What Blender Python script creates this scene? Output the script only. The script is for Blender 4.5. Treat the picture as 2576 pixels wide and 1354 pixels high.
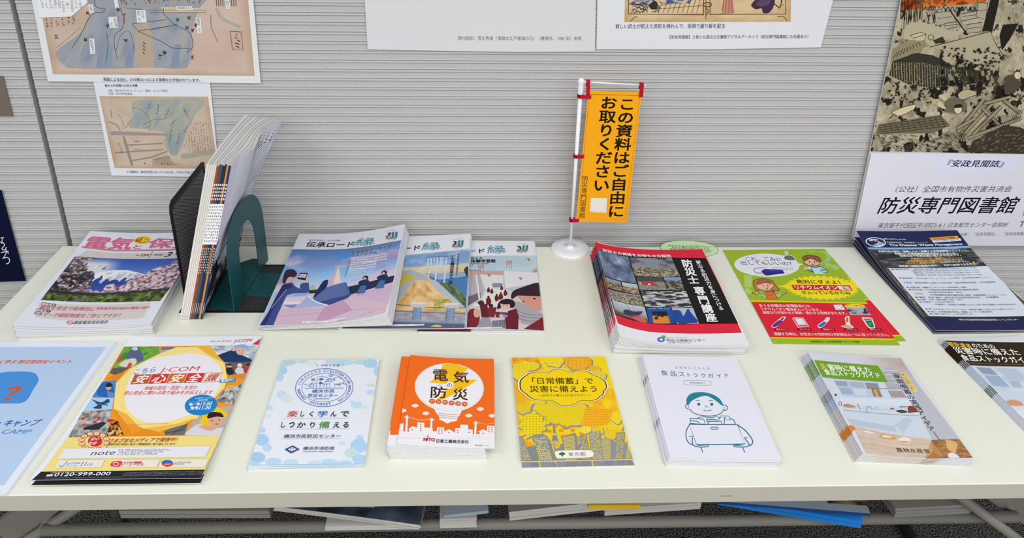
import bpy, bmesh, math, random
import numpy as np
from mathutils import Matrix, Vector

scene = bpy.context.scene
for o in list(bpy.data.objects):
    bpy.data.objects.remove(o)
COL = scene.collection
rnd = random.Random(7)

# ------------------------------------------------------------------ camera
IW, IH = 2576, 1354
TOP = 0.70                                   # table top height above the floor
FOC, PITCH, YAW, ROLL = 1897.03, 0.41312, -0.04538, 0.0249
CXP, CYP, CAMH = 1260.87, 388.38, 0.7713
def cam_axes():
    cy, sy, cp, sp = math.cos(YAW), math.sin(YAW), math.cos(PITCH), math.sin(PITCH)
    f = np.array([-sy * cp, cy * cp, -sp]); rt = np.array([cy, sy, 0.0]); up = np.cross(rt, f)
    c, s = math.cos(ROLL), math.sin(ROLL)
    return np.array([c * rt + s * up, -s * rt + c * up, f])
CM = cam_axes()
CPOS = np.array([0.0, 0.0, CAMH + TOP])
cam = bpy.data.cameras.new('camera')
cam.sensor_width = 36.0
cam.lens = FOC * 36.0 / IW
cam.shift_x = (IW / 2 - CXP) / IW
cam.shift_y = (CYP - IH / 2) / IW
cam.clip_start = 0.02
co = bpy.data.objects.new('camera', cam)
COL.objects.link(co)
co.matrix_world = Matrix([[CM[0][i], CM[1][i], -CM[2][i], CPOS[i]] for i in range(3)] + [[0, 0, 0, 1]])
scene.camera = co

# ------------------------------------------------------------------ light and exposure
scene.view_settings.view_transform = 'Standard'
scene.view_settings.look = 'None'
scene.view_settings.gamma = 1.0
scene.view_settings.use_curve_mapping = False
scene.view_settings.exposure = 0.0
w = bpy.data.worlds.new('room_ambient')
scene.world = w
w.use_nodes = True
w.node_tree.nodes['Background'].inputs[0].default_value = (0.93, 0.96, 1.0, 1)
w.node_tree.nodes['Background'].inputs[1].default_value = 0.58
def area(name, loc, sx, sy, power, col=(1.0, 0.985, 0.95)):
    l = bpy.data.lights.new(name, 'AREA')
    l.shape = 'RECTANGLE'; l.size = sx; l.size_y = sy; l.energy = power; l.color = col
    o = bpy.data.objects.new(name, l); COL.objects.link(o)
    o.location = loc
    return o
for x in (-1.6, 0.1, 1.8):
    for y, p in ((-0.3, 13.7), (-2.3, 27.4), (-4.3, 43.2)):
        area('ceiling_lamp', (x, y, 2.65), 1.2, 0.3, p)

E_TABLE = 1.00        # brightness of a white sheet lying on the table, used to turn seen print colours into ink colours
E_WALL = 0.99         # the same for sheets hanging on the wall

# ------------------------------------------------------------------ materials
def mat(name, base=(.8, .8, .8), rough=.5, metal=0.0, spec=.5, attr=None, noise=None, bump=None):
    m = bpy.data.materials.new(name); m.use_nodes = True
    nt = m.node_tree; b = nt.nodes['Principled BSDF']
    b.inputs['Base Color'].default_value = (*base, 1); b.inputs['Roughness'].default_value = rough
    b.inputs['Metallic'].default_value = metal; b.inputs['Specular IOR Level'].default_value = spec
    if attr:
        a = nt.nodes.new('ShaderNodeAttribute'); a.attribute_name = attr
        nt.links.new(a.outputs['Color'], b.inputs['Base Color'])
    tc = None
    if noise or bump:
        tc = nt.nodes.new('ShaderNodeTexCoord')
    if noise:      # (scale, detail, colour a, colour b, lo, hi)
        n = nt.nodes.new('ShaderNodeTexNoise'); n.inputs['Scale'].default_value = noise[0]; n.inputs['Detail'].default_value = noise[1]
        r = nt.nodes.new('ShaderNodeValToRGB')
        r.color_ramp.elements[0].position = noise[4]; r.color_ramp.elements[1].position = noise[5]
        r.color_ramp.elements[0].color = (*noise[2], 1); r.color_ramp.elements[1].color = (*noise[3], 1)
        nt.links.new(tc.outputs['Object'], n.inputs['Vector']); nt.links.new(n.outputs['Fac'], r.inputs['Fac'])
        nt.links.new(r.outputs['Color'], b.inputs['Base Color'])
    if bump:       # (scale, strength, distance)
        n = nt.nodes.new('ShaderNodeTexNoise'); n.inputs['Scale'].default_value = bump[0]; n.inputs['Detail'].default_value = 4
        bp = nt.nodes.new('ShaderNodeBump'); bp.inputs['Strength'].default_value = bump[1]; bp.inputs['Distance'].default_value = bump[2]
        nt.links.new(tc.outputs['Object'], n.inputs['Vector']); nt.links.new(n.outputs['Fac'], bp.inputs['Height'])
        nt.links.new(bp.outputs['Normal'], b.inputs['Normal'])
    return m
def lin(c):
    if isinstance(c, str):
        c = c.lstrip('#')
        if len(c) == 3: c = ''.join(k * 2 for k in c)
        c = [int(c[i:i + 2], 16) for i in (0, 2, 4)]
    a = np.asarray(c, float) / 255.0
    return np.where(a <= .04045, a / 12.92, ((a + .055) / 1.055) ** 2.4)
M = {}
M['coated'] = mat('coated_print', rough=.42, spec=.10, attr='Col')
M['matte'] = mat('matte_print', rough=.7, spec=.08, attr='Col')
M['pages'] = mat('page_edges', (.74, .73, .70), .75, spec=.15, noise=(700, 2, (.60, .595, .58), (.69, .685, .665), .35, .65))
M['table'] = mat('laminate_top', (.78, .795, .70), .42, spec=.4, bump=(900, .03, .0005))
M['edge'] = mat('table_edge_band', (.51, .492, .42), .5, spec=.3)
M['steel'] = mat('painted_grey_steel', (.20, .19, .17), .5, spec=.25)
M['rubber'] = mat('dark_rubber', (.03, .03, .03), .7, spec=.2)
M['teal'] = mat('teal_enamel', (.008, .078, .084), .36, spec=.28)
M['blackmetal'] = mat('black_steel', (.010, .011, .014), .5, spec=.2)
M['wire'] = mat('mesh_light_lines', (.34, .34, .35), .5, spec=.3)  # pale grey stands in for light seen through and glinting on the mesh
M['meshgrey'] = mat('black_perforated_steel', (.05, .05, .054), .5, spec=.2)
M['white'] = mat('white_plastic', (.84, .85, .88), .3)
M['red'] = mat('red_ribbon', (.47, .006, .028), .7, spec=.1)
M['staple'] = mat('staple_wire', (.35, .35, .36), .35, metal=.8)
M['gap'] = mat('seam_shadow_gap', (.004, .004, .005), .95, spec=.05)
M['bronze'] = mat('bronze_plate', (.20, .17, .12), .4, metal=.3)
M['bronzedark'] = mat('bronze_recess', (.10, .085, .06), .5, metal=.3)
M['clear'] = mat('blue_plastic', (.02, .22, .62), .35)

# ------------------------------------------------------------------ object helpers
def tag(o, label=None, cat=None, group=None, kind=None):
    if label: o['label'] = label
    if cat: o['category'] = cat
    if group: o['group'] = group
    if kind: o['kind'] = kind
    return o
def empty(name, mw=None):
    o = bpy.data.objects.new(name, None); COL.objects.link(o)
    o.empty_display_size = .02
    if mw is not None: o.matrix_world = mw
    return o
def link(name, me, mats, parent=None, mw=None):
    for m in mats: me.materials.append(m)
    o = bpy.data.objects.new(name, me); COL.objects.link(o)
    if parent is not None: o.parent = parent
    elif mw is not None: o.matrix_world = mw
    return o
class MB:
    """collects boxes, tubes and prisms into one mesh"""
    def __init__(s): s.bm = bmesh.new()
    def box(s, x0, x1, y0, y1, z0, z1, mi=0, bev=0.0):
        r = bmesh.ops.create_cube(s.bm, size=1.0)
        vs = r['verts']
        for v in vs:
            v.co = Vector((x0 if v.co.x < 0 else x1, y0 if v.co.y < 0 else y1, z0 if v.co.z < 0 else z1))
        fs = {f for v in vs for f in v.link_faces}
        for f in fs: f.material_index = mi
        if bev:
            es = list({e for v in vs for e in v.link_edges})
            bmesh.ops.bevel(s.bm, geom=es, offset=bev, segments=3, profile=.5, affect='EDGES')
        return s
    def tube(s, pts, r, n=12, mi=0, cap=True):
        pts = [Vector(p) for p in pts]
        rings = []
        up = Vector((0, 0, 1))
        for i, p in enumerate(pts):
            d = (pts[min(i + 1, len(pts) - 1)] - pts[max(i - 1, 0)]).normalized()
            a = up if abs(d.z) < .9 else Vector((1, 0, 0))
            u = d.cross(a).normalized(); v = d.cross(u).normalized()
            rr = r[i] if isinstance(r, (list, tuple)) else r
            rings.append([s.bm.verts.new(p + rr * (math.cos(2 * math.pi * k / n) * u + math.sin(2 * math.pi * k / n) * v)) for k in range(n)])
        for a, b in zip(rings, rings[1:]):
            for k in range(n):
                f = s.bm.faces.new((a[k], a[(k + 1) % n], b[(k + 1) % n], b[k])); f.material_index = mi; f.smooth = True
        if cap:
            for ring in (rings[0][::-1], rings[-1]):
                f = s.bm.faces.new(ring); f.material_index = mi
        return s
    def lathe(s, prof, c=(0, 0, 0), n=48, mi=0):
        rings = [[s.bm.verts.new((c[0] + r * math.cos(2 * math.pi * k / n), c[1] + r * math.sin(2 * math.pi * k / n), c[2] + z)) for k in range(n)] for r, z in prof]
        for a, b in zip(rings, rings[1:]):
            for k in range(n):
                f = s.bm.faces.new((a[k], a[(k + 1) % n], b[(k + 1) % n], b[k])); f.material_index = mi; f.smooth = True
        s.bm.faces.new(rings[0][::-1]); s.bm.faces.new(rings[-1])
        return s
    def prism(s, pts, off, mi=0):
        """polygon (3-D points) extruded by off"""
        off = Vector(off)
        a = [s.bm.verts.new(Vector(p)) for p in pts]; b = [s.bm.verts.new(Vector(p) + off) for p in pts]
        n = len(a)
        s.bm.faces.new(a).material_index = mi; s.bm.faces.new(b[::-1]).material_index = mi
        for k in range(n):
            s.bm.faces.new((a[(k + 1) % n], a[k], b[k], b[(k + 1) % n])).material_index = mi
        return s
    def build(s, name, mats, parent=None, mw=None, smooth_angle=None):
        bmesh.ops.recalc_face_normals(s.bm, faces=s.bm.faces[:])
        me = bpy.data.meshes.new(name); s.bm.to_mesh(me); s.bm.free()
        return link(name, me, mats if isinstance(mats, list) else [mats], parent, mw)

# ------------------------------------------------------------------ seeing: photo pixel -> ray
def ray(px, py):
    d = np.stack([(np.asarray(px, float) - CXP) / FOC, -(np.asarray(py, float) - CYP) / FOC, np.ones_like(np.asarray(px, float))], -1) @ CM
    return d / np.linalg.norm(d, axis=-1, keepdims=True)
def on_z(px, py, z):                         # z above the table top
    d = ray(px, py); t = (z - CAMH) / d[..., 2]
    return (CPOS + d * t[..., None] if d.ndim > 1 else CPOS + d * t)
def on_y(px, py, y):
    d = ray(px, py); t = y / d[..., 1]
    return (CPOS + d * t[..., None] if d.ndim > 1 else CPOS + d * t)

# ------------------------------------------------------------------ numpy noise for printed pictures
def vnoise(U, V, sc, seed):
    r = np.random.RandomState(seed); g = r.rand(64, 64)
    x = U * sc; y = V * sc
    xi = np.floor(x).astype(int); yi = np.floor(y).astype(int); fx = x - xi; fy = y - yi
    fx = fx * fx * (3 - 2 * fx); fy = fy * fy * (3 - 2 * fy)
    G = lambda a, b: g[a % 64, b % 64]
    return (G(xi, yi) * (1 - fx) + G(xi + 1, yi) * fx) * (1 - fy) + (G(xi, yi + 1) * (1 - fx) + G(xi + 1, yi + 1) * fx) * fy
def fbm(U, V, sc, seed, o=4):
    t = 0; a = .5; n = 0
    for i in range(o):
        t = t + a * vnoise(U, V, sc * 2 ** i, seed + i); n += a; a *= .55
    return t / n
def ramp(t, *stops):
    t = np.clip(t, 0, 1); xs = [s[0] for s in stops]
    cs = np.array([[int(s[1].lstrip('#')[i:i + 2], 16) for i in (0, 2, 4)] for s in stops], float)
    return np.stack([np.interp(t, xs, cs[:, k]) for k in range(3)], -1)
def over(img, mask, col):
    c = np.array([int(col.lstrip('#')[i:i + 2], 16) for i in (0, 2, 4)], float) if isinstance(col, str) else col
    m = np.clip(mask, 0, 1)[..., None]
    return img * (1 - m) + c * m

# ------------------------------------------------------------------ type
_glyph = {}
def glyphs(s, bold):
    key = (s, round(bold, 3))
    if key not in _glyph:
        c = bpy.data.curves.new('type', 'FONT'); c.body = s; c.resolution_u = 2
        o = bpy.data.objects.new('type', c); COL.objects.link(o)
        me = o.evaluated_get(bpy.context.evaluated_depsgraph_get()).to_mesh()
        v = np.array([p.co[:2] for p in me.vertices], float).reshape(-1, 2)
        f = [tuple(p.vertices) for p in me.polygons]
        bpy.data.objects.remove(o); bpy.data.curves.remove(c)
        if abs(bold) > .004 and len(v):      # heavier weights: the outline swept a little to each side
            n = len(v); b = .6 * bold; f0 = f; f = []; vs = []
            for i, (dx, dy) in enumerate(((b, b), (-b, b), (b, -b), (-b, -b))):
                vs.append(v + (dx, dy)); f += [tuple(k + i * n for k in q) for q in f0]
            v = np.vstack(vs)
        _glyph[key] = (v, f)
    return _glyph[key]

# ------------------------------------------------------------------ a printed sheet
class Sheet:
    """print drawn on a sheet. mw: the sheet's frame; hf(x, y): height of its surface; ops are given in pixels of the photograph (through the
    crop set by fr()) and are laid onto the sheet's real surface, so they belong to the sheet from any side"""
    def __init__(s, mw, hf=None, E=None, hi=True):
        s.mw = np.array(mw); s.inv = np.linalg.inv(s.mw); s.hf = hf or (lambda x, y: x * 0); s.E = E or E_TABLE; s.hi = hi
        s.v = []; s.f = []; s.c = []; s.n = 0; s.layer = 0; s.fr(0, 0, 1)
    def fr(s, x0, y0, sc): s.x0, s.y0, s.sc = x0, y0, sc
    def loc(s, pts):
        pts = np.asarray(pts, float).reshape(-1, 2)
        px = s.x0 + pts[:, 0] / s.sc; py = s.y0 + pts[:, 1] / s.sc
        d = ray(px, py) @ s.inv[:3, :3].T; o = s.inv[:3, :3] @ CPOS + s.inv[:3, 3]
        z = np.zeros(len(pts))
        for _ in range(8):
            t = (z - o[2]) / d[:, 2]; P = o + d * t[:, None]; z = s.hf(P[:, 0], P[:, 1])
        return P[:, :2]
    def ink(s, c):
        return np.clip(lin(c) / s.E, 00.002, .90)
    def raw(s, P, faces, col, lay=None, quad=False):
        if lay is None: s.layer += 1; lay = s.layer
        P = np.asarray(P, float)
        L_ = np.full(len(P), float(lay))
        if quad:                             # the four sweeps of a heavier letter lie one over the other
            L_ += np.repeat(np.arange(4) * .3, len(P) // 4)
        s.v.append(np.column_stack([P, L_]))
        col = np.asarray(col, float)
        s.c.append(np.tile(col, (len(P), 1)) if col.ndim == 1 else col)
        s.f += [tuple(i + s.n for i in f) for f in faces]; s.n += len(P)
    def base(s, outline, c): s.out = outline; s.raw(outline, [tuple(range(len(outline)))], s.ink(c), 0)
    def poly(s, pts, c, lay=None):
        P = s.loc(pts)
        a = np.sum(P[:, 0] * np.roll(P[:, 1], -1) - np.roll(P[:, 0], -1) * P[:, 1])
        if a < 0: P = P[::-1]
        s.raw(P, [tuple(range(len(P)))], s.ink(c), lay)
    def ell(s, x, y, rx, ry, c, n=28, rot=0.0, lay=None):
        a = np.linspace(0, 2 * np.pi, n, endpoint=False); cr, sr = math.cos(rot), math.sin(rot)
        X = rx * np.cos(a); Y = ry * np.sin(a)
        s.poly(np.column_stack([x + X * cr - Y * sr, y + X * sr + Y * cr]), c, lay)
    def ring(s, x, y, rx, ry, wd, c, n=40, a0=0, a1=360):
        a = np.radians(np.linspace(a0, a1, n))
        s.line(np.column_stack([x + rx * np.cos(a), y + ry * np.sin(a)]), wd, c)
    def line(s, pts, wd, c, closed=False):
        p = np.asarray(pts, float)
        if closed: p = np.vstack([p, p[:1], p[1:2]])
        d = np.gradient(p, axis=0); d /= np.maximum(np.hypot(d[:, 0], d[:, 1]), 1e-9)[:, None]
        nrm = np.column_stack([-d[:, 1], d[:, 0]]) * (wd / 2)
        A = s.loc(p + nrm); B = s.loc(p - nrm); n = len(p)
        s.raw(np.vstack([A, B]), [(i, i + 1, n + i + 1, n + i) for i in range(n - 1)], s.ink(c))
    def curve(s, pts, wd, c, closed=False, k=6):
        p = np.asarray(pts, float); n = len(p); out = []
        rng = range(n if closed else n - 1)
        for i in rng:
            g = lambda j: p[j % n] if closed else p[min(max(j, 0), n - 1)]
            p0, p1, p2, p3 = g(i - 1), g(i), g(i + 1), g(i + 2)
            for t in np.linspace(0, 1, k, endpoint=False):
                out.append(.5 * (2 * p1 + (p2 - p0) * t + (2 * p0 - 5 * p1 + 4 * p2 - p3) * t * t + (3 * p1 - p0 - 3 * p2 + p3) * t ** 3))
        if not closed: out.append(p[-1])
        out = np.array(out)
        if wd is None: s.poly(out, c)
        else: s.line(out, wd, c, closed)
    def blob(s, pts, c): s.curve(pts, None, c, True)
    def quadmap(s, v, L, R, h, mid=True):
        """type box -> baseline from L to R (pixels, at mid height), h pixels tall"""
        L, R = np.array(L, float), np.array(R, float); m = (L + R) / 2
        a, b, t, q = s.loc([L, R, m - (0, h / 2), m + (0, h / 2)])
        ex = b - a; W = np.hypot(*ex); ex = ex / W; ey = np.array([-ex[1], ex[0]])
        H = abs((t - q) @ ey)
        lo = v.min(0); sz = np.maximum(v.max(0) - lo, 1e-6)
        u = (v - lo) / sz
        return a + ex * (u[:, :1] * W) + ey * ((u[:, 1:] - .5) * H)
    def txt(s, string, L, R, h, c='#333', bold=0.0, sk=0.0, halo=None):
        if not s.hi: return
        v, f = glyphs(string, bold)
        if not len(v): return
        v = v.copy(); v[:, 0] += sk * v[:, 1]
        if halo:
            v2, f2 = glyphs(string, .05); v2 = v2.copy(); v2[:, 0] += sk * v2[:, 1]
            s.raw(s.quadmap(v2, L, R, h * 1.08), f2, s.ink(halo), None, True)
        s.raw(s.quadmap(v, L, R, h), f, s.ink(c), None, abs(bold) > .004)
    def vtxt(s, string, T, B, wd, c='#333', bold=0.0, halo=None):
        if not s.hi: return
        T, B = np.array(T, float), np.array(B, float); n = len(string); st = (B - T) / n; hh = abs(st[1])
        for pas in ((halo, .05), (c, bold)):
            if pas[0] is None: continue
            s.layer += 1; lay = s.layer
            for i, ch in enumerate(string):
                if ch in ' 　': continue
                v, f = glyphs(ch, pas[1]); v = v.copy()
                if ch in 'ー～': v = np.column_stack([v[:, 1] + .12, 1 - v[:, 0] - .1])
                cen = T + st * (i + .5)
                a, b, t, q = s.loc([cen - (wd / 2, 0), cen + (wd / 2, 0), cen - (0, hh / 2), cen + (0, hh / 2)])
                ex = b - a; W = np.hypot(*ex); ex = ex / W; ey = np.array([-ex[1], ex[0]]); H = abs((t - q) @ ey)
                u = v - np.array([.5, .38])
                s.raw((a + b) / 2 + ex * (u[:, :1] * W * 1.04) + ey * (u[:, 1:] * H * 1.0), f, s.ink(pas[0]), lay, abs(pas[1]) > .004)
    def ras(s, quad, nx, ny, fn, direct=False):
        """picture: fn(U, V) -> rgb on a grid inside quad TL TR BR BL"""
        if not s.hi: nx, ny = 3, 3
        q = np.array(quad, float) if direct else s.loc(quad); u = np.linspace(0, 1, nx + 1); v = np.linspace(0, 1, ny + 1); U, V = np.meshgrid(u, v)
        P = ((1 - U) * (1 - V))[..., None] * q[0] + (U * (1 - V))[..., None] * q[1] + (U * V)[..., None] * q[2] + ((1 - U) * V)[..., None] * q[3]
        img = np.clip(fn(U, V), 0, 255)
        idx = np.arange((nx + 1) * (ny + 1)).reshape(ny + 1, nx + 1)
        faces = np.stack([idx[1:, :-1], idx[1:, 1:], idx[:-1, 1:], idx[:-1, :-1]], -1).reshape(-1, 4).tolist()
        s.raw(P.reshape(-1, 2), faces, np.clip(lin(img) / s.E, .002, .90).reshape(-1, 3))
    def dash(s, L, R, h, c, seed=1, fill=.62):
        """a line of print too small to read"""
        if not s.hi: return
        r = random.Random(seed); L, R = np.array(L, float), np.array(R, float); n = max(3, int(np.hypot(*(R - L)) / (h * .95)))
        s.layer += 2; lay = s.layer
        for i in range(n):
            a = L + (R - L) * (i + .1) / n; b = L + (R - L) * (i + .1 + .8) / n
            k = r.random()
            for j in range(3):
                if r.random() < fill:
                    y = (-.5 + j * .38) * h
                    s.poly([a + (0, y), b + (0, y), b + (0, y + .2 * h), a + (0, y + .2 * h)], c, lay)
            if k < .7: 
                x = a + (b - a) * (.2 + .5 * r.random())
                s.poly([x + (-.07 * h, -.5 * h), x + (.07 * h, -.5 * h), x + (.07 * h, .5 * h), x + (-.07 * h, .5 * h)], c, lay - 1)
    def mesh(s, name, cuts=None, zf=None, clip=True, step=6e-6):
        """one mesh of all the print; cuts = (xs, ys) where the sheet may bend; zf(x, y) lifts it"""
        V = np.vstack(s.v); C = np.vstack(s.c); F = s.f
        me = bpy.data.meshes.new(name)
        me.from_pydata(V.tolist(), [], F)
        at = me.color_attributes.new('Col', 'FLOAT_COLOR', 'CORNER')
        li = np.zeros(len(me.loops), int); me.loops.foreach_get('vertex_index', li)
        at.data.foreach_set('color', np.column_stack([C[li], np.ones(len(li))]).ravel().astype(np.float32))
        if True:
            bm = bmesh.new(); bm.from_mesh(me)
            bmesh.ops.triangulate(bm, faces=[f for f in bm.faces if len(f.verts) > 4])
            o_ = s.out; m_ = len(o_)         # nothing is printed beyond the edge of the sheet
            for i in range(m_ if clip else 0):
                a, b_ = Vector((*o_[i], 0)), Vector((*o_[(i + 1) % m_], 0)); d = b_ - a; nn = Vector((d.y, -d.x, 0))
                if any((v.co - a).dot(nn) > 1e-9 for v in bm.verts):
                    bmesh.ops.bisect_plane(bm, geom=bm.verts[:] + bm.edges[:] + bm.faces[:], dist=1e-7, plane_co=a, plane_no=nn, clear_outer=True)
            cuts = cuts or ((), ())
            for ax in (0, 1):
                for k in cuts[ax]:
                    co_ = [0, 0, 0]; no = [0, 0, 0]; co_[ax] = k; no[ax] = 1
                    bmesh.ops.bisect_plane(bm, geom=bm.verts[:] + bm.edges[:] + bm.faces[:], dist=1e-7, plane_co=co_, plane_no=no)
            bm.to_mesh(me); bm.free()
        n = len(me.vertices); P = np.zeros(n * 3); me.vertices.foreach_get('co', P); P = P.reshape(-1, 3)
        z = (zf or s.hf)(P[:, 0], P[:, 1])
        P[:, 2] = z + step * (P[:, 2] + 1)
        me.vertices.foreach_set('co', P.ravel()); me.update()
        return me

def grid_fn(xs, ys, f):
    """piecewise bilinear version of f on the cut lines, so that everything printed bends together"""
    X, Y = np.meshgrid(xs, ys); Z = f(X, Y)
    def g(x, y):
        x = np.asarray(x, float); y = np.asarray(y, float)
        i = np.clip(np.searchsorted(xs, x) - 1, 0, len(xs) - 2); j = np.clip(np.searchsorted(ys, y) - 1, 0, len(ys) - 2)
        a = (x - xs[i]) / (xs[i + 1] - xs[i]); b = (y - ys[j]) / (ys[j + 1] - ys[j])
        return Z[j, i] * (1 - a) * (1 - b) + Z[j, i + 1] * a * (1 - b) + Z[j + 1, i] * (1 - a) * b + Z[j + 1, i + 1] * a * b
    return g
def slab(name, w, h, xs, ys, zb, zt, mats, parent, inset=0.0):
    """closed block of paper between the surfaces zb and zt"""
    xs = np.array(xs).copy(); ys = np.array(ys).copy()
    xs[0] += inset; xs[-1] -= inset; ys[0] += inset; ys[-1] -= inset
    X, Y = np.meshgrid(xs, ys); nx, ny = len(xs), len(ys)
    T = np.stack([X, Y, zt(X, Y)], -1).reshape(-1, 3); B = np.stack([X, Y, zb(X, Y)], -1).reshape(-1, 3)
    N = nx * ny; f = []
    for j in range(ny - 1):
        for i in range(nx - 1):
            a = j * nx + i
            f.append((a, a + 1, a + nx + 1, a + nx)); f.append((N + a + nx, N + a + nx + 1, N + a + 1, N + a))
    ring = [i for i in range(nx)] + [j * nx + nx - 1 for j in range(1, ny)] + [(ny - 1) * nx + i for i in range(nx - 2, -1, -1)] + [j * nx for j in range(ny - 2, 0, -1)]
    for k in range(len(ring)):
        a, b = ring[k], ring[(k + 1) % len(ring)]
        f.append((b, a, N + a, N + b))
    me = bpy.data.meshes.new(name); me.from_pydata(np.vstack([T, B]).tolist(), [], f); me.update()
    return link(name, me, mats, parent)

def fit_rect(px, zs, w, h):
    """where a w x h sheet must lie on the table for its corners TL TR BR BL (None = hidden) to be seen at these pixels"""
    A, B = [], []
    for p, z, c in zip(px, zs, ((-w / 2, h / 2), (w / 2, h / 2), (w / 2, -h / 2), (-w / 2, -h / 2))):
        if p is None: continue
        A.append(c); B.append(on_z(p[0], p[1], z)[:2])
    A, B = np.array(A), np.array(B); ca, cb = A.mean(0), B.mean(0)
    X = A - ca; Y = B - cb
    t = math.atan2(np.sum(X[:, 0] * Y[:, 1] - X[:, 1] * Y[:, 0]), np.sum(X * Y))
    R = np.array([[math.cos(t), -math.sin(t)], [math.sin(t), math.cos(t)]])
    p = cb - R @ ca
    return Matrix.Translation((p[0], p[1], TOP)) @ Matrix.Rotation(t, 4, 'Z')

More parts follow.
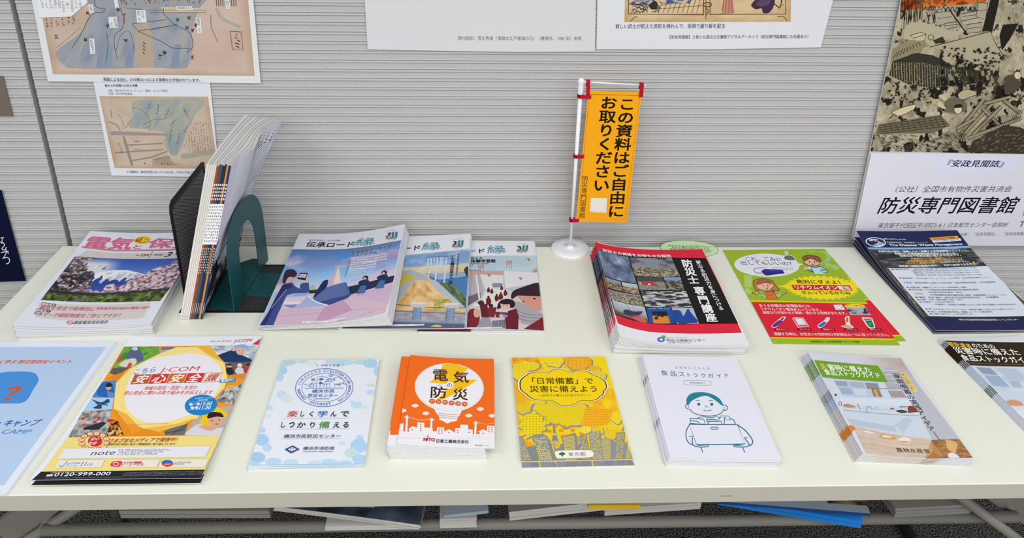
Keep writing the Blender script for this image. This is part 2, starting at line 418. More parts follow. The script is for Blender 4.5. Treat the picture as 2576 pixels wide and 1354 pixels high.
ORD = ['topmost', 'second from top', 'third from top', 'fourth from top', 'fifth from top', 'sixth from top', 'seventh from top', 'eighth from top', 'ninth from top', 'tenth from top']
def stack(name, cat, n, size, px, zc, art, label_top, what, group, finish='coated', bulge=None, gap=.2, jit=None, spine=None, cuts=(1, 1), flyer=False, staples=None, frame=None, z0=0.0, base=(0.0, 0.0), twist=False, step=6e-6):
    """a stack of n booklets (or flyers). zc = height of the stack at TL TR BR BL; bulge(u, v) adds to it (u right, v up, 0..1); jit(k) = (dx, dy, turn) of the
    k-th from the top"""
    w, h = size
    if not twist:                            # a sheet of paper bends one way: no twist between its corners
        q_ = (zc[0] + zc[2] - zc[1] - zc[3]) / 4; zc = (zc[0] - q_, zc[1] + q_, zc[2] - q_, zc[3] + q_)
    fr = frame if frame is not None else fit_rect(px, zc, w, h)
    def T(x, y):
        u = np.clip(x / w + .5, -.1, 1.1); v = np.clip(y / h + .5, -.1, 1.1)
        z = (zc[0] * (1 - u) * v + zc[1] * u * v + zc[2] * u * (1 - v) + zc[3] * (1 - u) * (1 - v))
        return z + (bulge(u, v) if bulge else 0)
    def Bz(x): return z0 + base[0] + (base[1] - base[0]) * np.clip(x / w + .5, -.1, 1.1)   # what the stack lies on
    xs = np.linspace(-w / 2, w / 2, cuts[0] + 1); ys = np.linspace(-h / 2, h / 2, cuts[1] + 1)
    cc = (xs[1:-1], ys[1:-1]) if max(cuts) > 1 else None
    outs = []
    for k in range(n):                       # k = 0 is the topmost
        dx, dy, dt = jit(k) if (jit and k) else (0, 0, 0)
        J = Matrix.Translation((dx, dy, 0)) @ Matrix.Rotation(dt, 4, 'Z'); mw = fr @ J
        hi_, lo_ = (n - k) / n, (n - k - 1 + gap) / n
        if k == n - 1: lo_ = 0.0
        cj, sj = math.cos(dt), math.sin(dt)
        def surf(frac, cj=cj, sj=sj, dx=dx, dy=dy):
            def H_(x, y):
                X_, Y_ = cj * x - sj * y + dx, sj * x + cj * y + dy
                b_ = Bz(X_); return b_ + frac * (z0 + T(X_, Y_) - b_)
            return grid_fn(xs, ys, H_)
        zt, zb = surf(hi_), surf(lo_)
        S = Sheet(fr if k else mw, grid_fn(xs, ys, lambda x, y: z0 + T(x, y)), hi=(k == 0))
        art(S, w, h)
        lab = label_top if k == 0 else '%s %s' % (what, 'in the stack, ' + ORD[k]) if '{}' not in what else what.format(ORD[k])
        th = (lambda f: (lambda x, y: f(x, y) - 1.5e-5))(zt)
        if flyer:
            me = S.mesh(name, cc, zt, True, step)
            bm = bmesh.new(); bm.from_mesh(me)
            cl = bm.loops.layers.float_color['Col']
            o0 = S.v[0][:, :2]; ec = S.c[0][0]
            if cc is None or True:
                P = []
                for i in range(len(o0)):
                    a, b = o0[i], o0[(i + 1) % len(o0)]; m_ = max(cuts) * 2
                    P += [a + (b - a) * t / m_ for t in range(m_)]
                P = np.array(P); za = zt(P[:, 0], P[:, 1]); zbb = np.maximum(zb(P[:, 0], P[:, 1]), za - .0006 if n > 1 else 0)
                va = [bm.verts.new((*p, z)) for p, z in zip(P, za)]; vb = [bm.verts.new((*p, z)) for p, z in zip(P, zbb)]
                for i in range(len(P)):
                    j = (i + 1) % len(P)
                    f = bm.faces.new((vb[i], vb[j], va[j], va[i]))
                    for l in f.loops: l[cl] = (*(ec * .3 + .5), 1)
                X, Y = np.meshgrid(xs, ys); zz = np.maximum(zb(X, Y), zt(X, Y) - .0006 if n > 1 else 0)
                if len(o0) == 4:
                    g = [[bm.verts.new((X[j, i], Y[j, i], zz[j, i])) for i in range(len(xs))] for j in range(len(ys))]
                    for j in range(len(ys) - 1):
                        for i in range(len(xs) - 1):
                            f = bm.faces.new((g[j + 1][i], g[j + 1][i + 1], g[j][i + 1], g[j][i]))
                            for l in f.loops: l[cl] = (.75, .75, .75, 1)
            bm.to_mesh(me); bm.free()
            root = link(name, me, [M[finish]], None, mw)
        else:
            root = empty(name, mw)
            me = S.mesh('front_cover', cc, zt, True, step)
            if spine:                        # the cover turns round the fold: (side, [(v0, v1, colour)])
                bm = bmesh.new(); bm.from_mesh(me); cl = bm.loops.layers.float_color['Col']
                sx = (-1 if spine[0] == 'left' else 1) * w / 2
                prof = [(0, 1.0), (.0005, .8), (.0007, .5), (.0005, .2), (0, 0.0)]
                nv = max(24, cuts[1]); vv = np.linspace(0, 1, nv + 1)
                yy = -h / 2 + vv * h; za, zz = zt(np.full(nv + 1, sx), yy), zb(np.full(nv + 1, sx), yy)
                rows = [[bm.verts.new((sx + math.copysign(o_, sx), yy[i], zz[i] + (za[i] - zz[i]) * t)) for i in range(nv + 1)] for o_, t in prof]
                for a, b in zip(rows, rows[1:]):
                    for i in range(nv):
                        q = (a[i], a[i + 1], b[i + 1], b[i])
                        f = bm.faces.new(q if sx > 0 else q[::-1]); vm = 1 - (vv[i] + vv[i + 1]) / 2
                        col = next((c for v0, v1, c in spine[1] if v0 <= vm < v1), '#e4e6ea')
                        cc_ = S.ink(col)
                        for l in f.loops: l[cl] = (*cc_, 1)
                bm.to_mesh(me); bm.free()
            link('front_cover', me, [M[finish]], root)
            slab('pages', w, h, xs, ys, zb, th, [M['pages']], root, .0002)
            if staples:
                for v in staples:
                    sx = -w / 2 - .0008; y0 = h / 2 - v * h
                    zz = float((zt(np.array([sx]), np.array([y0])) + zb(np.array([sx]), np.array([y0])))[0] / 2)
                    MB().tube([(sx, y0 - .006, zz), (sx, y0 + .006, zz)], .0004, 6).build('staple', M['staple'], root)
        tag(root, lab, cat, group)
        outs.append(root)
    return outs
def outline(w, h): return [(-w / 2, -h / 2), (w / 2, -h / 2), (w / 2, h / 2), (-w / 2, h / 2)]
# ------------------------------------------------------------------ the prints
WH = '#e1e4ee'
def photo_sky(a, b, c, sc=5, seed=1):
    return lambda U, V: ramp(fbm(U, V, sc, seed, 5) * 1.5 - .25, (0, a), (.5, b), (1, c))
def rubble(sky, dark, mid, light, hz=.35, seed=3, sc=14):
    def f(U, V):
        n = fbm(U, V * 1.4, sc * 1.5, seed, 5)
        img = ramp((n - .5) * 3.2 + .48, (0, dark), (.5, mid), (1, light))
        return over(img, 1 / (1 + np.exp((V - hz - .12 * (fbm(U, V * 0, 6, seed + 9) - .5)) * 60)), sky)
    return f

def art_electric(s, w, h):                   # magazine with the snow-capped mountain
    s.base(outline(w, h), '#e0e3ee'); s.fr(0, 560, 4.369)
    if not s.hi: return
    s.poly([(950, 300), (1200, 330), (1450, 335), (2250, 305), (2215, 405), (830, 392)], '#d2ccc7')
    def fuji(U, V):
        img = ramp(V * 1.25, (0, '#3558b0'), (.3, '#4a72c6'), (.55, '#6a8ed2'), (1, '#3552a8'))
        d = fbm(U, V * .6, 13, 21, 5); j = fbm(U, V * .25, 34, 8, 4)
        cl = fbm(U, V, 5, 11, 4)
        img = over(img, np.clip((cl - .34) * 7, 0, 1) * np.clip(1.5 - np.abs(U - .20 - .1 * V) * 7, 0, 1) * np.clip(1.5 - np.abs(V - .24) * 6, 0, 1), '#d9dbe4')
        top = .275 + .62 * np.maximum(np.abs(U - .455) - .06, 0) ** 1.0 + .012 * (j - .5)
        mt = (V > top) & (np.abs(U - .45) < .42)
        img = over(img, mt * 1.0, '#2f479a')
        sn = .50 - .30 * np.maximum(U - .5, 0) + .26 * (j - .5) + .05 * np.sin(U * 90)
        img = over(img, (mt & (V < sn)) * 1.0, '#e9ebf0'); img = over(img, (mt & (V < sn) & (j > .56) & (V > top + .05)) * .55, '#93a3cc')
        img = over(img, mt * np.clip((V - .58) * 6, 0, 1) * .35, '#4d66b8')
        che = ramp(fbm(U, V * .6, 44, 5, 3) * 2.2 - .6, (0, '#4f4650'), (.3, '#a98d9c'), (.65, '#d6b8c4'), (1, '#ecdbe1'))
        m = np.clip((U - .93 + .95 * np.clip(V - .05, 0, .30) + .55 * np.clip(V - .35, 0, .4) + (d - .5) * .42) * 40, 0, 1)
        m = np.maximum(m, np.clip((V - .74 + .30 * np.clip(U - .40, 0, .4) + (d - .5) * .22) * 40, 0, 1))
        img = img * (1 - m[..., None]) + che * m[..., None]
        lf = np.clip((.235 - U + .10 * np.clip(V - .3, 0, .3) - .45 * np.clip(.22 - V, 0, 1) + (d - .5) * .40) * 36, 0, 1)
        dk = ramp(fbm(U, V * .6, 42, 15, 3) * 2.2 - .6, (0, '#1f1e23'), (.4, '#3c383d'), (.7, '#77696f'), (1, '#cfc0c8'))
        dk = over(dk, np.clip(.62 - V * 1.2, 0, 1) * np.clip(fbm(U, V, 36, 2) * 2 - .4, 0, 1), '#dccbd4')
        dk = over(dk, np.clip((V - .62) * 6, 0, 1) * np.clip((U - .12) * 8, 0, 1) * np.clip(fbm(U, V, 36, 5) * 2 - .5, 0, 1), '#c9a6b6')
        img = img * (1 - lf[..., None]) + dk * lf[..., None]
        gy = .83 - .16 * np.clip(U - .45, 0, 1) - .14 * np.clip(.22 - U, 0, 1)
        g = ramp(fbm(U, V * .5, 40, 31, 4) * 2.0 - .5, (0, '#232a18'), (.5, '#4a5c2a'), (1, '#84944c'))
        img = over(img, np.clip((V - gy + .045 + (d - .5) * .05) * 40, 0, 1) * .9, '#2c2827')
        gm = np.clip((V - gy - .01 + (d - .5) * .05) * 40, 0, 1)[..., None]
        img = img * (1 - gm) + g * gm
        img = over(img, np.clip(1 - np.abs(U - .34 + (V - .9) * .6) * 14, 0, 1) * np.clip((V - .87) * 20, 0, 1) * .9, '#6d6a78')
        return img
    s.ras([(825, 372), (2135, 385), (1760, 862), (447, 852)], 330, 170, fuji)
    s.poly([(430, 880), (700, 900), (1660, 880), (1572, 1052), (800, 1085), (385, 1042)], '#d4cec9')
    pk = '#cf6d90'
    s.txt('電気', (945, 212), (1470, 238), 142, pk, .055)
    s.txt('と', (1468, 266), (1560, 272), 42, pk, .05)
    s.txt('保安', (1632, 224), (2170, 228), 112, pk, .055)
    s.line([(900, 268), (1100, 293), (1300, 308), (1500, 306), (2150, 285)], 19, pk)
    for i in range(34): s.ell(985 + i * 29, 282 + 24 * math.sin(min(i, 15) / 15 * 1.57) - max(0, i - 16) * .9, 6, 3.4, '#e7d5dd', 6)
    s.ell(1567, 195, 92, 42, '#ecca2d', rot=-.12); s.ring(1567, 195, 66, 28, 6, '#9c6a1c')
    s.txt('60', (1492, 195), (1560, 195), 42, '#8a3a1a', .03); s.ring(1608, 203, 24, 15, 5, '#c2622a')
    for a, b, t, hh in (((1492, 362), (1538, 360), 'No.', 14), ((1545, 362), (1635, 358), '594', 26), ((1690, 355), (1785, 354), '2026', 20), ((1815, 352), (1892, 350), '3', 52), ((1925, 352), (2010, 350), '・4', 40)):
        s.txt(t, a, b, hh, '#3a3a3c', .01, .15)
    s.line([(1637, 385), (1678, 322)], 5, '#3a3a3c')
    for (x, y, n) in ((455, 898, '1'), (398, 967, '2')):
        s.poly([(x + 8, y - 20), (x + 165, y), (x + 150, y + 24), (x - 5, y + 8)], '#4c4a4c'); s.poly([(x + 12, y - 14), (x + 118, y), (x + 108, y + 16), (x + 2, y + 6)], '#e6e4e6')
        s.txt('特集', (x + 18, y - 3), (x + 104, y + 6), 16, '#444'); s.txt(n, (x + 128, y + 9), (x + 142, y + 11), 15, '#eee', .02)
    s.txt('うまく使えばエコにもつながる', (628, 920), (915, 930), 17, '#efe3e6')
    s.txt('電気を安全で効率的に', (440, 932), (1045, 952), 46, pk, .03, .1)
    s.txt('関東電気保安協会の職員に紹介', (1060, 946), (1650, 934), 30, pk, .02, .1)
    s.txt('マーク認証制度をご存じですか？', (475, 1012), (1325, 1020), 44, pk, .025, .1)
    s.ell(421, 1000, 44, 20, '#33507a', rot=.1); s.ell(421, 1000, 36, 14, '#e5e8ee', rot=.1); s.curve([(392, 1004), (410, 992), (424, 1000), (438, 1008), (452, 998)], 8, '#33507a')
    s.ell(770, 1102, 38, 19, '#c0607c'); s.ring(770, 1102, 20, 9, 6, '#e6dbe2'); s.line([(745, 1112), (800, 1094)], 5, '#e6dbe2')
    s.txt('関東電気保安協会', (815, 1103), (1190, 1093), 36, '#5d6066', .01)

def road_title(s, tx, y0, k, tail, sub=None):
    """masthead: tx = left and right of the title, k = the calligraphic character, tail = the number mark"""
    s.txt('伝承ロード', tx[0], tx[1], y0, '#2b2b2f', .03)
    (a, b, hh) = k
    s.txt('縁', a, b, hh, '#3a8fa3', -.004)
    s.ring(b[0] - 18, b[1] + 8, 15, 11, 5, '#b05a62', 20); s.line([(b[0] - 8, b[1] + 14), (b[0] + 12, b[1] + 30)], 5, '#b05a62')
    (x, y, z) = tail
    s.txt('3', (x, y), (x + 48 * z, y - 2), 46 * z, '#26272b', .035)
    for d in (0, 40): s.poly([(x + (62 + d) * z, y - 26 * z), (x + (92 + d) * z, y - 38 * z), (x + (86 + d) * z, y + 24 * z), (x + (60 + d) * z, y + 24 * z)], '#3a8499')
    s.txt('ROAD', (x - 5 * z, y + 40 * z), (x + 122 * z, y + 36 * z), 24 * z, '#3b3c40', .03)
    s.dash((x - 2 * z, y + 27 * z), (x + 118 * z, y + 22 * z), 10 * z, '#77797d', 4); s.dash((x + 5 * z, y + 62 * z), (x + 110 * z, y + 58 * z), 9 * z, '#9a9ca0', 5); s.dash((x + 5 * z, y - 46 * z), (x + 118 * z, y - 52 * z), 7 * z, '#9a9ca0', 6)

def art_road_plaza(s, w, h):
    s.base(outline(w, h), '#e3e6f0'); s.fr(640, 560, 4.67)
    pic = [(445, 312), (640, 318), (900, 320), (1200, 298), (1450, 260), (1728, 205), (1535, 1062), (1300, 1130), (1050, 1185), (800, 1210), (400, 1215), (58, 1212)]
    if not s.hi: s.poly([(445, 312), (1728, 205), (1535, 1062), (58, 1212)], '#9fb0d6'); return
    s.poly(pic, '#a9bfe0')
    def sky(U, V):
        c = fbm(U, V, 3.2, 5, 4); img = ramp(V * 1.1, (0, '#5b7fb8'), (.25, '#4f93dc'), (.6, '#86b6ea'), (1, '#bcd2ec'))
        img = over(img, np.clip((c - .47) * 7, 0, 1) * np.clip(V * 3, 0, 1) * .85, '#d6c6dc')
        c2 = fbm(U, V, 2.6, 18, 4); img = over(img, np.clip((c2 - .5) * 6, 0, 1) * .8 * np.clip((V - .1) * 4, 0, 1), '#a58fb8')
        return over(img, np.clip((.08 - V) * 12, 0, 1) * .6, '#65709c')
    s.ras([(447, 316), (1724, 210), (1640, 640), (212, 820)], 110, 70, sky)
    s.poly([(640, 785), (1110, 765), (1645, 622), (1540, 1060), (1300, 1130), (1050, 1185), (800, 1208), (240, 1214), (300, 1060), (360, 890), (640, 850)], '#d3bfd2')
    s.poly([(360, 885), (640, 870), (470, 1005), (320, 1000)], '#d9c8de'); s.poly([(350, 930), (560, 930), (520, 960), (335, 965)], '#ecdcd4'); s.poly([(330, 968), (510, 962), (470, 1003), (420, 1005)], '#7f8cc8')
    s.poly([(300, 1010), (840, 1000), (800, 1210), (215, 1214)], '#d2b6c6'); s.poly([(840, 985), (1040, 918), (1145, 1030), (700, 1205), (760, 1100)], '#c79dbe'); s.poly([(1040, 918), (1250, 870), (1560, 970), (1535, 1062), (1150, 1030)], '#d9bcc9')
    s.poly([(1120, 862), (1645, 720), (1570, 960), (1250, 870)], '#cfb5cf')
    s.line([(840, 985), (720, 1160)], 4, '#8f7fa8'); s.line([(290, 1100), (800, 1060), (1240, 1020), (1545, 1020)], 4, '#b094b4'); s.line([(1040, 918), (1150, 1032)], 4, '#a284ac')
    s.poly([(640, 790), (1115, 752), (1645, 622), (1628, 700), (1118, 850), (1110, 800), (640, 835)], '#26304c')
    s.poly([(655, 745), (700, 735), (730, 790), (650, 795)], '#a9c27a')
    s.poly([(990, 505), (1015, 705), (845, 762), (828, 745)], '#c9b6cf'); s.poly([(990, 505), (1015, 705), (925, 728), (955, 620)], '#eddcc8')
    s.poly([(632, 862), (740, 930), (860, 972), (470, 1008), (560, 930)], '#a9b4de')
    s.blob([(690, 890), (790, 800), (845, 765), (1050, 706), (1088, 728), (1116, 868), (1000, 925), (852, 972), (750, 935)], '#5c6ea6')
    s.blob([(690, 888), (740, 790), (800, 700), (838, 676), (866, 684), (845, 762), (770, 830)], '#232d55')
    s.blob([(760, 940), (900, 900), (1110, 850), (1116, 868), (1000, 925), (852, 972)], '#3d4c84')
    s.curve([(635, 865), (680, 905), (760, 945), (860, 972)], 13, '#e9ebf5')
    s.curve([(1050, 712), (1078, 740), (1100, 860)], 5, '#39457a')
    s.blob([(350, 720), (330, 690), (355, 590), (390, 555), (455, 552), (497, 590), (488, 632), (440, 650), (395, 690)], '#382943')
    s.blob([(395, 650), (440, 640), (448, 668), (415, 700), (362, 722)], '#dcae a8'.replace(' ', ''))
    s.poly([(350, 722), (455, 702), (482, 748), (535, 772), (532, 738), (570, 705), (640, 708), (648, 820), (560, 838), (462, 832), (382, 855), (330, 960), (270, 1090), (222, 1212), (58, 1212), (160, 1060), (250, 880)], '#414f8c')
    s.poly([(330, 735), (250, 880), (160, 1060), (70, 1205), (130, 1208), (230, 1000), (370, 790), (450, 760), (420, 720)], '#2e3665')
    s.line([(375, 790), (270, 920), (200, 1010)], 5, '#c7cbe4'); s.curve([(450, 702), (485, 750), (540, 775)], 7, '#c7cbe4')
    s.blob([(440, 700), (480, 668), (530, 655), (520, 690), (480, 712)], '#e2b6aa'); s.blob([(545, 690), (575, 670), (625, 635), (622, 680), (580, 712)], '#e2b6aa')
    s.poly([(535, 592), (628, 592), (612, 640), (598, 682), (503, 664)], '#1c2138'); s.poly([(537, 606), (616, 607), (598, 652), (515, 645)], '#c9d2e0'); s.curve([(535, 635), (555, 622), (570, 630), (592, 625)], 5, '#55627e')
    s.poly([(470, 832), (625, 828), (612, 858), (455, 865)], '#9aa6d4')
    for (x, y) in ((1280, 700), (1500, 640)):
        s.blob([(x - 10, y - 45), (x + 20, y - 75), (x + 55, y - 65), (x + 50, y - 30), (x + 20, y - 20)], '#2f2338'); s.ell(x + 18, y - 38, 18, 18, '#dfb5a8')
        s.blob([(x - 60, y + 5), (x - 20, y - 20), (x + 50, y - 30), (x + 70, y + 10), (x + 40, y + 50), (x - 20, y + 60), (x - 55, y + 25)], '#26325e')
        s.poly([(x - 30, y + 45), (x + 35, y + 40), (x + 20, y + 130), (x - 85, y + 140)], '#4a6ea4'); s.line([(x - 40, y + 135), (x - 55, y + 165)], 7, '#c49a9c'); s.line([(x - 5, y + 130), (x - 10, y + 160)], 7, '#c49a9c')
    for i in range(8):
        y = 422 + i * 21 + i * 4; s.line([(1142 - i * 5, y), (1560 - i * 42 + 40 * (i % 3), y - 55 + i * 5)], 17, '#dfe5f2'); s.dash((1146 - i * 5, y), (1556 - i * 42 + 40 * (i % 3), y - 54 + i * 5), 11, '#4f5f86', 30 + i)
    s.line([(1130, 430), (1060, 645)], 4, '#3a4a78')
    s.txt('町の歴史と複合災害の経験伝える', (1155, 328), (1637, 232), 22, '#22335c', .02, halo='#dfe6f2')
    s.txt('とみおかアーカイブ・', (1150, 357), (1640, 268), 40, '#1c2a50', .03, halo='#dfe6f2'); s.txt('ミュージアム', (1143, 388), (1440, 348), 34, '#1c2a50', .03, halo='#dfe6f2')
    s.poly([(565, 1163), (800, 1158), (1080, 1118), (1075, 1142), (800, 1184), (560, 1190)], '#edeaf0'); s.txt('発行／一般財団法人３.１１伝承ロード推進機構', (575, 1178), (1070, 1140), 15, '#555')
    s.dash((1225, 1098), (1430, 1040), 9, '#9a8ba2', 3, .3)
    s.txt('被災地を結ぶ、伝える活動', (640, 207), (1010, 212), 20, '#6a6c72')
    road_title(s, (((612, 256)), (1170, 254)), 62, ((1192, 228), (1400, 226), 96), (1552, 145, 1.0))

def art_road_field(s, w, h):
    s.base(outline(w, h), '#e6e8f0'); s.fr(960, 570, 4.836)
    s.poly([(-240, 395), (1078, 270), (1010, 1247), (-480, 1262)], '#a9b4c6')
    if not s.hi: return
    def f(U, V):
        img = ramp(V, (0, '#8aa6cc'), (.05, '#7b9dcb'), (.24, '#83a9d4'), (.26, '#dccaa8'), (.36, '#d6c3a0'), (.5, '#cdb27a'), (1, '#d9bd80'))
        n = fbm(U, V, 8, 3); img = over(img, np.clip((n - .5) * 4, 0, 1) * .35, '#eef0f4'); return img
    s.ras([(-240, 395), (1078, 272), (1025, 1040), (-420, 1010)], 90, 70, f)
    s.poly([(240, 540), (350, 525), (540, 590), (560, 640), (380, 680), (180, 940), (60, 960)], '#a9b3bd'); s.poly([(210, 585), (330, 580), (445, 605), (190, 755)], '#c6b358')
    s.poly([(540, 570), (760, 580), (1050, 550), (1040, 880), (900, 780), (720, 690), (600, 640)], '#4f7ab0'); s.poly([(560, 590), (680, 570), (1050, 560), (1048, 600), (700, 650)], '#8fb0d4')
    s.ras([(400, 655), (545, 655), (1020, 1040), (150, 1010)], 60, 40, lambda U, V: ramp(fbm(U, V, 6, 9) * 1.6 - .3, (0, '#c98f4e'), (.5, '#e2bb82'), (1, '#ecd3a6')))
    s.poly([(550, 655), (640, 660), (900, 860), (1030, 1000), (1028, 1040), (840, 900), (700, 790)], '#b3c0cc')
    s.ras([(700, 690), (850, 690), (1045, 880), (1030, 1000)], 30, 24, lambda U, V: ramp(fbm(U, V, 7, 12) * 1.8 - .4, (0, '#2f4347'), (.5, '#55704f'), (1, '#8f9a5c')))
    s.blob([(1005, 520), (1050, 490), (1052, 620), (1020, 580)], '#2d3f3c'); s.ras([(640, 890), (830, 880), (900, 1000), (640, 1040)], 24, 14, lambda U, V: ramp(fbm(U, V, 7, 2) * 1.8 - .4, (0, '#8a8a3c'), (.5, '#c4b860'), (1, '#dfc98c')))
    s.line([(-430, 930), (140, 950), (360, 965), (560, 985), (740, 990), (1030, 992)], 9, '#4c6472')
    s.ras([(-440, 995), (1030, 1040), (1020, 1190), (-460, 1130)], 60, 14, lambda U, V: ramp(fbm(U * 4, V, 5, 6) * 1.4 - .2, (0, '#8b8796'), (.5, '#a9a3ae'), (1, '#c2bcc0')))
    s.line([(-440, 995), (480, 1045), (1030, 1062)], 10, '#6f6b78'); s.poly([(-460, 1120), (1020, 1185), (1010, 1247), (-480, 1262)], '#5b6176'); s.line([(-455, 1130), (1018, 1180)], 18, '#6f92bd')
    for (x, y) in ((445, 955), (850, 965)):
        s.poly([(x - 90, y - 30), (x + 95, y - 35), (x + 85, y + 35), (x - 95, y + 25)], '#c9c2c2'); s.poly([(x - 90, y - 30), (x + 95, y - 35), (x + 90, y - 12), (x - 92, y - 8)], '#dedad6'); s.poly([(x - 55, y + 28), (x + 40, y + 32), (x + 25, y + 190), (x - 75, y + 180)], '#8ea6c6')
        for k in range(5): s.line([(x - 55 - k * 4, y + 50 + k * 28), (x + 32 - k * 2, y + 36 + k * 28), (x - 55 - k * 4, y + 76 + k * 28)], 6, '#46628c')
        s.line([(x - 52, y + 30), (x - 72, y + 180)], 8, '#5f6f8c'); s.line([(x + 36, y + 30), (x + 22, y + 190)], 8, '#5f6f8c')
    s.blob([(600, 1222), (650, 1200), (718, 1205), (720, 1225)], '#c9c46a')
    for i, (x, y0, y1) in enumerate(((790, 380, 690), (745, 378, 505), (720, 378, 508), (682, 380, 670), (645, 385, 430), (605, 385, 555), (570, 388, 505), (575, 540, 615))):
        s.line([(x, y0), (x - (y1 - y0) * .1, y1)], 17, '#e3eaf2')
        s.vtxt('・' * max(3, int((y1 - y0) / 16)), (x, y0), (x - (y1 - y0) * .1, y1), 26, '#4e6288', .1)
    s.line([(530, 378), (815, 362)], 3, '#3a5a90')
    s.vtxt('複合災害の記憶と教訓伝える', (937, 335), (910, 607), 24, '#1e2b4c', .03, '#e3eaf2'); s.vtxt('いわき震災伝承みらい館', (872, 345), (838, 705), 50, '#17213e', .045, '#e3eaf2')
    s.poly([(-330, 1200), (520, 1188), (515, 1208), (-330, 1225)], '#efeef2'); s.txt('発行／一般財団法人３.１１伝承ロード推進機構', (-60, 1208), (508, 1196), 15, '#55565c')
    road_title(s, ((-105, 280), (470, 262)), 60, ((495, 243), (706, 243), 96), (866, 205, 1.0))

def art_road_school(s, w, h):
    s.base(outline(w, h), '#e8e9f0'); s.fr(960, 570, 4.836)
    s.poly([(500, 360), (1880, 352), (1975, 1272), (430, 1275)], '#b5c3cc')
    if not s.hi: return
    s.ras([(500, 360), (1880, 352), (1905, 570), (480, 560)], 60, 14, lambda U, V: ramp(fbm(U, V, 4, 6), (0, '#aebfd0'), (.5, '#b9ced8'), (1, '#cfdbdf')))
    s.poly([(1000, 545), (1490, 540), (1488, 600), (1000, 640)], '#c7a3a4'); s.poly([(1485, 542), (1905, 562), (1918, 690), (1505, 752)], '#dedde2'); s.poly([(1040, 600), (1200, 590), (1260, 880), (1030, 990)], '#b4b0b6')
    s.poly([(1195, 585), (1478, 590), (1482, 752), (1262, 760)], '#dfdcdc'); s.poly([(1345, 690), (1470, 690), (1466, 742), (1350, 744)], '#8d8c9e')
    s.poly([(1030, 985), (1200, 880), (1265, 760), (1530, 760), (1700, 880), (1960, 1040), (1975, 1268), (440, 1258), (470, 980)], '#cfc9c8')
    s.poly([(1215, 900), (1280, 765), (1520, 760), (1530, 860), (1420, 1000), (1240, 960)], '#e0dcd8'); s.poly([(1035, 860), (1200, 800), (1210, 870), (1035, 975)], '#6f6877'); s.poly([(1140, 590), (1160, 590), (1200, 880), (1180, 890)], '#e4e2e4')
    for x in (1190, 1530):
        y = 490 if x < 1400 else 440
        s.poly([(x - 20, y - 25), (x + 60, y - 30), (x + 55, y + 18), (x - 12, y + 20)], '#c39a97')
        for d in (-5, 20, 45): s.line([(x + d, y + 18), (x + d - 10 + .4 * d, y + 75)], 5, '#7a7d8c')
    for (x, y) in ((1305, 595), (1690, 635), (1790, 405)): s.blob([(x - 25, y - 18), (x + 15, y - 10), (x + 8, y + 22), (x - 5, y + 5)], '#a8823f')
    s.ras([(1830, 545), (1900, 500), (1908, 560), (1850, 562)], 10, 8, lambda U, V: ramp(fbm(U, V, 5, 6), (0, '#a9763c'), (1, '#d6c2a4')))
    mr = '#68222f'
    for (x, y, k) in ((1300, 775, 1), (1340, 790, 1), (1400, 870, 1.4), (1450, 850, 1.4), (1505, 810, 1.2), (1460, 750, .9), (1300, 905, 1.7)):
        s.ell(x, y - 26 * k, 9 * k, 10 * k, '#3a2530', 10); s.blob([(x - 15 * k, y - 15 * k), (x + 12 * k, y - 17 * k), (x + 20 * k, y + 12 * k), (x + 5 * k, y + 28 * k), (x - 14 * k, y + 25 * k)], mr)
    s.blob([(1165, 930), (1215, 900), (1250, 935), (1210, 965)], '#4a2832'); s.poly([(1195, 965), (1285, 935), (1300, 1110), (1215, 1105)], mr); s.poly([(1285, 990), (1400, 980), (1370, 1110), (1300, 1105)], '#7a2c38'); s.ell(1330, 965, 28, 22, '#33222e'); s.poly([(1115, 955), (1170, 935), (1190, 960), (1130, 980)], '#e3e3e8')
    s.poly([(1220, 1108), (1320, 1115), (1350, 1240), (1150, 1235)], '#9a97a6'); s.poly([(1340, 1150), (1500, 1135), (1500, 1240), (1350, 1245)], '#726d80')
    for k in range(8): s.line([(1350 + k * 18, 1150 - k), (1355 + k * 18, 1240)], 4, '#a5a2b2')
    s.poly([(440, 1000), (1030, 1000), (1060, 1080), (1100, 1250), (440, 1258)], '#7d2f3d'); s.blob([(1020, 1150), (1080, 1010), (1175, 1030), (1190, 1150), (1130, 1245), (1030, 1250)], '#7b2733'); s.blob([(1125, 1020), (1165, 1000), (1200, 1060), (1170, 1110), (1125, 1090)], '#d9a594')
    s.blob([(1575, 850), (1600, 790), (1700, 745), (1920, 690), (1938, 860), (1800, 850), (1650, 850), (1590, 885)], '#37202f')
    s.poly([(1560, 900), (1720, 930), (1960, 1060), (1972, 1240), (1700, 1180)], '#aaa6ae'); s.poly([(1648, 842), (1938, 852), (1948, 1030), (1830, 1012), (1722, 935)], '#d39786'); s.ell(1858, 880, 18, 10, '#4a2a2c'); s.ell(1728, 915, 12, 8, '#4a2a2c')
    for k in range(3): s.curve([(1650, 1030 + k * 40), (1780, 1070 + k * 40), (1960, 1080 + k * 35)], 7, '#7d7984')
    s.poly([(1730, 1250), (1965, 1100), (1975, 1268)], '#7b2733')
    s.poly([(1540, 1030), (1640, 1000), (1668, 1100), (1660, 1255), (1510, 1248), (1500, 1120)], mr); s.poly([(1380, 1040), (1540, 1050), (1530, 1110), (1390, 1110)], '#7a2c38'); s.blob([(1405, 1000), (1430, 920), (1500, 885), (1590, 895), (1625, 945), (1600, 990), (1560, 985), (1540, 930), (1450, 930), (1450, 990)], '#2d1c2a')
    s.blob([(1455, 950), (1480, 925), (1540, 930), (1562, 970), (1530, 1005), (1475, 990)], '#e5b9a4'); s.blob([(1450, 930), (1500, 905), (1570, 930), (1545, 950), (1470, 948)], '#2d1c2a'); s.ell(1487, 962, 7, 5, '#3a2226', 8); s.ell(1525, 968, 7, 5, '#3a2226', 8)
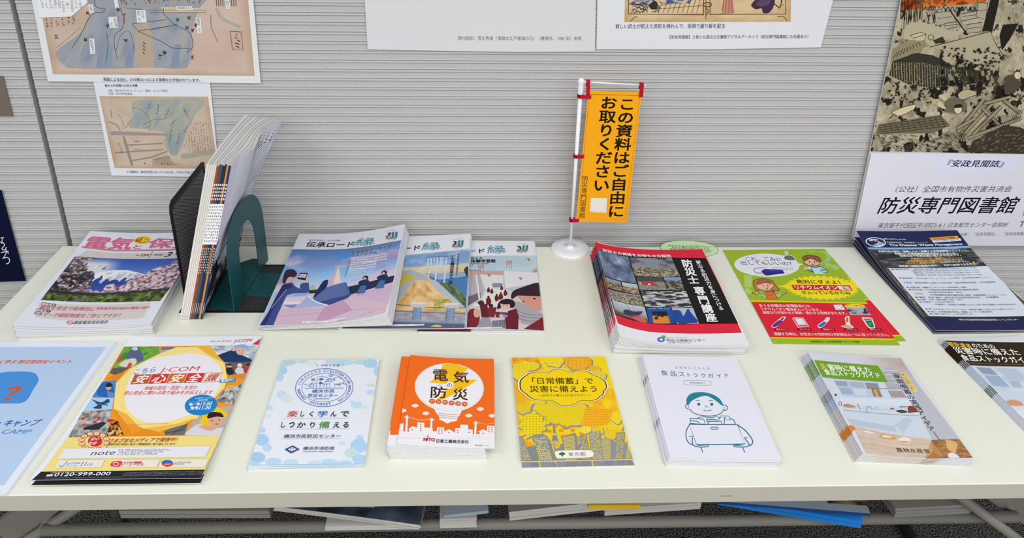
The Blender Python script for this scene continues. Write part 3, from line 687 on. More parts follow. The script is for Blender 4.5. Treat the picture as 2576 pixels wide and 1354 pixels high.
    s.poly([(1440, 1060), (1535, 1080), (1530, 1110), (1470, 1110)], '#7d8cc6'); s.blob([(1430, 1080), (1460, 1075), (1485, 1110), (1450, 1120)], '#e5b9a4')
    s.poly([(380, 1222), (1060, 1228), (1095, 1290), (360, 1298)], '#6f2433'); s.blob([(420, 1262), (520, 1248), (640, 1258), (600, 1282), (470, 1285)], '#3f2a4c')
    s.poly([(760, 1235), (1470, 1225), (1468, 1246), (750, 1255)], '#e8e6ea'); s.txt('発行／一般財団法人３.１１伝承ロード推進機構', (760, 1243), (1460, 1238), 14, '#55565c')
    s.txt('被害伝える', (985, 391), (1225, 386), 24, '#1d2130', .03); s.txt('東日本大震災体験学習館', (720, 425), (1385, 421), 42, '#14161f', .035); s.dash((1000, 455), (1300, 452), 13, '#3f434e', 4); s.dash((1000, 473), (1110, 472), 11, '#3f434e', 5); s.dash((1000, 540), (1210, 537), 13, '#50545e', 6)
    road_title(s, ((690, 303), (1255, 298)), 58, ((1285, 280), (1500, 283), 96), (1652, 262, 1.0))

def art_expert(s, w, h):                     # red and black course booklet with photographs
    s.base(outline(w, h), '#e6e7ee'); s.fr(1480, 600, 4.514)
    s.poly([(60, 30), (1300, 105), (1745, 1072), (1000, 1077), (700, 1062), (500, 1022), (335, 965)], '#dd2740')
    s.poly([(100, 122), (250, 155), (450, 185), (700, 205), (950, 217), (1335, 222), (1702, 968), (1262, 970), (690, 968), (500, 930), (305, 860)], '#1c1a1b')
    if not s.hi: return
    s.ras([(106, 128), (452, 208), (548, 512), (185, 425)], 90, 72, photo_sky('#3f4c68', '#6f7f9e', '#b4bccc', 4, 8))
    s.ras([(465, 212), (945, 222), (1040, 430), (530, 425)], 108, 61, lambda U, V: over(rubble('#8a8f9c', '#4b4538', '#8f8874', '#c2b9a0', .55, 5, 16)(U, V), np.clip((fbm(U, V, 4, 3) - .45) * 5, 0, 1) * np.clip(1.3 - V * 2, 0, 1), '#43454e'))
    s.ras([(190, 437), (362, 488), (395, 605), (222, 556)], 54, 36, rubble('#8d95a6', '#3e352c', '#7c6a52', '#b9ac94', .35, 6, 12)); s.ras([(377, 493), (555, 522), (580, 635), (402, 608)], 54, 36, rubble('#b9bec8', '#4d4234', '#947f60', '#c4b596', .4, 7, 8))
    s.ras([(545, 432), (845, 437), (890, 585), (582, 580)], 64, 39, rubble('#4a4c4a', '#6d6a66', '#8f8c86', '#a9a59e', .38, 8, 20)); s.blob([(570, 515), (620, 495), (680, 490), (740, 505), (785, 530), (770, 542), (690, 535), (600, 525)], '#b5404e'); s.ell(692, 522, 16, 9, '#ddd'); s.ell(592, 512, 12, 7, '#ddd')
    s.ras([(856, 440), (1045, 440), (1092, 588), (898, 588)], 46, 39, rubble('#7f9cc8', '#3d3c3a', '#77736a', '#a39c8c', .25, 9, 6)); s.poly([(900, 500), (960, 485), (1000, 520), (1060, 525), (1075, 560), (950, 540)], '#4a4744'); s.poly([(990, 515), (1062, 520), (1085, 562)], '#9c8a6e')
    s.ras([(225, 575), (590, 642), (635, 770), (262, 690)], 90, 43, rubble('#8f9099', '#3a3630', '#8d7f66', '#c9c4b6', .12, 12, 18)); s.ras([(595, 592), (1108, 598), (1182, 780), (645, 772)], 108, 61, lambda U, V: over(ramp(fbm(U, V * 2, 6, 14) * 2 - .5, (0, '#77787c'), (.5, '#b8babe'), (1, '#d6d8dc')), np.clip((fbm(U, V * 2, 5, 20) - .53) * 14, 0, 1), '#33353a'))
    s.ras([(268, 695), (637, 778), (690, 965), (310, 850)], 72, 54, lambda U, V: over(ramp(V + .3 * fbm(U, V, 4, 3), (0, '#cfd3da'), (.6, '#a6adb9'), (1, '#77797c')), np.clip((V - .72) * 9, 0, 1), '#5d5a52')); s.blob([(400, 820), (440, 810), (520, 830), (612, 830), (580, 870), (470, 880), (410, 860)], '#2f3d62'); s.blob([(410, 858), (470, 878), (580, 870), (560, 890), (450, 895)], '#b04a50'); s.line([(480, 820), (420, 740)], 4, '#444'); s.line([(520, 825), (500, 760), (410, 735)], 3, '#555'); s.blob([(500, 900), (600, 890), (660, 940), (640, 960), (540, 930)], '#c3665e')
    s.poly([(655, 785), (938, 785), (990, 966), (697, 966)], '#22539c'); s.ras([(720, 830), (890, 830), (930, 966), (740, 966)], 36, 32, lambda U, V: ramp(fbm(U, V, 5, 4) + V - .5, (0, '#1d1d2c'), (.45, '#2c2a33'), (.55, '#d8862c'), (1, '#e08f34'))); s.dash((680, 797), (920, 797), 12, '#b9c7de', 2)
    s.poly([(947, 787), (1190, 792), (1256, 968), (1005, 968)], '#b4bccb'); s.blob([(955, 830), (1040, 820), (1080, 880), (1130, 800), (1170, 850), (1245, 950), (1150, 965), (1015, 960)], '#24489c'); s.poly([(950, 790), (1000, 790), (1010, 805), (960, 808)], '#c79a90')
    s.txt('防災士の資格をお持ちの方限定', (165, 132), (940, 200), 34, '#f3eef0', .04)
    s.vtxt('防災士', (1105, 238), (1208, 520), 120, '#f2f2f4', .045); s.vtxt('専門講座', (1240, 545), (1415, 950), 122, '#f2f2f4', .045)
    s.vtxt('更なる防災力を身につける', (1238, 250), (1518, 818), 60, '#ececf0', .03)
    s.ell(826, 1150, 44, 30, '#3f7cc0'); s.ell(828, 1150, 18, 13, '#e6e7ee'); s.ell(856, 1117, 25, 15, '#7aa83c')
    s.txt('防災士研修センター', (890, 1157), (1328, 1155), 36, '#55585e', .01); s.txt('Bousaishi Training Center', (890, 1127), (1125, 1126), 13, '#8a8d92'); s.dash((905, 1187), (1158, 1186), 12, '#7a7d82', 2)

def art_battery(s, w, h):                    # green and red flyer
    s.base(outline(w, h), '#9bb82a'); s.fr(1800, 610, 5.014)
    s.poly([(452, 752), (1918, 770), (2268, 1222), (690, 1205)], '#dd2138')
    s.line([(438, 738), (900, 748), (1922, 768)], 13, '#f2d51f'); s.line([(682, 1203), (2272, 1222)], 13, '#f2d51f')
    n = 34; a = np.linspace(0, 2 * np.pi, 2 * n, endpoint=False); r = np.where(np.arange(2 * n) % 2, 1.0, .86)
    star = np.column_stack([1345 + 480 * r * np.cos(a) + 65 * np.sin(a) * r, 572 + 158 * r * np.sin(a)])
    s.poly(star, '#f2de1f')
    if not s.hi: return
    s.poly([(780, 552), (920, 535), (930, 585)], '#f2de1f')
    s.poly([(360, 405), (462, 418), (455, 572), (368, 568)], '#b0cf6c'); s.ell(412, 615, 48, 34, '#b0cf6c', rot=.4)
    s.curve([(1180, 100), (1290, 92), (1395, 120), (1430, 190), (1400, 250), (1440, 300)], 62, '#9ecb7a'); s.ell(1507, 312, 58, 30, '#9ecb7a', rot=.15)
    s.ell(648, 288, 412, 146, '#e3e5f0', 48, rot=.03); s.poly([(985, 255), (1108, 273), (1030, 305)], '#e3e5f0')
    s.txt('これ、ごみに', (375, 205), (830, 212), 52, '#3a3638', .008); s.txt('出してもいいの？', (318, 258), (960, 268), 54, '#3a3638', .008)
    s.blob([(855, 195), (880, 165), (930, 158), (985, 180), (1010, 222), (960, 232), (890, 225)], '#eceef0'); s.blob([(862, 196), (885, 170), (930, 164), (980, 184), (1000, 218), (955, 226), (890, 219)], '#6d6f6a'); s.poly([(865, 112), (920, 112), (912, 158), (875, 158)], '#cdd6c6')
    s.poly([(575, 362), (620, 335), (845, 348), (872, 392), (640, 420), (610, 405)], '#2c2a78'); s.poly([(580, 360), (622, 336), (845, 350), (800, 375)], '#3a379a'); s.curve([(600, 385), (520, 385), (480, 350), (520, 325), (620, 322)], 8, '#6d6c86'); s.blob([(605, 318), (640, 308), (668, 320), (640, 330)], '#d5d7e2')
    s.poly([(722, 312), (978, 325), (970, 350), (722, 340)], '#7a7a88'); s.poly([(726, 316), (974, 329), (966, 346), (726, 336)], '#eceef4'); s.txt('モバイルバッテリー', (732, 327), (962, 338), 17, '#333')
    # boy
    ink = '#4a2f22'; sk = '#e9b79a'
    s.poly([(1205, 300), (1330, 305), (1385, 335), (1420, 370), (1380, 380), (1380, 400), (1245, 398), (1215, 345), (1180, 340), (1150, 320)], '#b9dcea'); s.curve([(1205, 300), (1235, 312), (1290, 312), (1330, 303)], 10, ink); s.line([(1215, 335), (1245, 398)], 8, '#2f6a6a'); s.line([(1335, 310), (1420, 368), (1340, 350)], 8, '#2f6a6a'); s.curve([(1110, 325), (1140, 345), (1190, 360), (1235, 375)], 10, '#2f5a5a')
    s.blob([(1112, 325), (1128, 308), (1150, 318), (1170, 335), (1155, 345), (1125, 345)], sk)
    s.blob([(1105, 235), (1130, 200), (1230, 178), (1330, 220), (1325, 262), (1260, 295), (1170, 285)], sk); s.ell(1335, 262, 14, 12, sk); s.blob([(1095, 200), (1120, 172), (1200, 165), (1300, 185), (1335, 240), (1300, 250), (1215, 205), (1150, 222), (1120, 240)], '#8d5a3e')
    s.curve([(1100, 245), (1140, 280), (1210, 296), (1290, 290), (1325, 262)], 7, ink); s.ell(1185, 245, 6, 14, ink, 8); s.ell(1248, 250, 6, 14, ink, 8); s.curve([(1205, 274), (1225, 282), (1250, 276)], 7, ink)
    s.curve([(1095, 200), (1120, 172), (1200, 165), (1300, 185), (1335, 240), (1300, 250), (1215, 205), (1150, 222), (1120, 240)], 6, ink, True); s.curve([(1140, 180), (1160, 200), (1150, 222)], 5, ink); s.curve([(1205, 300), (1215, 345), (1245, 398)], 7, '#2f6a6a'); s.curve([(1380, 335), (1420, 370), (1380, 385), (1335, 365), (1330, 345), (1385, 340)], 6, '#2f6a6a')
    # woman
    s.blob([(480, 540), (480, 490), (540, 462), (640, 462), (720, 490), (760, 550), (805, 605), (740, 610), (700, 600), (560, 595), (510, 608), (495, 575)], '#c07a52'); s.blob([(520, 545), (560, 520), (700, 505), (725, 560), (690, 600), (630, 612), (560, 595)], sk); s.blob([(510, 540), (530, 480), (620, 468), (690, 490), (712, 530), (620, 510), (560, 525)], '#a5633f')
    s.ell(600, 545, 6, 14, ink, 8); s.ell(660, 545, 6, 14, ink, 8); s.ring(650, 585, 7, 10, 7, ink, 14)
    s.poly([(620, 625), (740, 622), (790, 720), (650, 718)], '#e0703a'); s.curve([(650, 660), (690, 672), (725, 658)], 5, '#a8441c'); s.poly([(545, 640), (600, 680), (622, 640), (630, 690), (600, 695), (530, 655)], '#e8ecdf'); s.poly([(720, 622), (790, 680), (830, 640), (845, 655), (790, 700), (745, 660)], '#e8ecdf'); s.blob([(460, 635), (500, 630), (545, 625), (535, 655), (490, 650)], sk); s.blob([(830, 655), (850, 640), (895, 640), (860, 660)], sk)
    s.curve([(545, 642), (600, 690), (625, 640)], 7, ink); s.curve([(722, 625), (792, 695), (835, 652)], 7, ink)
    s.curve([(480, 540), (480, 490), (540, 462), (640, 462), (720, 490), (760, 550), (805, 605), (740, 610), (700, 600)], 7, ink); s.curve([(480, 540), (495, 575), (510, 608), (560, 595)], 7, ink); s.curve([(560, 595), (630, 612), (690, 600), (725, 560)], 6, ink); s.curve([(540, 535), (600, 515), (690, 490)], 5, ink); s.line([(620, 625), (740, 622), (790, 720), (650, 718)], 6, '#a8441c', True); s.curve([(460, 635), (500, 630), (545, 625), (535, 655), (490, 650)], 6, ink, True); s.curve([(830, 655), (850, 640), (895, 640), (860, 660)], 6, ink, True)
    s.txt('絶対にダメよ！', (1022, 495), (1568, 505), 52, '#3c3210', .015)
    s.poly([(955, 537), (1690, 545), (1732, 610), (990, 600)], '#cf2030'); s.txt('リチウムイオン電池', (1000, 568), (1695, 578), 52, '#f6eeee', .035)
    s.txt('が入っているからね', (1085, 635), (1700, 640), 46, '#3c3210', .015)
    for i, t in enumerate(('多くの充電式の家電製品には、', 'リチウムイオン電池が入っています。', '過度な力が加わると発熱・発火する危険があります。')):
        s.txt(t, (550 + 22 * i, 798 + 44 * i), ((1205, 1320, 1650)[i], (805, 852, 897)[i]), 36, '#f3e2e2', .02)
    s.poly([(1484, 790), (1590, 788), (1636, 852), (1518, 855)], '#eceef0'); s.ring(1558, 822, 34, 22, 5, '#7a7a7c', 16)
    s.ras([(1640, 818), (1890, 815), (1965, 922), (1700, 920)], 24, 14, lambda U, V: over(over(ramp(V, (0, '#b6b2b8'), (1, '#a9a6b6')), np.clip((fbm(U, V, 4, 6) - .5) * 18, 0, 1) * (V > .2) * (V < .8), '#4a464c'), (np.abs(U - .85 + (V - .5) * .2) < .06) * (V > .2) * (V < .8) * 1.0, '#25242c'))
    s.ell(1752, 803, 132, 22, '#f2de1f', 24); s.txt('発火した充電式製品', (1648, 802), (1858, 804), 16, '#5a4a10', .02)
    O = '#efe6e6'
    s.blob([(708, 1050), (830, 950), (868, 940), (880, 960), (770, 1070), (735, 1080)], O); s.blob([(716, 1048), (800, 985), (842, 1005), (760, 1070), (736, 1074)], '#7a2a86'); s.poly([(815, 975), (855, 948), (870, 955), (838, 990)], '#5a3040')
    s.poly([(965, 960), (1000, 948), (1105, 955), (1182, 1065), (1040, 1078)], O); s.poly([(975, 962), (1005, 954), (1100, 960), (1170, 1062), (1045, 1072)], '#c86a86'); s.poly([(1000, 962), (1095, 966), (1145, 1040), (1045, 1045)], '#e9e4ea')
    s.blob([(1285, 1050), (1370, 985), (1395, 950), (1440, 955), (1430, 990), (1350, 1070), (1310, 1082)], O); s.poly([(1295, 1050), (1365, 1000), (1405, 1015), (1345, 1068), (1308, 1076)], '#2c74c8'); s.ring(1412, 968, 22, 13, 7, '#9ac0de', 18)
    s.blob([(1630, 960), (1650, 938), (1690, 940), (1700, 1030), (1740, 1075), (1680, 1090), (1580, 1060), (1640, 1040)], O); s.poly([(1648, 950), (1678, 950), (1672, 1010), (1645, 1008)], '#a8762a'); s.line([(1690, 950), (1695, 1040)], 7, '#c9a46a'); s.blob([(1600, 1060), (1660, 1045), (1725, 1070), (1670, 1080)], '#dba27a')
    s.blob([(1845, 960), (1880, 952), (1965, 955), (1985, 985), (2012, 1075), (1975, 1088), (1925, 1075)], O); s.poly([(1885, 995), (1970, 985), (2000, 1070), (1975, 1080), (1935, 1068)], '#1c7a44'); s.poly([(1858, 965), (1960, 962), (1972, 980), (1880, 990)], '#8a7a74'); s.ring(1950, 1030, 10, 18, 4, '#9ccfae', 16)
    for i, (x, t) in enumerate(((742, '電子タバコ'), (1034, 'スマートフォン'), (1332, '電動歯ブラシ'), (1622, 'ハンディクリーナー'), (1922, '電気シェーバー'))):
        s.poly([(x - 6, 1088), (x + 165, 1090), (x + 186, 1115), (x + 6, 1112)], '#5d1620'); s.txt(t, (x + 24, 1101), (x + 160, 1103), 18, '#ecd6d8', .02)
    s.txt('廃棄する時は、お住まいの市町村の分別排出ルールに従ってください。', (738, 1158), (2185, 1172), 40, '#f3e2e2', .02)
    s.txt('公益財団法人 日本容器包装リサイクル協会', (1188, 1254), (1818, 1256), 22, '#47600f', .02)

def art_waste(s, w, h):                      # navy training flyer
    s.base(outline(w, h), '#23264e'); s.fr(2120, 580, 5.208)
    s.poly([(320, 220), (1690, 205), (2560, 1125), (1080, 1135)], '#33383c')
    if not s.hi: return
    s.ras([(322, 222), (1690, 200), (2010, 470), (590, 500)], 90, 46, lambda U, V: over(over(ramp(fbm(U, V * 2, 9, 5) * 2 - .5, (0, '#1f2226'), (.5, '#363a3c'), (1, '#6b6a66')), np.clip((.16 - V - .1 * fbm(U, V, 5, 2)) * 20, 0, 1), '#7fb4e6'), np.clip((fbm(U, V, 6, 30) - .6) * 10, 0, 1) * (V > .5), '#85807a'))
    s.ras([(560, 500), (640, 500), (1140, 1125), (1060, 1130)], 10, 60, lambda U, V: ramp(fbm(U * .4, V, 9, 8) * 2 - .5, (0, '#2c3230'), (.4, '#5a5a44'), (.7, '#857a72'), (1, '#b0a8a4')))
    s.ras([(1930, 462), (2010, 470), (2600, 1125), (2480, 1125)], 10, 60, lambda U, V: ramp(fbm(U * .4, V, 7, 18) * 2 - .5, (0, '#22261f'), (.5, '#4c4636'), (1, '#8a7a62')))
    s.poly([(600, 495), (1935, 462), (2500, 1118), (1130, 1122)], '#d9e0ec')
    s.ell(432, 152, 134, 62, '#dfe4ee', rot=.12); s.ell(432, 152, 120, 53, '#23264e', rot=.12); s.txt('DMTC', (345, 122), (472, 132), 32, '#e9ecf4', .05); s.poly([(400, 190), (480, 150), (530, 160), (545, 190), (500, 210), (450, 205)], '#c9d2e2'); s.line([(420, 185), (520, 160)], 7, '#23264e'); s.line([(440, 198), (540, 172)], 6, '#23264e')
    s.txt('専門プログラム ID: 004', (535, 112), (828, 118), 20, '#dfe3ee', .02); s.txt('災害廃棄物処理・実践指導者トレーニング', (575, 155), (1110, 158), 20, '#c2c8da', .01)
    s.txt('The Disaster Waste Management', (612, 195), (1570, 180), 36, '#eceff6', .035)
    s.poly([(1135, 95), (1500, 68), (1522, 98), (1160, 125)], '#e6a53a'); s.poly([(1165, 132), (1540, 103), (1558, 132), (1190, 160)], '#e3e6ee'); s.txt('2025年度参加者募集', (1180, 108), (1470, 86), 20, '#3a2a10', .02); s.txt('対象の方限定／開講決定', (1205, 142), (1520, 120), 19, '#33508a', .02)
    L = '#e6e8ee'
    s.txt('災害対応の復旧・復興に大きく影響する災害廃棄物マネジメント。', (465, 272), (1640, 258), 28, L, .035); s.txt('効果的に災害廃棄物処理を進めるためには、', (680, 304), (1490, 297), 28, L, .035); s.txt('地域住民や民間企業の協力が不可欠です。', (742, 333), (1545, 318), 28, L, .035)
    g = '#e2b25c'
    s.txt('災害時のリーダー養成コース', (890, 372), (1410, 358), 27, g, .03); s.txt('災害廃棄物処理の現場対応を実地に学べます', (852, 402), (1570, 375), 27, g, .03); s.txt('ガレキと重機を体験する', (832, 430), (1290, 416), 27, g, .03); s.txt('ためのプログラム。', (1290, 416), (1655, 405), 27, L, .03)
    s.txt('建設業で実際の重機を操作し、免許も取得できます', (735, 468), (1695, 440), 27, L, .03); s.poly([(1700, 408), (1722, 406), (1738, 450), (1722, 455)], '#e2b25c')
    rows = [('● 実施予定日：【第1回】2025年 6月17日(火)-18日(水) 9:00～17:00', 640, 1740, 513, 486, '#3a3f48'), ('【第2回】2025年10月23日(木)-24日(金) 9:00～17:00', 905, 1775, 532, 518, '#2c8aa8'), ('【第3回】2025年12月11日(木)-12日(金) 9:00～17:00', 930, 1790, 558, 548, '#555a62'), ('【第4回】2026年 2月19日(木)-20日(金) 9:00～17:00', 955, 1820, 586, 580, '#555a62'),
            ('● 講習場所：DMTC×JPアクションフィールド東京（日本教育訓練センター）', 740, 1940, 626, 615, '#50555e'), ('対象者：建設関連業に従事する技術者等・建設廃棄物処理業・自治体職員等', 800, 2000, 684, 675, '#2f7aa2'), ('● 受講形態：講義(オンデマンド)＋実技演習＋試験', 838, 1615, 748, 746, '#50555e'), ('● 研修内容：①小型車両系建設機械(整地等)運転特別教育', 866, 1780, 778, 776, '#50555e'), ('②石綿作業特別教育・解体', 1115, 1560, 812, 812, '#6a6f78'),
            ('③災害廃棄物処理計画策定図上演習、仮置場運営シミュレーション', 1140, 2150, 844, 842, '#50555e'), ('● 講師：森田 昌紀（東京大学生産技術研究所）、外部講師', 950, 2040, 876, 874, '#50555e'), ('● 定員：20名（最少催行人数：5名）', 975, 1560, 908, 908, '#50555e'), ('● 受講料：93,200円(税込)', 1003, 1460, 940, 940, '#50555e'), ('※早期割引、団体割引は基礎プログラム修了者は受講料11,000円(税込)引き', 1195, 2270, 970, 970, '#5a4f8a'),
            ('● 申し込み方法：ホームページから、専用申込書にご記入の上ご送付ください', 1085, 2250, 1030, 1030, '#50555e'), ('● 協力：日本解体株式会社、高橋レントオール株式会社', 1112, 1960, 1064, 1066, '#50555e'), ('● お問い合わせ：(一社)DMTC SA', 1140, 1700, 1096, 1097, '#50555e')]
    for (t, x0, x1, y0, y1, c) in rows: s.txt(t, (x0, y0), (x1, y1), 21, c, .008)
    s.line([(905, 532), (1775, 518)], 2, '#7fb8cc'); s.poly([(935, 818), (1050, 818), (1065, 838), (950, 840)], '#d9b0b4')
    s.txt('東京大学生産技術研究所附属災害対策トレーニングセンター', (1520, 1168), (2300, 1170), 24, '#dfe3ee', .02)
def art_camp(s, w, h):                       # pale blue event flyer
    s.base(outline(w, h), '#dde4f0'); s.fr(0, 850, 3.384)
    s.poly([(-700, 78), (905, 78), (35, 1258), (-900, 1258)], '#b3cbe8')
    if not s.hi: return
    s.txt('楽しく学ぶ 宿泊型防災イベント', (-120, 205), (612, 203), 34, '#d0523c', .045, .2, '#f0dcd6')
    s.blob([(-260, 470), (-180, 360), (0, 300), (170, 288), (290, 300), (328, 360), (290, 430), (210, 545), (60, 560), (-150, 560), (-240, 540)], '#4b8fd8')
    s.txt('？', (30, 478), (160, 470), 112, '#d2562c', .03)
    s.txt('サバイバル・キャンプ', (-420, 735), (345, 722), 62, '#1f57a8', .03, .2); s.txt('SURVIVAL CAMP', (-420, 798), (268, 800), 38, '#5a94cc', .03, .15)

def art_cable(s, w, h):                      # flyer with yellow polygons and photographs
    s.base(outline(w, h), '#e7ebf3'); s.fr(70, 840, 3.472)
    s.poly([(345, 905), (1735, 885), (1588, 1190), (120, 1208)], '#f1dd86'); s.poly([(115, 1205), (1590, 1186), (1524, 1285), (0, 1310)], '#26272b')
    if not s.hi: return
    s.poly([(840, 112), (2022, 98), (1735, 888), (352, 905)], '#ee9a26')
    P = [((842, 115), (1140, 112), (1155, 170), (900, 300), (715, 345)), ((1160, 115), (1300, 112), (1280, 155), (1150, 175)), ((1590, 105), (2022, 98), (1975, 245), (1720, 255), (1650, 190)), ((1718, 258), (1972, 248), (1925, 370), (1760, 372)), ((650, 420), (775, 405), (755, 560), (560, 555)), ((560, 558), (750, 560), (735, 660), (480, 680)), ((475, 685), (735, 662), (690, 895), (352, 905)), ((705, 800), (800, 755), (838, 890), (690, 895)), ((1690, 505), (1880, 430), (1820, 610), (1640, 590)), ((1470, 730), (1640, 640), (1815, 630), (1735, 888), (1360, 888)), ((1190, 850), (1400, 780), (1370, 885), (1200, 888))]
    s.poly(P[0], '#6f9f3e'); s.ras([(850, 112), (1140, 112), (1000, 250), (730, 330)], 24, 20, lambda U, V: ramp(fbm(U, V, 5, 3) * 1.6 - .3, (0, '#3f7a2c'), (.5, '#63a03c'), (1, '#8cbc58')))
    s.poly([(715, 345), (740, 300), (900, 290), (820, 340), (770, 362)], '#5d5a60'); s.blob([(860, 200), (890, 150), (930, 135), (985, 150), (1010, 220), (960, 250), (890, 240)], '#55648a'); s.blob([(840, 235), (930, 215), (950, 250), (900, 290), (800, 280)], '#d9d5c8'); s.ell(935, 130, 26, 16, '#c9cfd8'); s.poly([(800, 200), (830, 205), (800, 250), (780, 245)], '#c84838'); s.poly([(885, 250), (915, 262), (895, 298), (862, 296)], '#d84a30')
    s.poly(P[1], '#a7a3a2'); s.poly([(1170, 120), (1280, 118), (1262, 135), (1165, 140)], '#6e6a70')
    s.ras([(1590, 105), (2022, 98), (1975, 245), (1700, 255)], 40, 22, lambda U, V: ramp(fbm(U, V, 9, 3) * 1.8 - .4, (0, '#8a97a2'), (.5, '#c3cdd4'), (1, '#dfe6ea'))); s.blob([(1650, 195), (1790, 140), (1820, 135), (1850, 175), (1960, 230), (1950, 246), (1740, 252), (1690, 225)], '#223a62'); s.ell(1860, 150, 42, 38, '#e0b49c'); s.blob([(1790, 140), (1810, 105), (1880, 92), (1930, 110), (1920, 140), (1850, 122)], '#8fb2e0'); s.ell(1800, 140, 18, 14, '#e0b49c'); s.ell(1845, 145, 5, 3, '#33282a', 8); s.ell(1878, 145, 5, 3, '#33282a', 8); s.line([(1848, 172), (1874, 170)], 4, '#b0504c')
    s.poly(P[3], '#6d5f58'); 
    for x, c, b in ((1760, '#2a2c33', '#e0b79f'), (1850, '#d8d4d8', '#e0b79f'), (1925, '#c03a2a', '#b0503c')): s.ell(x, 280, 22, 18, b); s.blob([(x - 40, 330), (x - 20, 298), (x + 20, 298), (x + 40, 340), (x, 362)], c); s.blob([(x - 22, 278), (x, 258), (x + 24, 276)], '#e8e8ea' if x == 1850 else '#37302e')
    s.poly([(1740, 365), (1930, 340), (1910, 405), (1800, 378)], '#d98a3c')
    s.poly(P[4], '#4f86cc'); s.blob([(600, 520), (640, 440), (690, 420), (745, 450), (740, 540), (650, 552)], '#2f62b0'); s.ell(705, 470, 24, 22, '#d0a898'); s.blob([(680, 465), (700, 430), (735, 440), (730, 462)], '#22222c'); s.poly([(690, 500), (760, 520), (752, 560), (700, 555)], '#5f8cc4')
    s.poly(P[5], '#a5cdee'); s.blob([(560, 575), (640, 600), (700, 570), (712, 600), (650, 625), (640, 655), (570, 650), (610, 620)], '#29486c'); s.line([(590, 610), (700, 625)], 10, '#3d6288')
    s.ras([(475, 685), (735, 662), (690, 895), (352, 905)], 44, 34, lambda U, V: over(ramp(fbm(U, V, 9, 7) * 2 - .5, (0, '#5d6268'), (.5, '#9a9a9c'), (1, '#cfc9c6')), np.clip((fbm(U, V, 7, 40) - .58) * 12, 0, 1), '#b63a38')); s.poly([(490, 820), (650, 770), (690, 780), (620, 840), (480, 840)], '#2d3038'); s.poly([(690, 745), (775, 755), (720, 775)], '#c22f30')
    s.ras([(705, 790), (800, 755), (838, 890), (690, 895)], 20, 20, lambda U, V: ramp(fbm(U, V, 8, 4) * 2 - .5, (0, '#1f1c1c'), (.5, '#8a2a26'), (.8, '#d8aa30'), (1, '#d9d6d0'))); s.line([(740, 850), (825, 850)], 7, '#e6c12e'); s.line([(745, 880), (765, 820)], 6, '#e6c12e'); s.line([(810, 885), (790, 820)], 6, '#e6c12e')
    s.ras([(1690, 505), (1880, 430), (1815, 625), (1640, 592)], 24, 20, lambda U, V: ramp(fbm(U, V, 8, 5) * 2 - .5, (0, '#5c5a5a'), (.5, '#a5a09c'), (1, '#dcdad8'))); s.ring(1780, 530, 60, 70, 6, '#ddd', 24, 180, 360); s.ring(1780, 530, 36, 45, 5, '#ddd', 24, 180, 360)
    s.poly(P[9], '#b9aca6'); s.blob([(1500, 780), (1570, 660), (1650, 640), (1740, 700), (1690, 760), (1610, 820), (1520, 850)], '#ecc61c'); s.ell(1640, 760, 66, 55, '#dba890'); s.blob([(1570, 740), (1590, 690), (1680, 690), (1710, 730), (1650, 725)], '#2b2022'); s.ell(1610, 762, 8, 5, '#33282a', 8); s.ell(1672, 755, 8, 5, '#33282a', 8); s.ell(1650, 790, 16, 7, '#c06a62'); s.blob([(1400, 850), (1500, 790), (1600, 830), (1700, 820), (1740, 850), (1735, 888), (1380, 888)], '#d9d6dc'); s.blob([(1490, 810), (1560, 800), (1640, 830), (1580, 850)], '#dba890'); s.blob([(1750, 700), (1790, 650), (1810, 680), (1790, 740)], '#c99a86')
    s.poly(P[10], '#6a6e74'); s.line([(1200, 870), (1370, 840)], 6, '#3a3c40'); s.line([(1250, 885), (1390, 800)], 6, '#3a3c40')
    # polygons and the pale middle
    s.poly([(1400, 112), (1580, 105), (1720, 255), (1560, 200)], '#f2b23c'); s.poly([(680, 392), (850, 330), (780, 412)], '#e58a1c'); s.poly([(740, 655), (835, 740), (900, 890), (838, 890), (790, 760)], '#e98f1e'); s.poly([(900, 890), (1010, 830), (1190, 888)], '#e98f1e')
    mid = [(1150, 175), (1300, 120), (1480, 118), (1600, 200), (1720, 258), (1740, 380), (1720, 470), (1560, 640), (1480, 740), (1300, 800), (1010, 832), (850, 740), (750, 655), (770, 430), (900, 300)]
    s.poly(mid, '#f6dd8a'); s.blob([(880, 420), (1000, 260), (1250, 190), (1500, 180), (1660, 270), (1690, 420), (1560, 620), (1300, 750), (1020, 770), (860, 640)], '#e9e6ee')
    s.poly([(760, 660), (860, 700), (960, 800), (870, 800)], '#f0b040'); s.poly([(1000, 830), (1290, 790), (1460, 735), (1380, 790), (1150, 860)], '#f3b944')
    r_ = '#cf3a34'
    s.txt('こちら', (930, 335), (1118, 315), 46, '#3f86a8', .02, .15); s.txt('J:COM', (1150, 325), (1500, 310), 52, r_, .0, .15)
    for i, (ch, c) in enumerate(zip('安心安全課', ('#bf5a2c', '#cf3a34', '#cf6a2c', '#cf3a34', None))):
        x = 895 + i * 155; y = 400 - i * 4; q = [(x + 40, y - 42), (x + 190, y - 44), (x + 152, y + 38), (x, y + 44)]
        if c: s.poly(q, c)
        else: s.poly(q, '#c98a6a'); s.poly([(x + 47, y - 38), (x + 182, y - 40), (x + 148, y + 34), (x + 10, y + 39)], '#efe9ea')
        s.txt(ch, (x + 38, y), (x + 156, y - 3), 72, '#f3eeee' if c else '#b85a34', .03, .25)
    s.poly([(1680, 402), (1815, 388), (1810, 420), (1672, 432)], '#2b86c4'); s.txt('放送中！', (1688, 412), (1800, 403), 26, '#f0f4f8', .03)
    s.txt('地域の防災・防犯・生活の', (1018, 478), (1478, 470), 34, r_, .02, .15); s.txt('安心安全に関わる取り組みをお伝えします', (842, 520), (1615, 512), 36, r_, .02, .15)
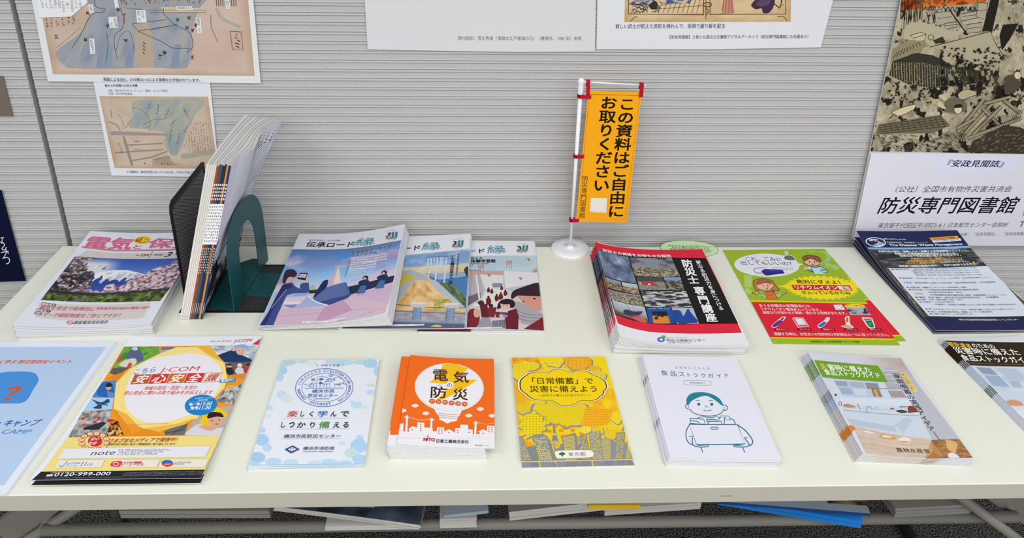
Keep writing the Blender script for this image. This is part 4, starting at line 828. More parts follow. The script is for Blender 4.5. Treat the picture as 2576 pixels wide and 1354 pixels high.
    s.ell(1512, 625, 142, 90, '#1f7fc4', 36, rot=-.12); s.txt('J:COMチャンネル', (1460, 568), (1612, 562), 18, '#cfe4f4', .01); s.txt('放送時間', (1490, 582), (1572, 580), 16, '#cfe4f4', .01)
    s.txt('15:00', (1512, 616), (1610, 614), 26, '#f0f6fa', .02); s.txt('11:30', (1500, 648), (1598, 645), 26, '#f0f6fa', .02); s.line([(1400, 600), (1620, 592)], 2, '#bfe0f4'); s.line([(1400, 668), (1620, 660)], 2, '#bfe0f4')
    for x, y, t in ((1425, 620, '月'), (1488, 616, '金'), (1438, 650, '土'), (1475, 648, '日')): s.ell(x, y, 16, 13, '#e8f2fa', 14); s.txt(t, (x - 9, y), (x + 9, y), 15, '#1f7fc4')
    s.line([(1445, 618), (1468, 617)], 3, '#f0f6fa'); s.line([(880, 795), (1235, 788)], 3, '#9a938a')
    s.ell(588, 942, 62, 46, '#cf2f2e')
    for k in range(12):
        a = k * math.pi / 6 + .2; s.ell(580 + 112 * math.cos(a), 945 + 70 * math.sin(a), 28, 17, '#c9552e', 16); s.ell(580 + 112 * math.cos(a), 945 + 70 * math.sin(a), 23, 13, '#f4dfb4', 16); s.ell(580 + 112 * math.cos(a), 945 + 70 * math.sin(a), 9, 5, '#d98a4a', 8)
    s.txt('安心', (550, 925), (628, 920), 26, '#f6e6e0', .03, .2); s.txt('安全', (528, 962), (606, 958), 26, '#f6e6e0', .03, .2)
    s.txt('さまざまなメディアで発信中！', (712, 938), (1308, 926), 38, '#c94a2c', .025, .2); s.txt('地域の安心安全に役立つ情報発信に取り組んでいます', (695, 970), (1290, 966), 20, '#4c4238', .015, .1)
    s.poly([(320, 1008), (1600, 985), (1548, 1080), (262, 1098)], '#e8e6ee'); s.txt('note', (555, 1050), (765, 1044), 34, '#2d2d33', .0, .1)
    for i in range(3): s.dash((795 - i * 10, 1022 + i * 19), (1250 - i * 60, 1018 + i * 18), 13, '#55565e', 4 + i)
    for (x, y) in ((275, 1110), (760, 1108), (1180, 1105)): s.poly([(x, y), (x + 400, y - 5), (x + 365, y + 62), (x - 40, y + 68)], '#e9e5da')
    s.curve([(275, 1150), (300, 1165), (350, 1118)], 7, '#4f9ad0'); s.txt('J:COM', (345, 1142), (455, 1138), 20, '#2f7ab8', .03); s.txt('チャンネル', (335, 1160), (435, 1157), 15, '#2f7ab8', .02); s.txt('11', (470, 1143), (512, 1141), 34, '#2f7ab8', .02, .1); s.txt('ch', (520, 1146), (566, 1144), 27, '#2f7ab8', .0, .1)
    s.blob([(725, 1160), (745, 1122), (825, 1120), (810, 1158), (790, 1168)], '#d8404a'); s.ring(770, 1142, 24, 14, 6, '#f0dfe0', 20); s.txt('地域情報', (835, 1132), (925, 1130), 16, '#c94a52', .02); s.poly([(930, 1122), (1000, 1120), (995, 1138), (925, 1140)], '#d8404a'); s.txt('ど・ろーかる', (818, 1152), (1012, 1148), 26, '#cf3a44', .02)
    s.ell(1220, 1138, 50, 29, '#c83a5c'); s.blob([(1172, 1135), (1190, 1112), (1240, 1110), (1268, 1130)], '#2f6ab8'); s.txt('J:COM', (1190, 1148), (1245, 1146), 14, '#eee', .02); s.txt('公式YouTube', (1278, 1132), (1428, 1126), 20, '#5a5a60', .01); s.txt('チャンネル', (1268, 1148), (1370, 1145), 16, '#5a5a60', .01)
    s.txt('ご登録に関するお問い合わせはこちら', (195, 1220), (505, 1214), 13, '#c2c3c8'); s.txt('0120-999-000', (235, 1236), (725, 1226), 32, '#eceef2', .02); s.poly([(170, 1235), (225, 1232), (215, 1250), (160, 1253)], '#d9dae0')
    s.line([(855, 1215), (825, 1258)], 3, '#8a8c92')
    for i in range(3): s.dash((868 - i * 12, 1220 + i * 14), (1560 - i * 15, 1206 + i * 14), 9, '#7d7f86', 30 + i)
    s.dash((150, 1268), (820, 1258), 8, '#7d7f86', 40)
    s.txt('あたらしいを、あたりまえに', (1598, 70), (1780, 68), 15, '#c24a4a', .01, .15); s.txt('J:COM', (1800, 70), (1955, 64), 34, r_, .0, .12)
    s.poly([(2050, 34), (2028, 100), (1962, 96)], '#d8323a'); s.poly([(2050, 34), (2015, 70), (1962, 96)], '#e4565c')

def art_learn(s, w, h):                      # pale bubbles leaflet
    s.base(outline(w, h), '#e2e6f0'); s.fr(610, 890, 4.514)
    bub = [(470, 110, 75, 45, '#a9cfe6'), (440, 190, 75, 60, '#9cc8e4'), (420, 270, 50, 50, '#a9cfe6'), (530, 100, 90, 40, '#a5cbd8'), (680, 90, 70, 22, '#b8d6d0'), (790, 110, 60, 30, '#cfe2da'), (1010, 95, 85, 35, '#b4d6ea'), (1160, 100, 110, 38, '#a9d0ea'), (1330, 95, 85, 32, '#a9d2cc'), (1450, 110, 90, 60, '#98c8e8'), (1525, 200, 40, 60, '#a5cfea'), (1460, 360, 50, 20, '#c6dcc6'), (1455, 440, 52, 35, '#b4d2ea'), (440, 465, 60, 45, '#b9d8ea'), (500, 510, 75, 55, '#cfe0dc'), (310, 620, 38, 32, '#b9d4ea'), (295, 710, 25, 20, '#c4dfe0'), (1300, 585, 65, 45, '#b4d6f0'), (1245, 550, 28, 22, '#bcd8ee'), (1380, 605, 42, 28, '#cfe0da'), (225, 870, 42, 35, '#a9cfea'), (220, 980, 85, 75, '#93c4e8'), (280, 1070, 55, 50, '#a9d0ea'), (170, 1180, 95, 70, '#8fc0e4'), (130, 1250, 60, 25, '#a2cbe8'), (350, 1225, 100, 45, '#a9d0ea'), (550, 1235, 85, 40, '#b4d6ea'), (820, 1245, 80, 32, '#b9dcea'), (990, 1235, 100, 42, '#a9d2ea'), (1130, 1020, 40, 28, '#c0dce8'), (1330, 960, 45, 38, '#a9d0ee'), (1320, 1050, 100, 90, '#97c8ec'), (1240, 1130, 90, 60, '#b4d9d4'), (1330, 1200, 90, 60, '#9ccbea'), (1160, 1240, 80, 30, '#a9d0ea')]
    for k, b in enumerate(bub if s.hi else bub[:8]): s.ell(b[0], b[1], b[2] * .95, b[3] * .9, '#%02x%02x%02x' % tuple(int(int(b[4][i:i + 2], 16) * .72 + g * .28) for i, g in ((1, 225), (3, 230), (5, 240))), 22)
    s.line([(92, 1268), (640, 1262), (1388, 1252)], 8, '#9cc6e6'); s.line([(1556, 80), (1388, 1250)], 6, '#a9cfe8')
    if not s.hi: return
    b_ = '#4a72b4'
    s.txt('令和６年度', (888, 135), (1105, 135), 28, b_, .01); s.line([(835, 122), (862, 152)], 4, b_); s.line([(1150, 120), (1122, 150)], 4, b_)
    cx, cy = 928, 388
    for rx, ry, wd in ((326, 216, 7), (255, 162, 5)):
        a = np.radians(np.linspace(0, 360, 73)); s.line(np.column_stack([cx + rx * np.cos(a) + 12 * np.sin(a) * -1, cy + ry * np.sin(a)]), wd, b_)
    def arc(t, a0, a1, flip=False):
        n = len(t)
        for i, ch in enumerate(t):
            if ch == ' ': continue
            a = math.radians(a0 + (a1 - a0) * (i + .5) / n); x, y = cx + 290 * math.cos(a) - 12 * math.sin(a), cy + 189 * math.sin(a)
            tx, ty = -math.sin(a) * 290, math.cos(a) * 189
            k = 13 / math.hypot(tx, ty)
            if a1 < a0: k = -k
            v, f = glyphs(ch, .01); lo = v.min(0); sz = np.maximum(v.max(0) - lo, .05); u = (v - lo) / sz
            nx, ny = (math.cos(a) * .76, math.sin(a)); nn = math.hypot(nx, ny); nx, ny = nx / nn * 14, ny / nn * 14
            if ch == 'I': k *= .2
            px = np.column_stack([x + (u[:, 0] * 2 - 1) * tx * k + (u[:, 1] * 2 - 1) * nx, y + (u[:, 0] * 2 - 1) * ty * k + (u[:, 1] * 2 - 1) * ny])
            s.raw(s.loc(px), f, s.ink(b_), None, True)
    arc('YOKOHAMA', 188, 262); arc('DISASTER', 266, 318); arc('RISK', 322, 348); arc('REDUCTION', 352, 414); arc('LEARNING', 74, 122); arc('CENTER', 134, 176)
    ln = lambda p, wd=4.5: s.line(p, wd, b_)
    ln([(705, 395), (1148, 393)], 5); ln([(835, 395), (850, 270), (910, 258), (1000, 290)]); ln([(880, 395), (882, 300)]); ln([(915, 385), (945, 320), (950, 300), (1040, 285), (1080, 265), (1150, 300), (1140, 350)]); ln([(945, 320), (1020, 320), (1050, 300)]); ln([(920, 350), (1000, 345), (985, 392)]); ln([(960, 350), (955, 392)]); ln([(1040, 345), (1090, 360), (1130, 340), (1180, 352)])
    s.blob([(865, 298), (895, 280), (925, 296), (895, 304)], b_); s.blob([(862, 340), (890, 325), (918, 342), (890, 350)], b_)
    s.curve([(700, 350), (740, 360), (760, 385)], 4.5, b_); s.curve([(760, 360), (790, 335), (830, 345)], 4.5, b_); s.ring(790, 365, 22, 17, 5, b_, 20); s.curve([(1040, 375), (1060, 350), (1090, 350), (1110, 375)], 4.5, b_); s.curve([(1110, 330), (1095, 345), (1120, 352)], 4.5, b_)
    s.line([(780, 285), (825, 310)], 9, b_); s.line([(820, 280), (785, 312)], 7, b_)
    s.ring(1005, 252, 13, 9, 4, b_, 16)
    for k in range(8): a = k * math.pi / 4; s.line([(1005 + 20 * math.cos(a), 252 + 13 * math.sin(a)), (1005 + 30 * math.cos(a), 252 + 20 * math.sin(a))], 3.5, b_)
    for k in range(3): s.ring(970 + k * 35, 306 - k * 5, 9, 6, 3, b_, 12)
    s.txt('横浜市民', (790, 430), (1045, 428), 42, b_, .015); s.txt('防災センター', (745, 480), (1085, 478), 42, b_, .015); s.line([(808, 518), (985, 517)], 5, b_)
    for ch, x0, x1, c in (('楽', 512, 628, '#d24a40'), ('し', 660, 705, '#2c2c30'), ('く', 760, 805, '#2c2c30'), ('学', 852, 968, '#2f6ec0'), ('ん', 1000, 1070, '#2c2c30'), ('で', 1112, 1210, '#2c2c30')): s.txt(ch, (x0, 690), (x1, 688), 72 if ch in '楽学' else 60, c, .022 if c == '#2c2c30' else .012)
    for ch, x0, x1, c in (('し', 440, 490, '#2c2c30'), ('っ', 528, 590, '#2c2c30'), ('か', 622, 718, '#2c2c30'), ('り', 768, 822, '#2c2c30'), ('備', 868, 990, '#4f8c34'), ('え', 1030, 1110, '#2c2c30'), ('る', 1140, 1208, '#2c2c30')): s.txt(ch, (x0, 815), (x1, 812), 78 if ch == '備' else 62, c, .022 if c == '#2c2c30' else .012)
    s.line([(450, 742), (1220, 738)], 5, '#ccd2dc'); s.line([(400, 865), (1220, 860)], 5, '#ccd2dc'); s.line([(440, 972), (1125, 968)], 5, '#ccd2dc')
    s.txt('横浜市民防災センター', (470, 942), (1115, 940), 42, '#3d4a58', .01); s.txt('横浜市消防局', (688, 1080), (1042, 1078), 38, '#3c4a70', .01); s.txt('YOKOHAMA FIRE BUREAU', (682, 1118), (1035, 1115), 13, '#6a7488', .01)
    s.poly([(478, 1092), (570, 1048), (650, 1092), (552, 1138)], '#3a4478'); s.poly([(515, 1092), (568, 1066), (615, 1092), (556, 1118)], '#dfe4f0'); s.ring(562, 1092, 20, 14, 6, '#6f7fa8', 18)

def art_denki(s, w, h):                      # orange handbook with the light bulb
    s.base(outline(w, h), '#e9e9ee'); s.fr(960, 880, 4.5125)
    s.poly([(318, 30), (1275, 105), (1288, 862), (1200, 905), (200, 905)], '#ef6c1e'); s.poly([(212, 840), (1288, 880), (1288, 950), (205, 950)], '#ef6c1e')
    if not s.hi: return
    Wt = '#ebe9ee'
    s.poly([(588, 655), (640, 600), (900, 610), (912, 690), (880, 755), (640, 745), (615, 715)], Wt)
    s.ell(768, 430, 392, 275, Wt, 60, rot=.06)
    s.poly([(700, 162), (830, 158), (985, 212), (930, 265), (880, 330), (1085, 345), (900, 470), (620, 600), (540, 640), (720, 480), (770, 395), (540, 372), (640, 300)], '#f3bd1a')
    a = np.linspace(0, 2 * np.pi, 88, endpoint=False)
    for i in range(0, 88, 2):
        an = (a[i], a[i] + .045); cr, sr = math.cos(.06), math.sin(.06)
        pt = [(768 + 378 * math.cos(k) * cr - 263 * math.sin(k) * sr, 430 + 378 * math.cos(k) * sr + 263 * math.sin(k) * cr) for k in an]; s.line(pt, 4, '#b9b48c')
    s.poly([(610, 690), (895, 705), (880, 750), (635, 740)], Wt)
    s.poly([(635, 725), (882, 735), (855, 800), (660, 790)], Wt)
    for k in range(3): s.line([(640 + 6 * k, 728 + 22 * k), (872 - 6 * k, 738 + 22 * k)], 5, '#d0744a')
    s.blob([(655, 790), (850, 800), (835, 815), (790, 822), (745, 840), (700, 815)], Wt)
    br = '#4a2a22'
    s.txt('電', (585, 290), (752, 292), 130, br, .02); s.txt('気', (815, 312), (990, 314), 130, br, .02); s.txt('防', (558, 482), (740, 488), 132, br, .02); s.txt('災', (808, 510), (980, 512), 128, br, .02)
    n = 15; aa = np.linspace(0, 2 * np.pi, 2 * n, endpoint=False); rr = np.where(np.arange(2 * n) % 2, 1, .72); s.poly(np.column_stack([772 + 56 * rr * np.cos(aa), 406 + 48 * rr * np.sin(aa)]), Wt); s.txt('の', (742, 406), (802, 406), 42, br, .01)
    s.txt('ぼう', (635, 405), (685, 407), 14, br); s.txt('さい', (870, 430), (915, 432), 14, br)
    for i, ch in enumerate('ハンドブック'): s.ell(572 + i * 74, 586 + i * 7, 33, 27, '#d0622c', 20); s.txt(ch, (556 + i * 74, 586 + i * 7), (590 + i * 74, 587 + i * 7), 28, '#f3e4d8', .02)
    for (x, y) in ((380, 640), (502, 727), (1120, 678), (988, 752), (1255, 755), (242, 695), (130, 700)): s.blob([(x - 42, y), (x - 25, y - 16), (x, y - 22), (x + 25, y - 16), (x + 42, y + 2), (x + 20, y + 15), (x, y + 22), (x - 22, y + 14)], '#f0e2da')
    for (x, y, b) in ((288, 750, 935), (568, 778, 915), (1068, 815, 995)):
        s.poly([(x - 10, y), (x + 12, y), (x + 5, b), (x - 22, b)], Wt); s.line([(x - 32, y + 14), (x + 35, y + 20)], 6, Wt); s.line([(x - 30, y + 26), (x + 32, y + 32)], 5, Wt)
    s.curve([(330, 768), (430, 800), (540, 790)], 3.5, '#f0d4c4'); s.curve([(1100, 830), (1180, 850), (1285, 832)], 3.5, '#f0d4c4'); s.curve([(330, 778), (430, 808), (540, 800)], 2.5, '#f0d4c4')
    sky = [(205, 945), (212, 850), (248, 840), (245, 932), (310, 935), (312, 905), (298, 908), (350, 872), (402, 890), (405, 828), (485, 832), (485, 885), (575, 890), (585, 930), (625, 930), (628, 882), (712, 888), (710, 932), (768, 905), (830, 945), (835, 895), (890, 895), (893, 855), (982, 858), (985, 908), (1035, 912), (1032, 992), (1115, 995), (1112, 940), (1088, 938), (1152, 905), (1195, 930), (1198, 865), (1288, 870), (1292, 1000), (190, 1000)]
    s.poly(sky, Wt)
    s.poly([(236, 840), (250, 840), (246, 932), (232, 932)], Wt)
    oc = '#d8703a'
    for (x, y, nx, ny) in ((445, 852, 1, 4), (650, 904, 2, 3), (866, 922, 1, 2), (1218, 888, 2, 3), (348, 914, 1, 1), (764, 946, 1, 1), (1152, 956, 1, 1), (990, 944, 1, 1)):
        for i in range(nx):
            for j in range(ny): s.poly([(x - 8 + 34 * i, y - 6 + 24 * j), (x + 8 + 34 * i, y - 6 + 24 * j), (x + 7 + 34 * i, y + 6 + 24 * j), (x - 9 + 34 * i, y + 6 + 24 * j)], oc)
    s.txt('NITO'.replace('I', ' '), (475, 1022), (605, 1028), 40, '#d01f3c', .06); s.poly([(512, 1005), (528, 1005), (524, 1038), (508, 1038)], '#d01f3c'); s.ell(524, 988, 11, 7, '#d01f3c', 14)
    s.txt('日東工業株式会社', (622, 1040), (990, 1050), 40, '#2f2c30', .02); s.txt('SP-470F', (1062, 1090), (1148, 1092), 13, '#55555a', .01); s.txt('2025.11', (1165, 1093), (1220, 1094), 9, '#8a8a90')

def art_stock(s, w, h):                      # yellow pop-art booklet
    s.base(outline(w, h), '#f0cf1e'); s.fr(1270, 880, 4.369)
    gy = '#8d8f96'
    s.ras([(75, 90), (1100, 62), (1408, 1212), (172, 1238)], 60, 60, lambda U, V: ramp(fbm(U, V, 5, 4) * 2 - .5, (0, '#eed41c'), (.6, '#f0cf1e'), (.75, '#eeb320'), (1, '#e9a528')))
    def cloud(pts, c, kk_=.30):
        p = np.array(pts, float); ce = p.mean(0); out = []
        n = len(p)
        for i in range(n):
            a, b = p[i], p[(i + 1) % n]; m = (a + b) / 2; d = m - ce; d = d / np.hypot(*d) * np.hypot(*(b - a)) * kk_
            for t in np.linspace(0, 1, 7, endpoint=False): out.append(a * (1 - t) + b * t + d * math.sin(math.pi * t))
        s.poly(out, c)
        return out
    A = [([(90, 190), (180, 150), (280, 140), (380, 180), (350, 210), (260, 230), (240, 290), (120, 320)], '#ecd02a', '*'), ([(450, 110), (560, 95), (640, 110), (620, 160), (520, 180), (460, 150)], '#f0d424', '*'), ([(700, 140), (760, 95), (900, 90), (950, 140), (900, 190), (800, 215), (720, 200)], '#e9a626', 'o'), ([(920, 200), (980, 175), (1050, 230), (1010, 240)], '#e4b23a', ''), ([(930, 250), (1000, 230), (1060, 240), (1110, 290), (1060, 320), (960, 300)], '#e6c62a', 'o'), ([(110, 570), (150, 600), (200, 600), (290, 650), (240, 690), (130, 660)], '#dfc02a', ''), ([(320, 620), (450, 600), (750, 605), (900, 640), (920, 700), (860, 770), (720, 830), (600, 810), (420, 760)], '#e4cb22', '.'), ([(1130, 830), (1250, 800), (1300, 850), (1200, 890), (1130, 870)], '#ecd02a', '*'), ([(1170, 720), (1240, 680), (1270, 800), (1190, 790)], '#ecd02a', ''), ([(820, 880), (880, 850), (950, 880), (900, 920), (840, 920)], '#f0da50', '*'), ([(980, 890), (1030, 850), (1080, 880), (1060, 930), (990, 930)], '#e8c42a', '*'), ([(1110, 900), (1180, 880), (1290, 900), (1220, 970), (1120, 970)], '#e6c628', '*')]
    for pts, c, t in A:
        p = np.array(pts, float); ce = p.mean(0)
        cloud(ce + (p - ce) * 1.10 + (6, 8), gy); cloud(p, c)
        if s.hi and t:
            r = random.Random(len(pts)); (x0, y0), (x1, y1) = p.min(0), p.max(0)
            col = {'*': '#d3b832', 'o': '#f2cf4a', '.': '#dcbf24'}[t]
            y = y0 + 20
            while y < y1 - 5:
                x = x0 + 25 + (int(y) % 2) * 16
                while x < x1 - 15:
                    if ((x - ce[0]) / (x1 - x0) * 2) ** 2 + ((y - ce[1]) / (y1 - y0) * 2) ** 2 < .8: s.ell(x, y, 9, 7, col, 6, lay=s.layer + 1)
                    x += 42
                y += 30
            s.layer += 2
    st = [(130, 720), (230, 740), (320, 670), (370, 720), (420, 740), (410, 780), (510, 800), (430, 840), (460, 880), (400, 900), (420, 940), (340, 930), (250, 970), (230, 990), (240, 930), (150, 960), (200, 880), (140, 850), (190, 790)]
    p = np.array(st, float); s.poly(p.mean(0) + (p - p.mean(0)) * 1.08 + (10, 10), gy); s.poly(st, '#ecd21e'); s.poly([(185, 960), (300, 1030), (310, 1070), (235, 1080)], '#eda51c')
    s.poly([(900, 640), (1000, 625), (1180, 700), (1150, 800), (980, 860), (820, 830)], '#efb021')
    if s.hi:
        for i in range(10):
            for j in range(9):
                if ((i - 4.5) / 5) ** 2 + ((j - 4) / 4.5) ** 2 < 1: s.ell(165 + 36 * i, 710 + 28 * j, 9, 6, '#b8a01c', 6)
        for i in range(8):
            for j in range(7): s.ell(880 + 34 * i + 14 * (j % 2), 660 + 28 * j, 8, 6, '#dd9a22', 6)
        for (x, y) in ((560, 845), (650, 850), (490, 900), (620, 895), (745, 890), (545, 985), (640, 960), (110, 110), (240, 110), (360, 130), (850, 935)): s.ell(x, y, 24, 17, '#e8941e', 14)
    # skyline
    bl = [[(160, 960), (190, 970), (320, 1250), (175, 1250)], [(240, 1080), (330, 1060), (380, 1250), (290, 1250)], [(300, 985), (400, 930), (470, 960), (545, 1245), (395, 1250), (340, 1080)], [(470, 990), (500, 1000), (560, 1245), (530, 1245)], [(540, 1060), (630, 1045), (660, 1240), (560, 1245)], [(628, 965), (770, 922), (790, 960), (810, 1240), (660, 1240)], [(800, 1060), (830, 1070), (840, 1235), (805, 1235)], [(805, 965), (895, 935), (950, 1235), (830, 1235)], [(925, 920), (1050, 905), (1090, 1230), (960, 1230)], [(1055, 985), (1170, 985), (1175, 1225), (1080, 1230)], [(1165, 1020), (1230, 1015), (1240, 1225), (1175, 1225)], [(1228, 920), (1320, 915), (1300, 1218), (1210, 1222)], [(1300, 1040), (1345, 1020), (1330, 1215), (1300, 1218)], [(1345, 1060), (1408, 1210), (1320, 1215)]]
    for i, b in enumerate(bl):
        s.poly(b, '#84878f' if i % 2 else '#8d9098')
    if s.hi:
        W_ = '#e9d44e'
        def win(q, nx, ny, sx=.6, sy=.55, p=1.0, seed=1):
            r = random.Random(seed); q = np.array(q, float); s.layer += 1; lay = s.layer
            B = lambda u, v: q[0] * (1 - u) * (1 - v) + q[1] * u * (1 - v) + q[2] * u * v + q[3] * (1 - u) * v
            for i in range(nx):
                for j in range(ny):
                    if r.random() > p: continue
                    u0, v0 = i / nx, j / ny; u1, v1 = u0 + sx / nx, v0 + sy / ny
                    s.poly([B(u0, v0), B(u1, v0), B(u1, v1), B(u0, v1)], W_, lay)
        win([(305, 990), (455, 965), (530, 1240), (400, 1245)], 7, 13, .65, .6, .8, 2); win([(150, 985), (185, 985), (305, 1245), (190, 1245)], 6, 16, .6, .5, .75, 3); win([(635, 970), (765, 955), (795, 1235), (670, 1238)], 1, 20, .98, .45); win([(812, 965), (890, 950), (945, 1230), (835, 1232)], 6, 18, .6, .55, .8, 4)
        win([(930, 925), (1040, 915), (1080, 1225), (965, 1228)], 7, 22, .6, .55, .85, 5); win([(1060, 995), (1165, 995), (1170, 1220), (1085, 1225)], 1, 20, .95, .45); win([(1232, 930), (1312, 925), (1295, 1212), (1215, 1216)], 6, 22, .6, .55, .85, 6); win([(1345, 1080), (1352, 1075), (1400, 1205), (1325, 1210)], 5, 1, .45, .98)
        s.poly([(530, 840), (545, 840), (560, 920), (585, 1010), (610, 1080), (560, 1100), (520, 1010), (535, 930)], '#84878f')
        for y, hw in ((935, 38), (945, 34), (1015, 55), (1030, 50)): s.line([(548 - hw, y), (550 + hw, y - 4)], 8, W_)
        s.poly([(540, 1040), (600, 1035), (608, 1075), (560, 1098)], '#e9c93a'); s.line([(545, 1045), (600, 1070)], 4, '#a8762a'); s.line([(598, 1040), (552, 1075)], 4, '#a8762a')
    c1 = [(175, 400), (245, 290), (480, 265), (720, 262), (960, 285), (1110, 400), (1080, 460), (1040, 520), (830, 565), (520, 565), (245, 495)]
    p = np.array(c1, float); ce = p.mean(0)
    cloud(ce + (p - ce) * 1.06, '#f3efe0', .2); cloud(ce + (p - ce) * 1.028, '#3b3116', .2); cloud(p, '#f1cf17', .2)
    if not s.hi: return
    kk = '#4b3b12'
    s.txt('「日常備蓄」で', (300, 350), (968, 350), 72, kk, .02); s.txt('災害に備えよう', (272, 440), (1008, 438), 74, kk, .02); s.txt('～自宅での備えは万全ですか？～', (370, 512), (945, 508), 26, kk, .008)
    s.blob([(555, 1160), (580, 1122), (900, 1112), (965, 1130), (972, 1165), (940, 1190), (620, 1205), (570, 1195)], '#eeece4')
    s.blob([(590, 1160), (610, 1140), (640, 1135), (665, 1155), (640, 1172), (634, 1190), (620, 1172)], '#2f7a3c'); s.txt('東京都', (695, 1160), (888, 1155), 44, '#6d6c6a', .005)

def art_single(s, w, h):                     # white guide with the line drawing of a man carrying a box
    s.base(outline(w, h), '#e1e1ee'); s.fr(1600, 880, 4.513)
    if not s.hi: return
    t = '#2a7f97'; d = '#237089'
    for i, ch in enumerate('災害時にそなえる'): s.txt(ch, (440 + i * 52, 202 + i * 1.8), (472 + i * 52, 203 + i * 1.8), 30, '#5b93a4', .0)
    xs = (280, 388, 486, 585, 655, 735, 815, 910, 1010); ws = (80, 72, 66, 34, 48, 56, 66, 60, 40)
    for ch, x, wd in zip('食品ストックガイド', xs, ws):
        y = 262 + 34 * math.sin((x - 280) / 780 * 1.9); s.txt(ch, (x, y), (x + wd, y + 3), 60 if ch in '食品' else 48, t, .012)
    s.curve([(570, 350), (545, 370), (570, 398), (820, 405), (850, 382), (825, 358)], 4, '#6a9aa8', True); s.txt('単身者向け', (608, 376), (785, 380), 22, '#4f8798', .005)
    s.blob([(578, 620), (575, 555), (625, 500), (740, 482), (860, 505), (950, 560), (990, 632), (968, 630), (890, 570), (790, 525), (680, 555), (620, 595), (595, 628)], t)
    L = lambda p, wd=6, cl=False: s.curve(p, wd * 1.4, d, cl)
    L([(612, 612), (580, 615), (562, 640), (575, 668), (612, 680)]); L([(600, 635), (592, 650), (602, 660)], 4); L([(985, 632), (1020, 632), (1040, 665), (1015, 690), (985, 680)]); L([(1000, 650), (1005, 668)], 4)
    L([(612, 680), (660, 722), (760, 750), (880, 752), (960, 725), (1000, 680)])
    s.ell(713, 620, 17, 16, d); s.ell(860, 622, 18, 17, d); L([(676, 580), (700, 576), (720, 582)], 4); L([(825, 582), (850, 578), (872, 585)], 4); L([(780, 652), (798, 642), (818, 655)], 4); L([(765, 685), (800, 697), (858, 686)], 5)
    L([(770, 752), (790, 768), (870, 772), (912, 752)], 5); L([(770, 764), (720, 770), (690, 782)], 5); L([(915, 764), (950, 772)], 5)
    for p in ([(610, 780), (620, 812), (608, 835), (690, 845), (698, 815), (625, 808)], [(610, 780), (770, 792), (778, 820)], [(705, 820), (720, 845), (785, 848), (780, 820)], [(800, 792), (905, 795), (918, 808)], [(798, 792), (825, 848)], [(815, 815), (965, 815), (975, 850)], [(930, 800), (960, 770), (962, 750), (998, 750), (1000, 780)], [(1015, 765), (1010, 780), (1000, 815), (1002, 848)], [(1060, 765), (1070, 782), (1110, 800), (1130, 848)]): s.line(p, 8.5, d)
    s.poly([(958, 748), (998, 748), (1002, 768), (958, 768)], '#a9cdd4'); s.poly([(1012, 745), (1055, 745), (1060, 768), (1015, 768)], '#a9cdd4'); L([(1015, 798), (1080, 798)], 3)
    s.line([(605, 848), (1150, 850), (1240, 1072), (685, 1078)], 9.5, d, True)
    L([(850, 890), (862, 882), (920, 883), (932, 895), (920, 904), (860, 904)], 5, True)
    L([(608, 850), (570, 930), (572, 1010), (600, 1060), (645, 1085)], 7); L([(640, 1000), (640, 1060), (665, 1095), (740, 1108), (815, 1100), (820, 1080), (795, 1075)], 7); L([(600, 988), (650, 985)], 4); L([(700, 1092), (790, 1090)], 4)
    L([(1155, 858), (1240, 920), (1305, 1000), (1325, 1050), (1305, 1085), (1275, 1090)], 8); L([(1232, 1005), (1260, 1040), (1282, 1080), (1250, 1105), (1130, 1105), (1112, 1085), (1180, 1080)], 7); L([(1225, 998), (1270, 1000)], 4); L([(1130, 1092), (1210, 1088)], 4)
    s.line([(735, 1110), (758, 1168)], 8.5, d); s.line([(1208, 1110), (1236, 1170)], 8.5, d)

def art_kitchen(s, w, h):
    s.base(outline(w, h), '#d5d8e6'); s.fr(2000, 830, 3.868)
    s.poly([(188, 300), (800, 350), (905, 510), (600, 490), (272, 465)], '#6f9f2e')
    kitchen_picture(s)
    if not s.hi: return
    s.poly([(186, 296), (500, 325), (805, 350), (905, 512), (600, 492), (400, 478), (268, 462)], '#6f9f2e')
    s.txt('災', (245, 355), (302, 360), 58, '#f2cf6a', .025); s.txt('害時に備えた', (318, 362), (735, 392), 58, '#f0f4ea', .025); s.txt('食品ストックガイド', (282, 410), (825, 445), 56, '#f0f4ea', .025)
    s.poly([(1022, 420), (1070, 422), (1195, 605), (1145, 605)], '#f0cf6c'); s.vtxt('あって良かった！', (1045, 428), (1165, 600), 44, '#55481c', .01)
    s.vtxt('家庭備蓄の実践アイデア', (975, 425), (1340, 990), 74, '#2e2f34', .006)
    s.txt('農林水産省', (985, 1170), (1310, 1182), 42, '#37322e', .01)
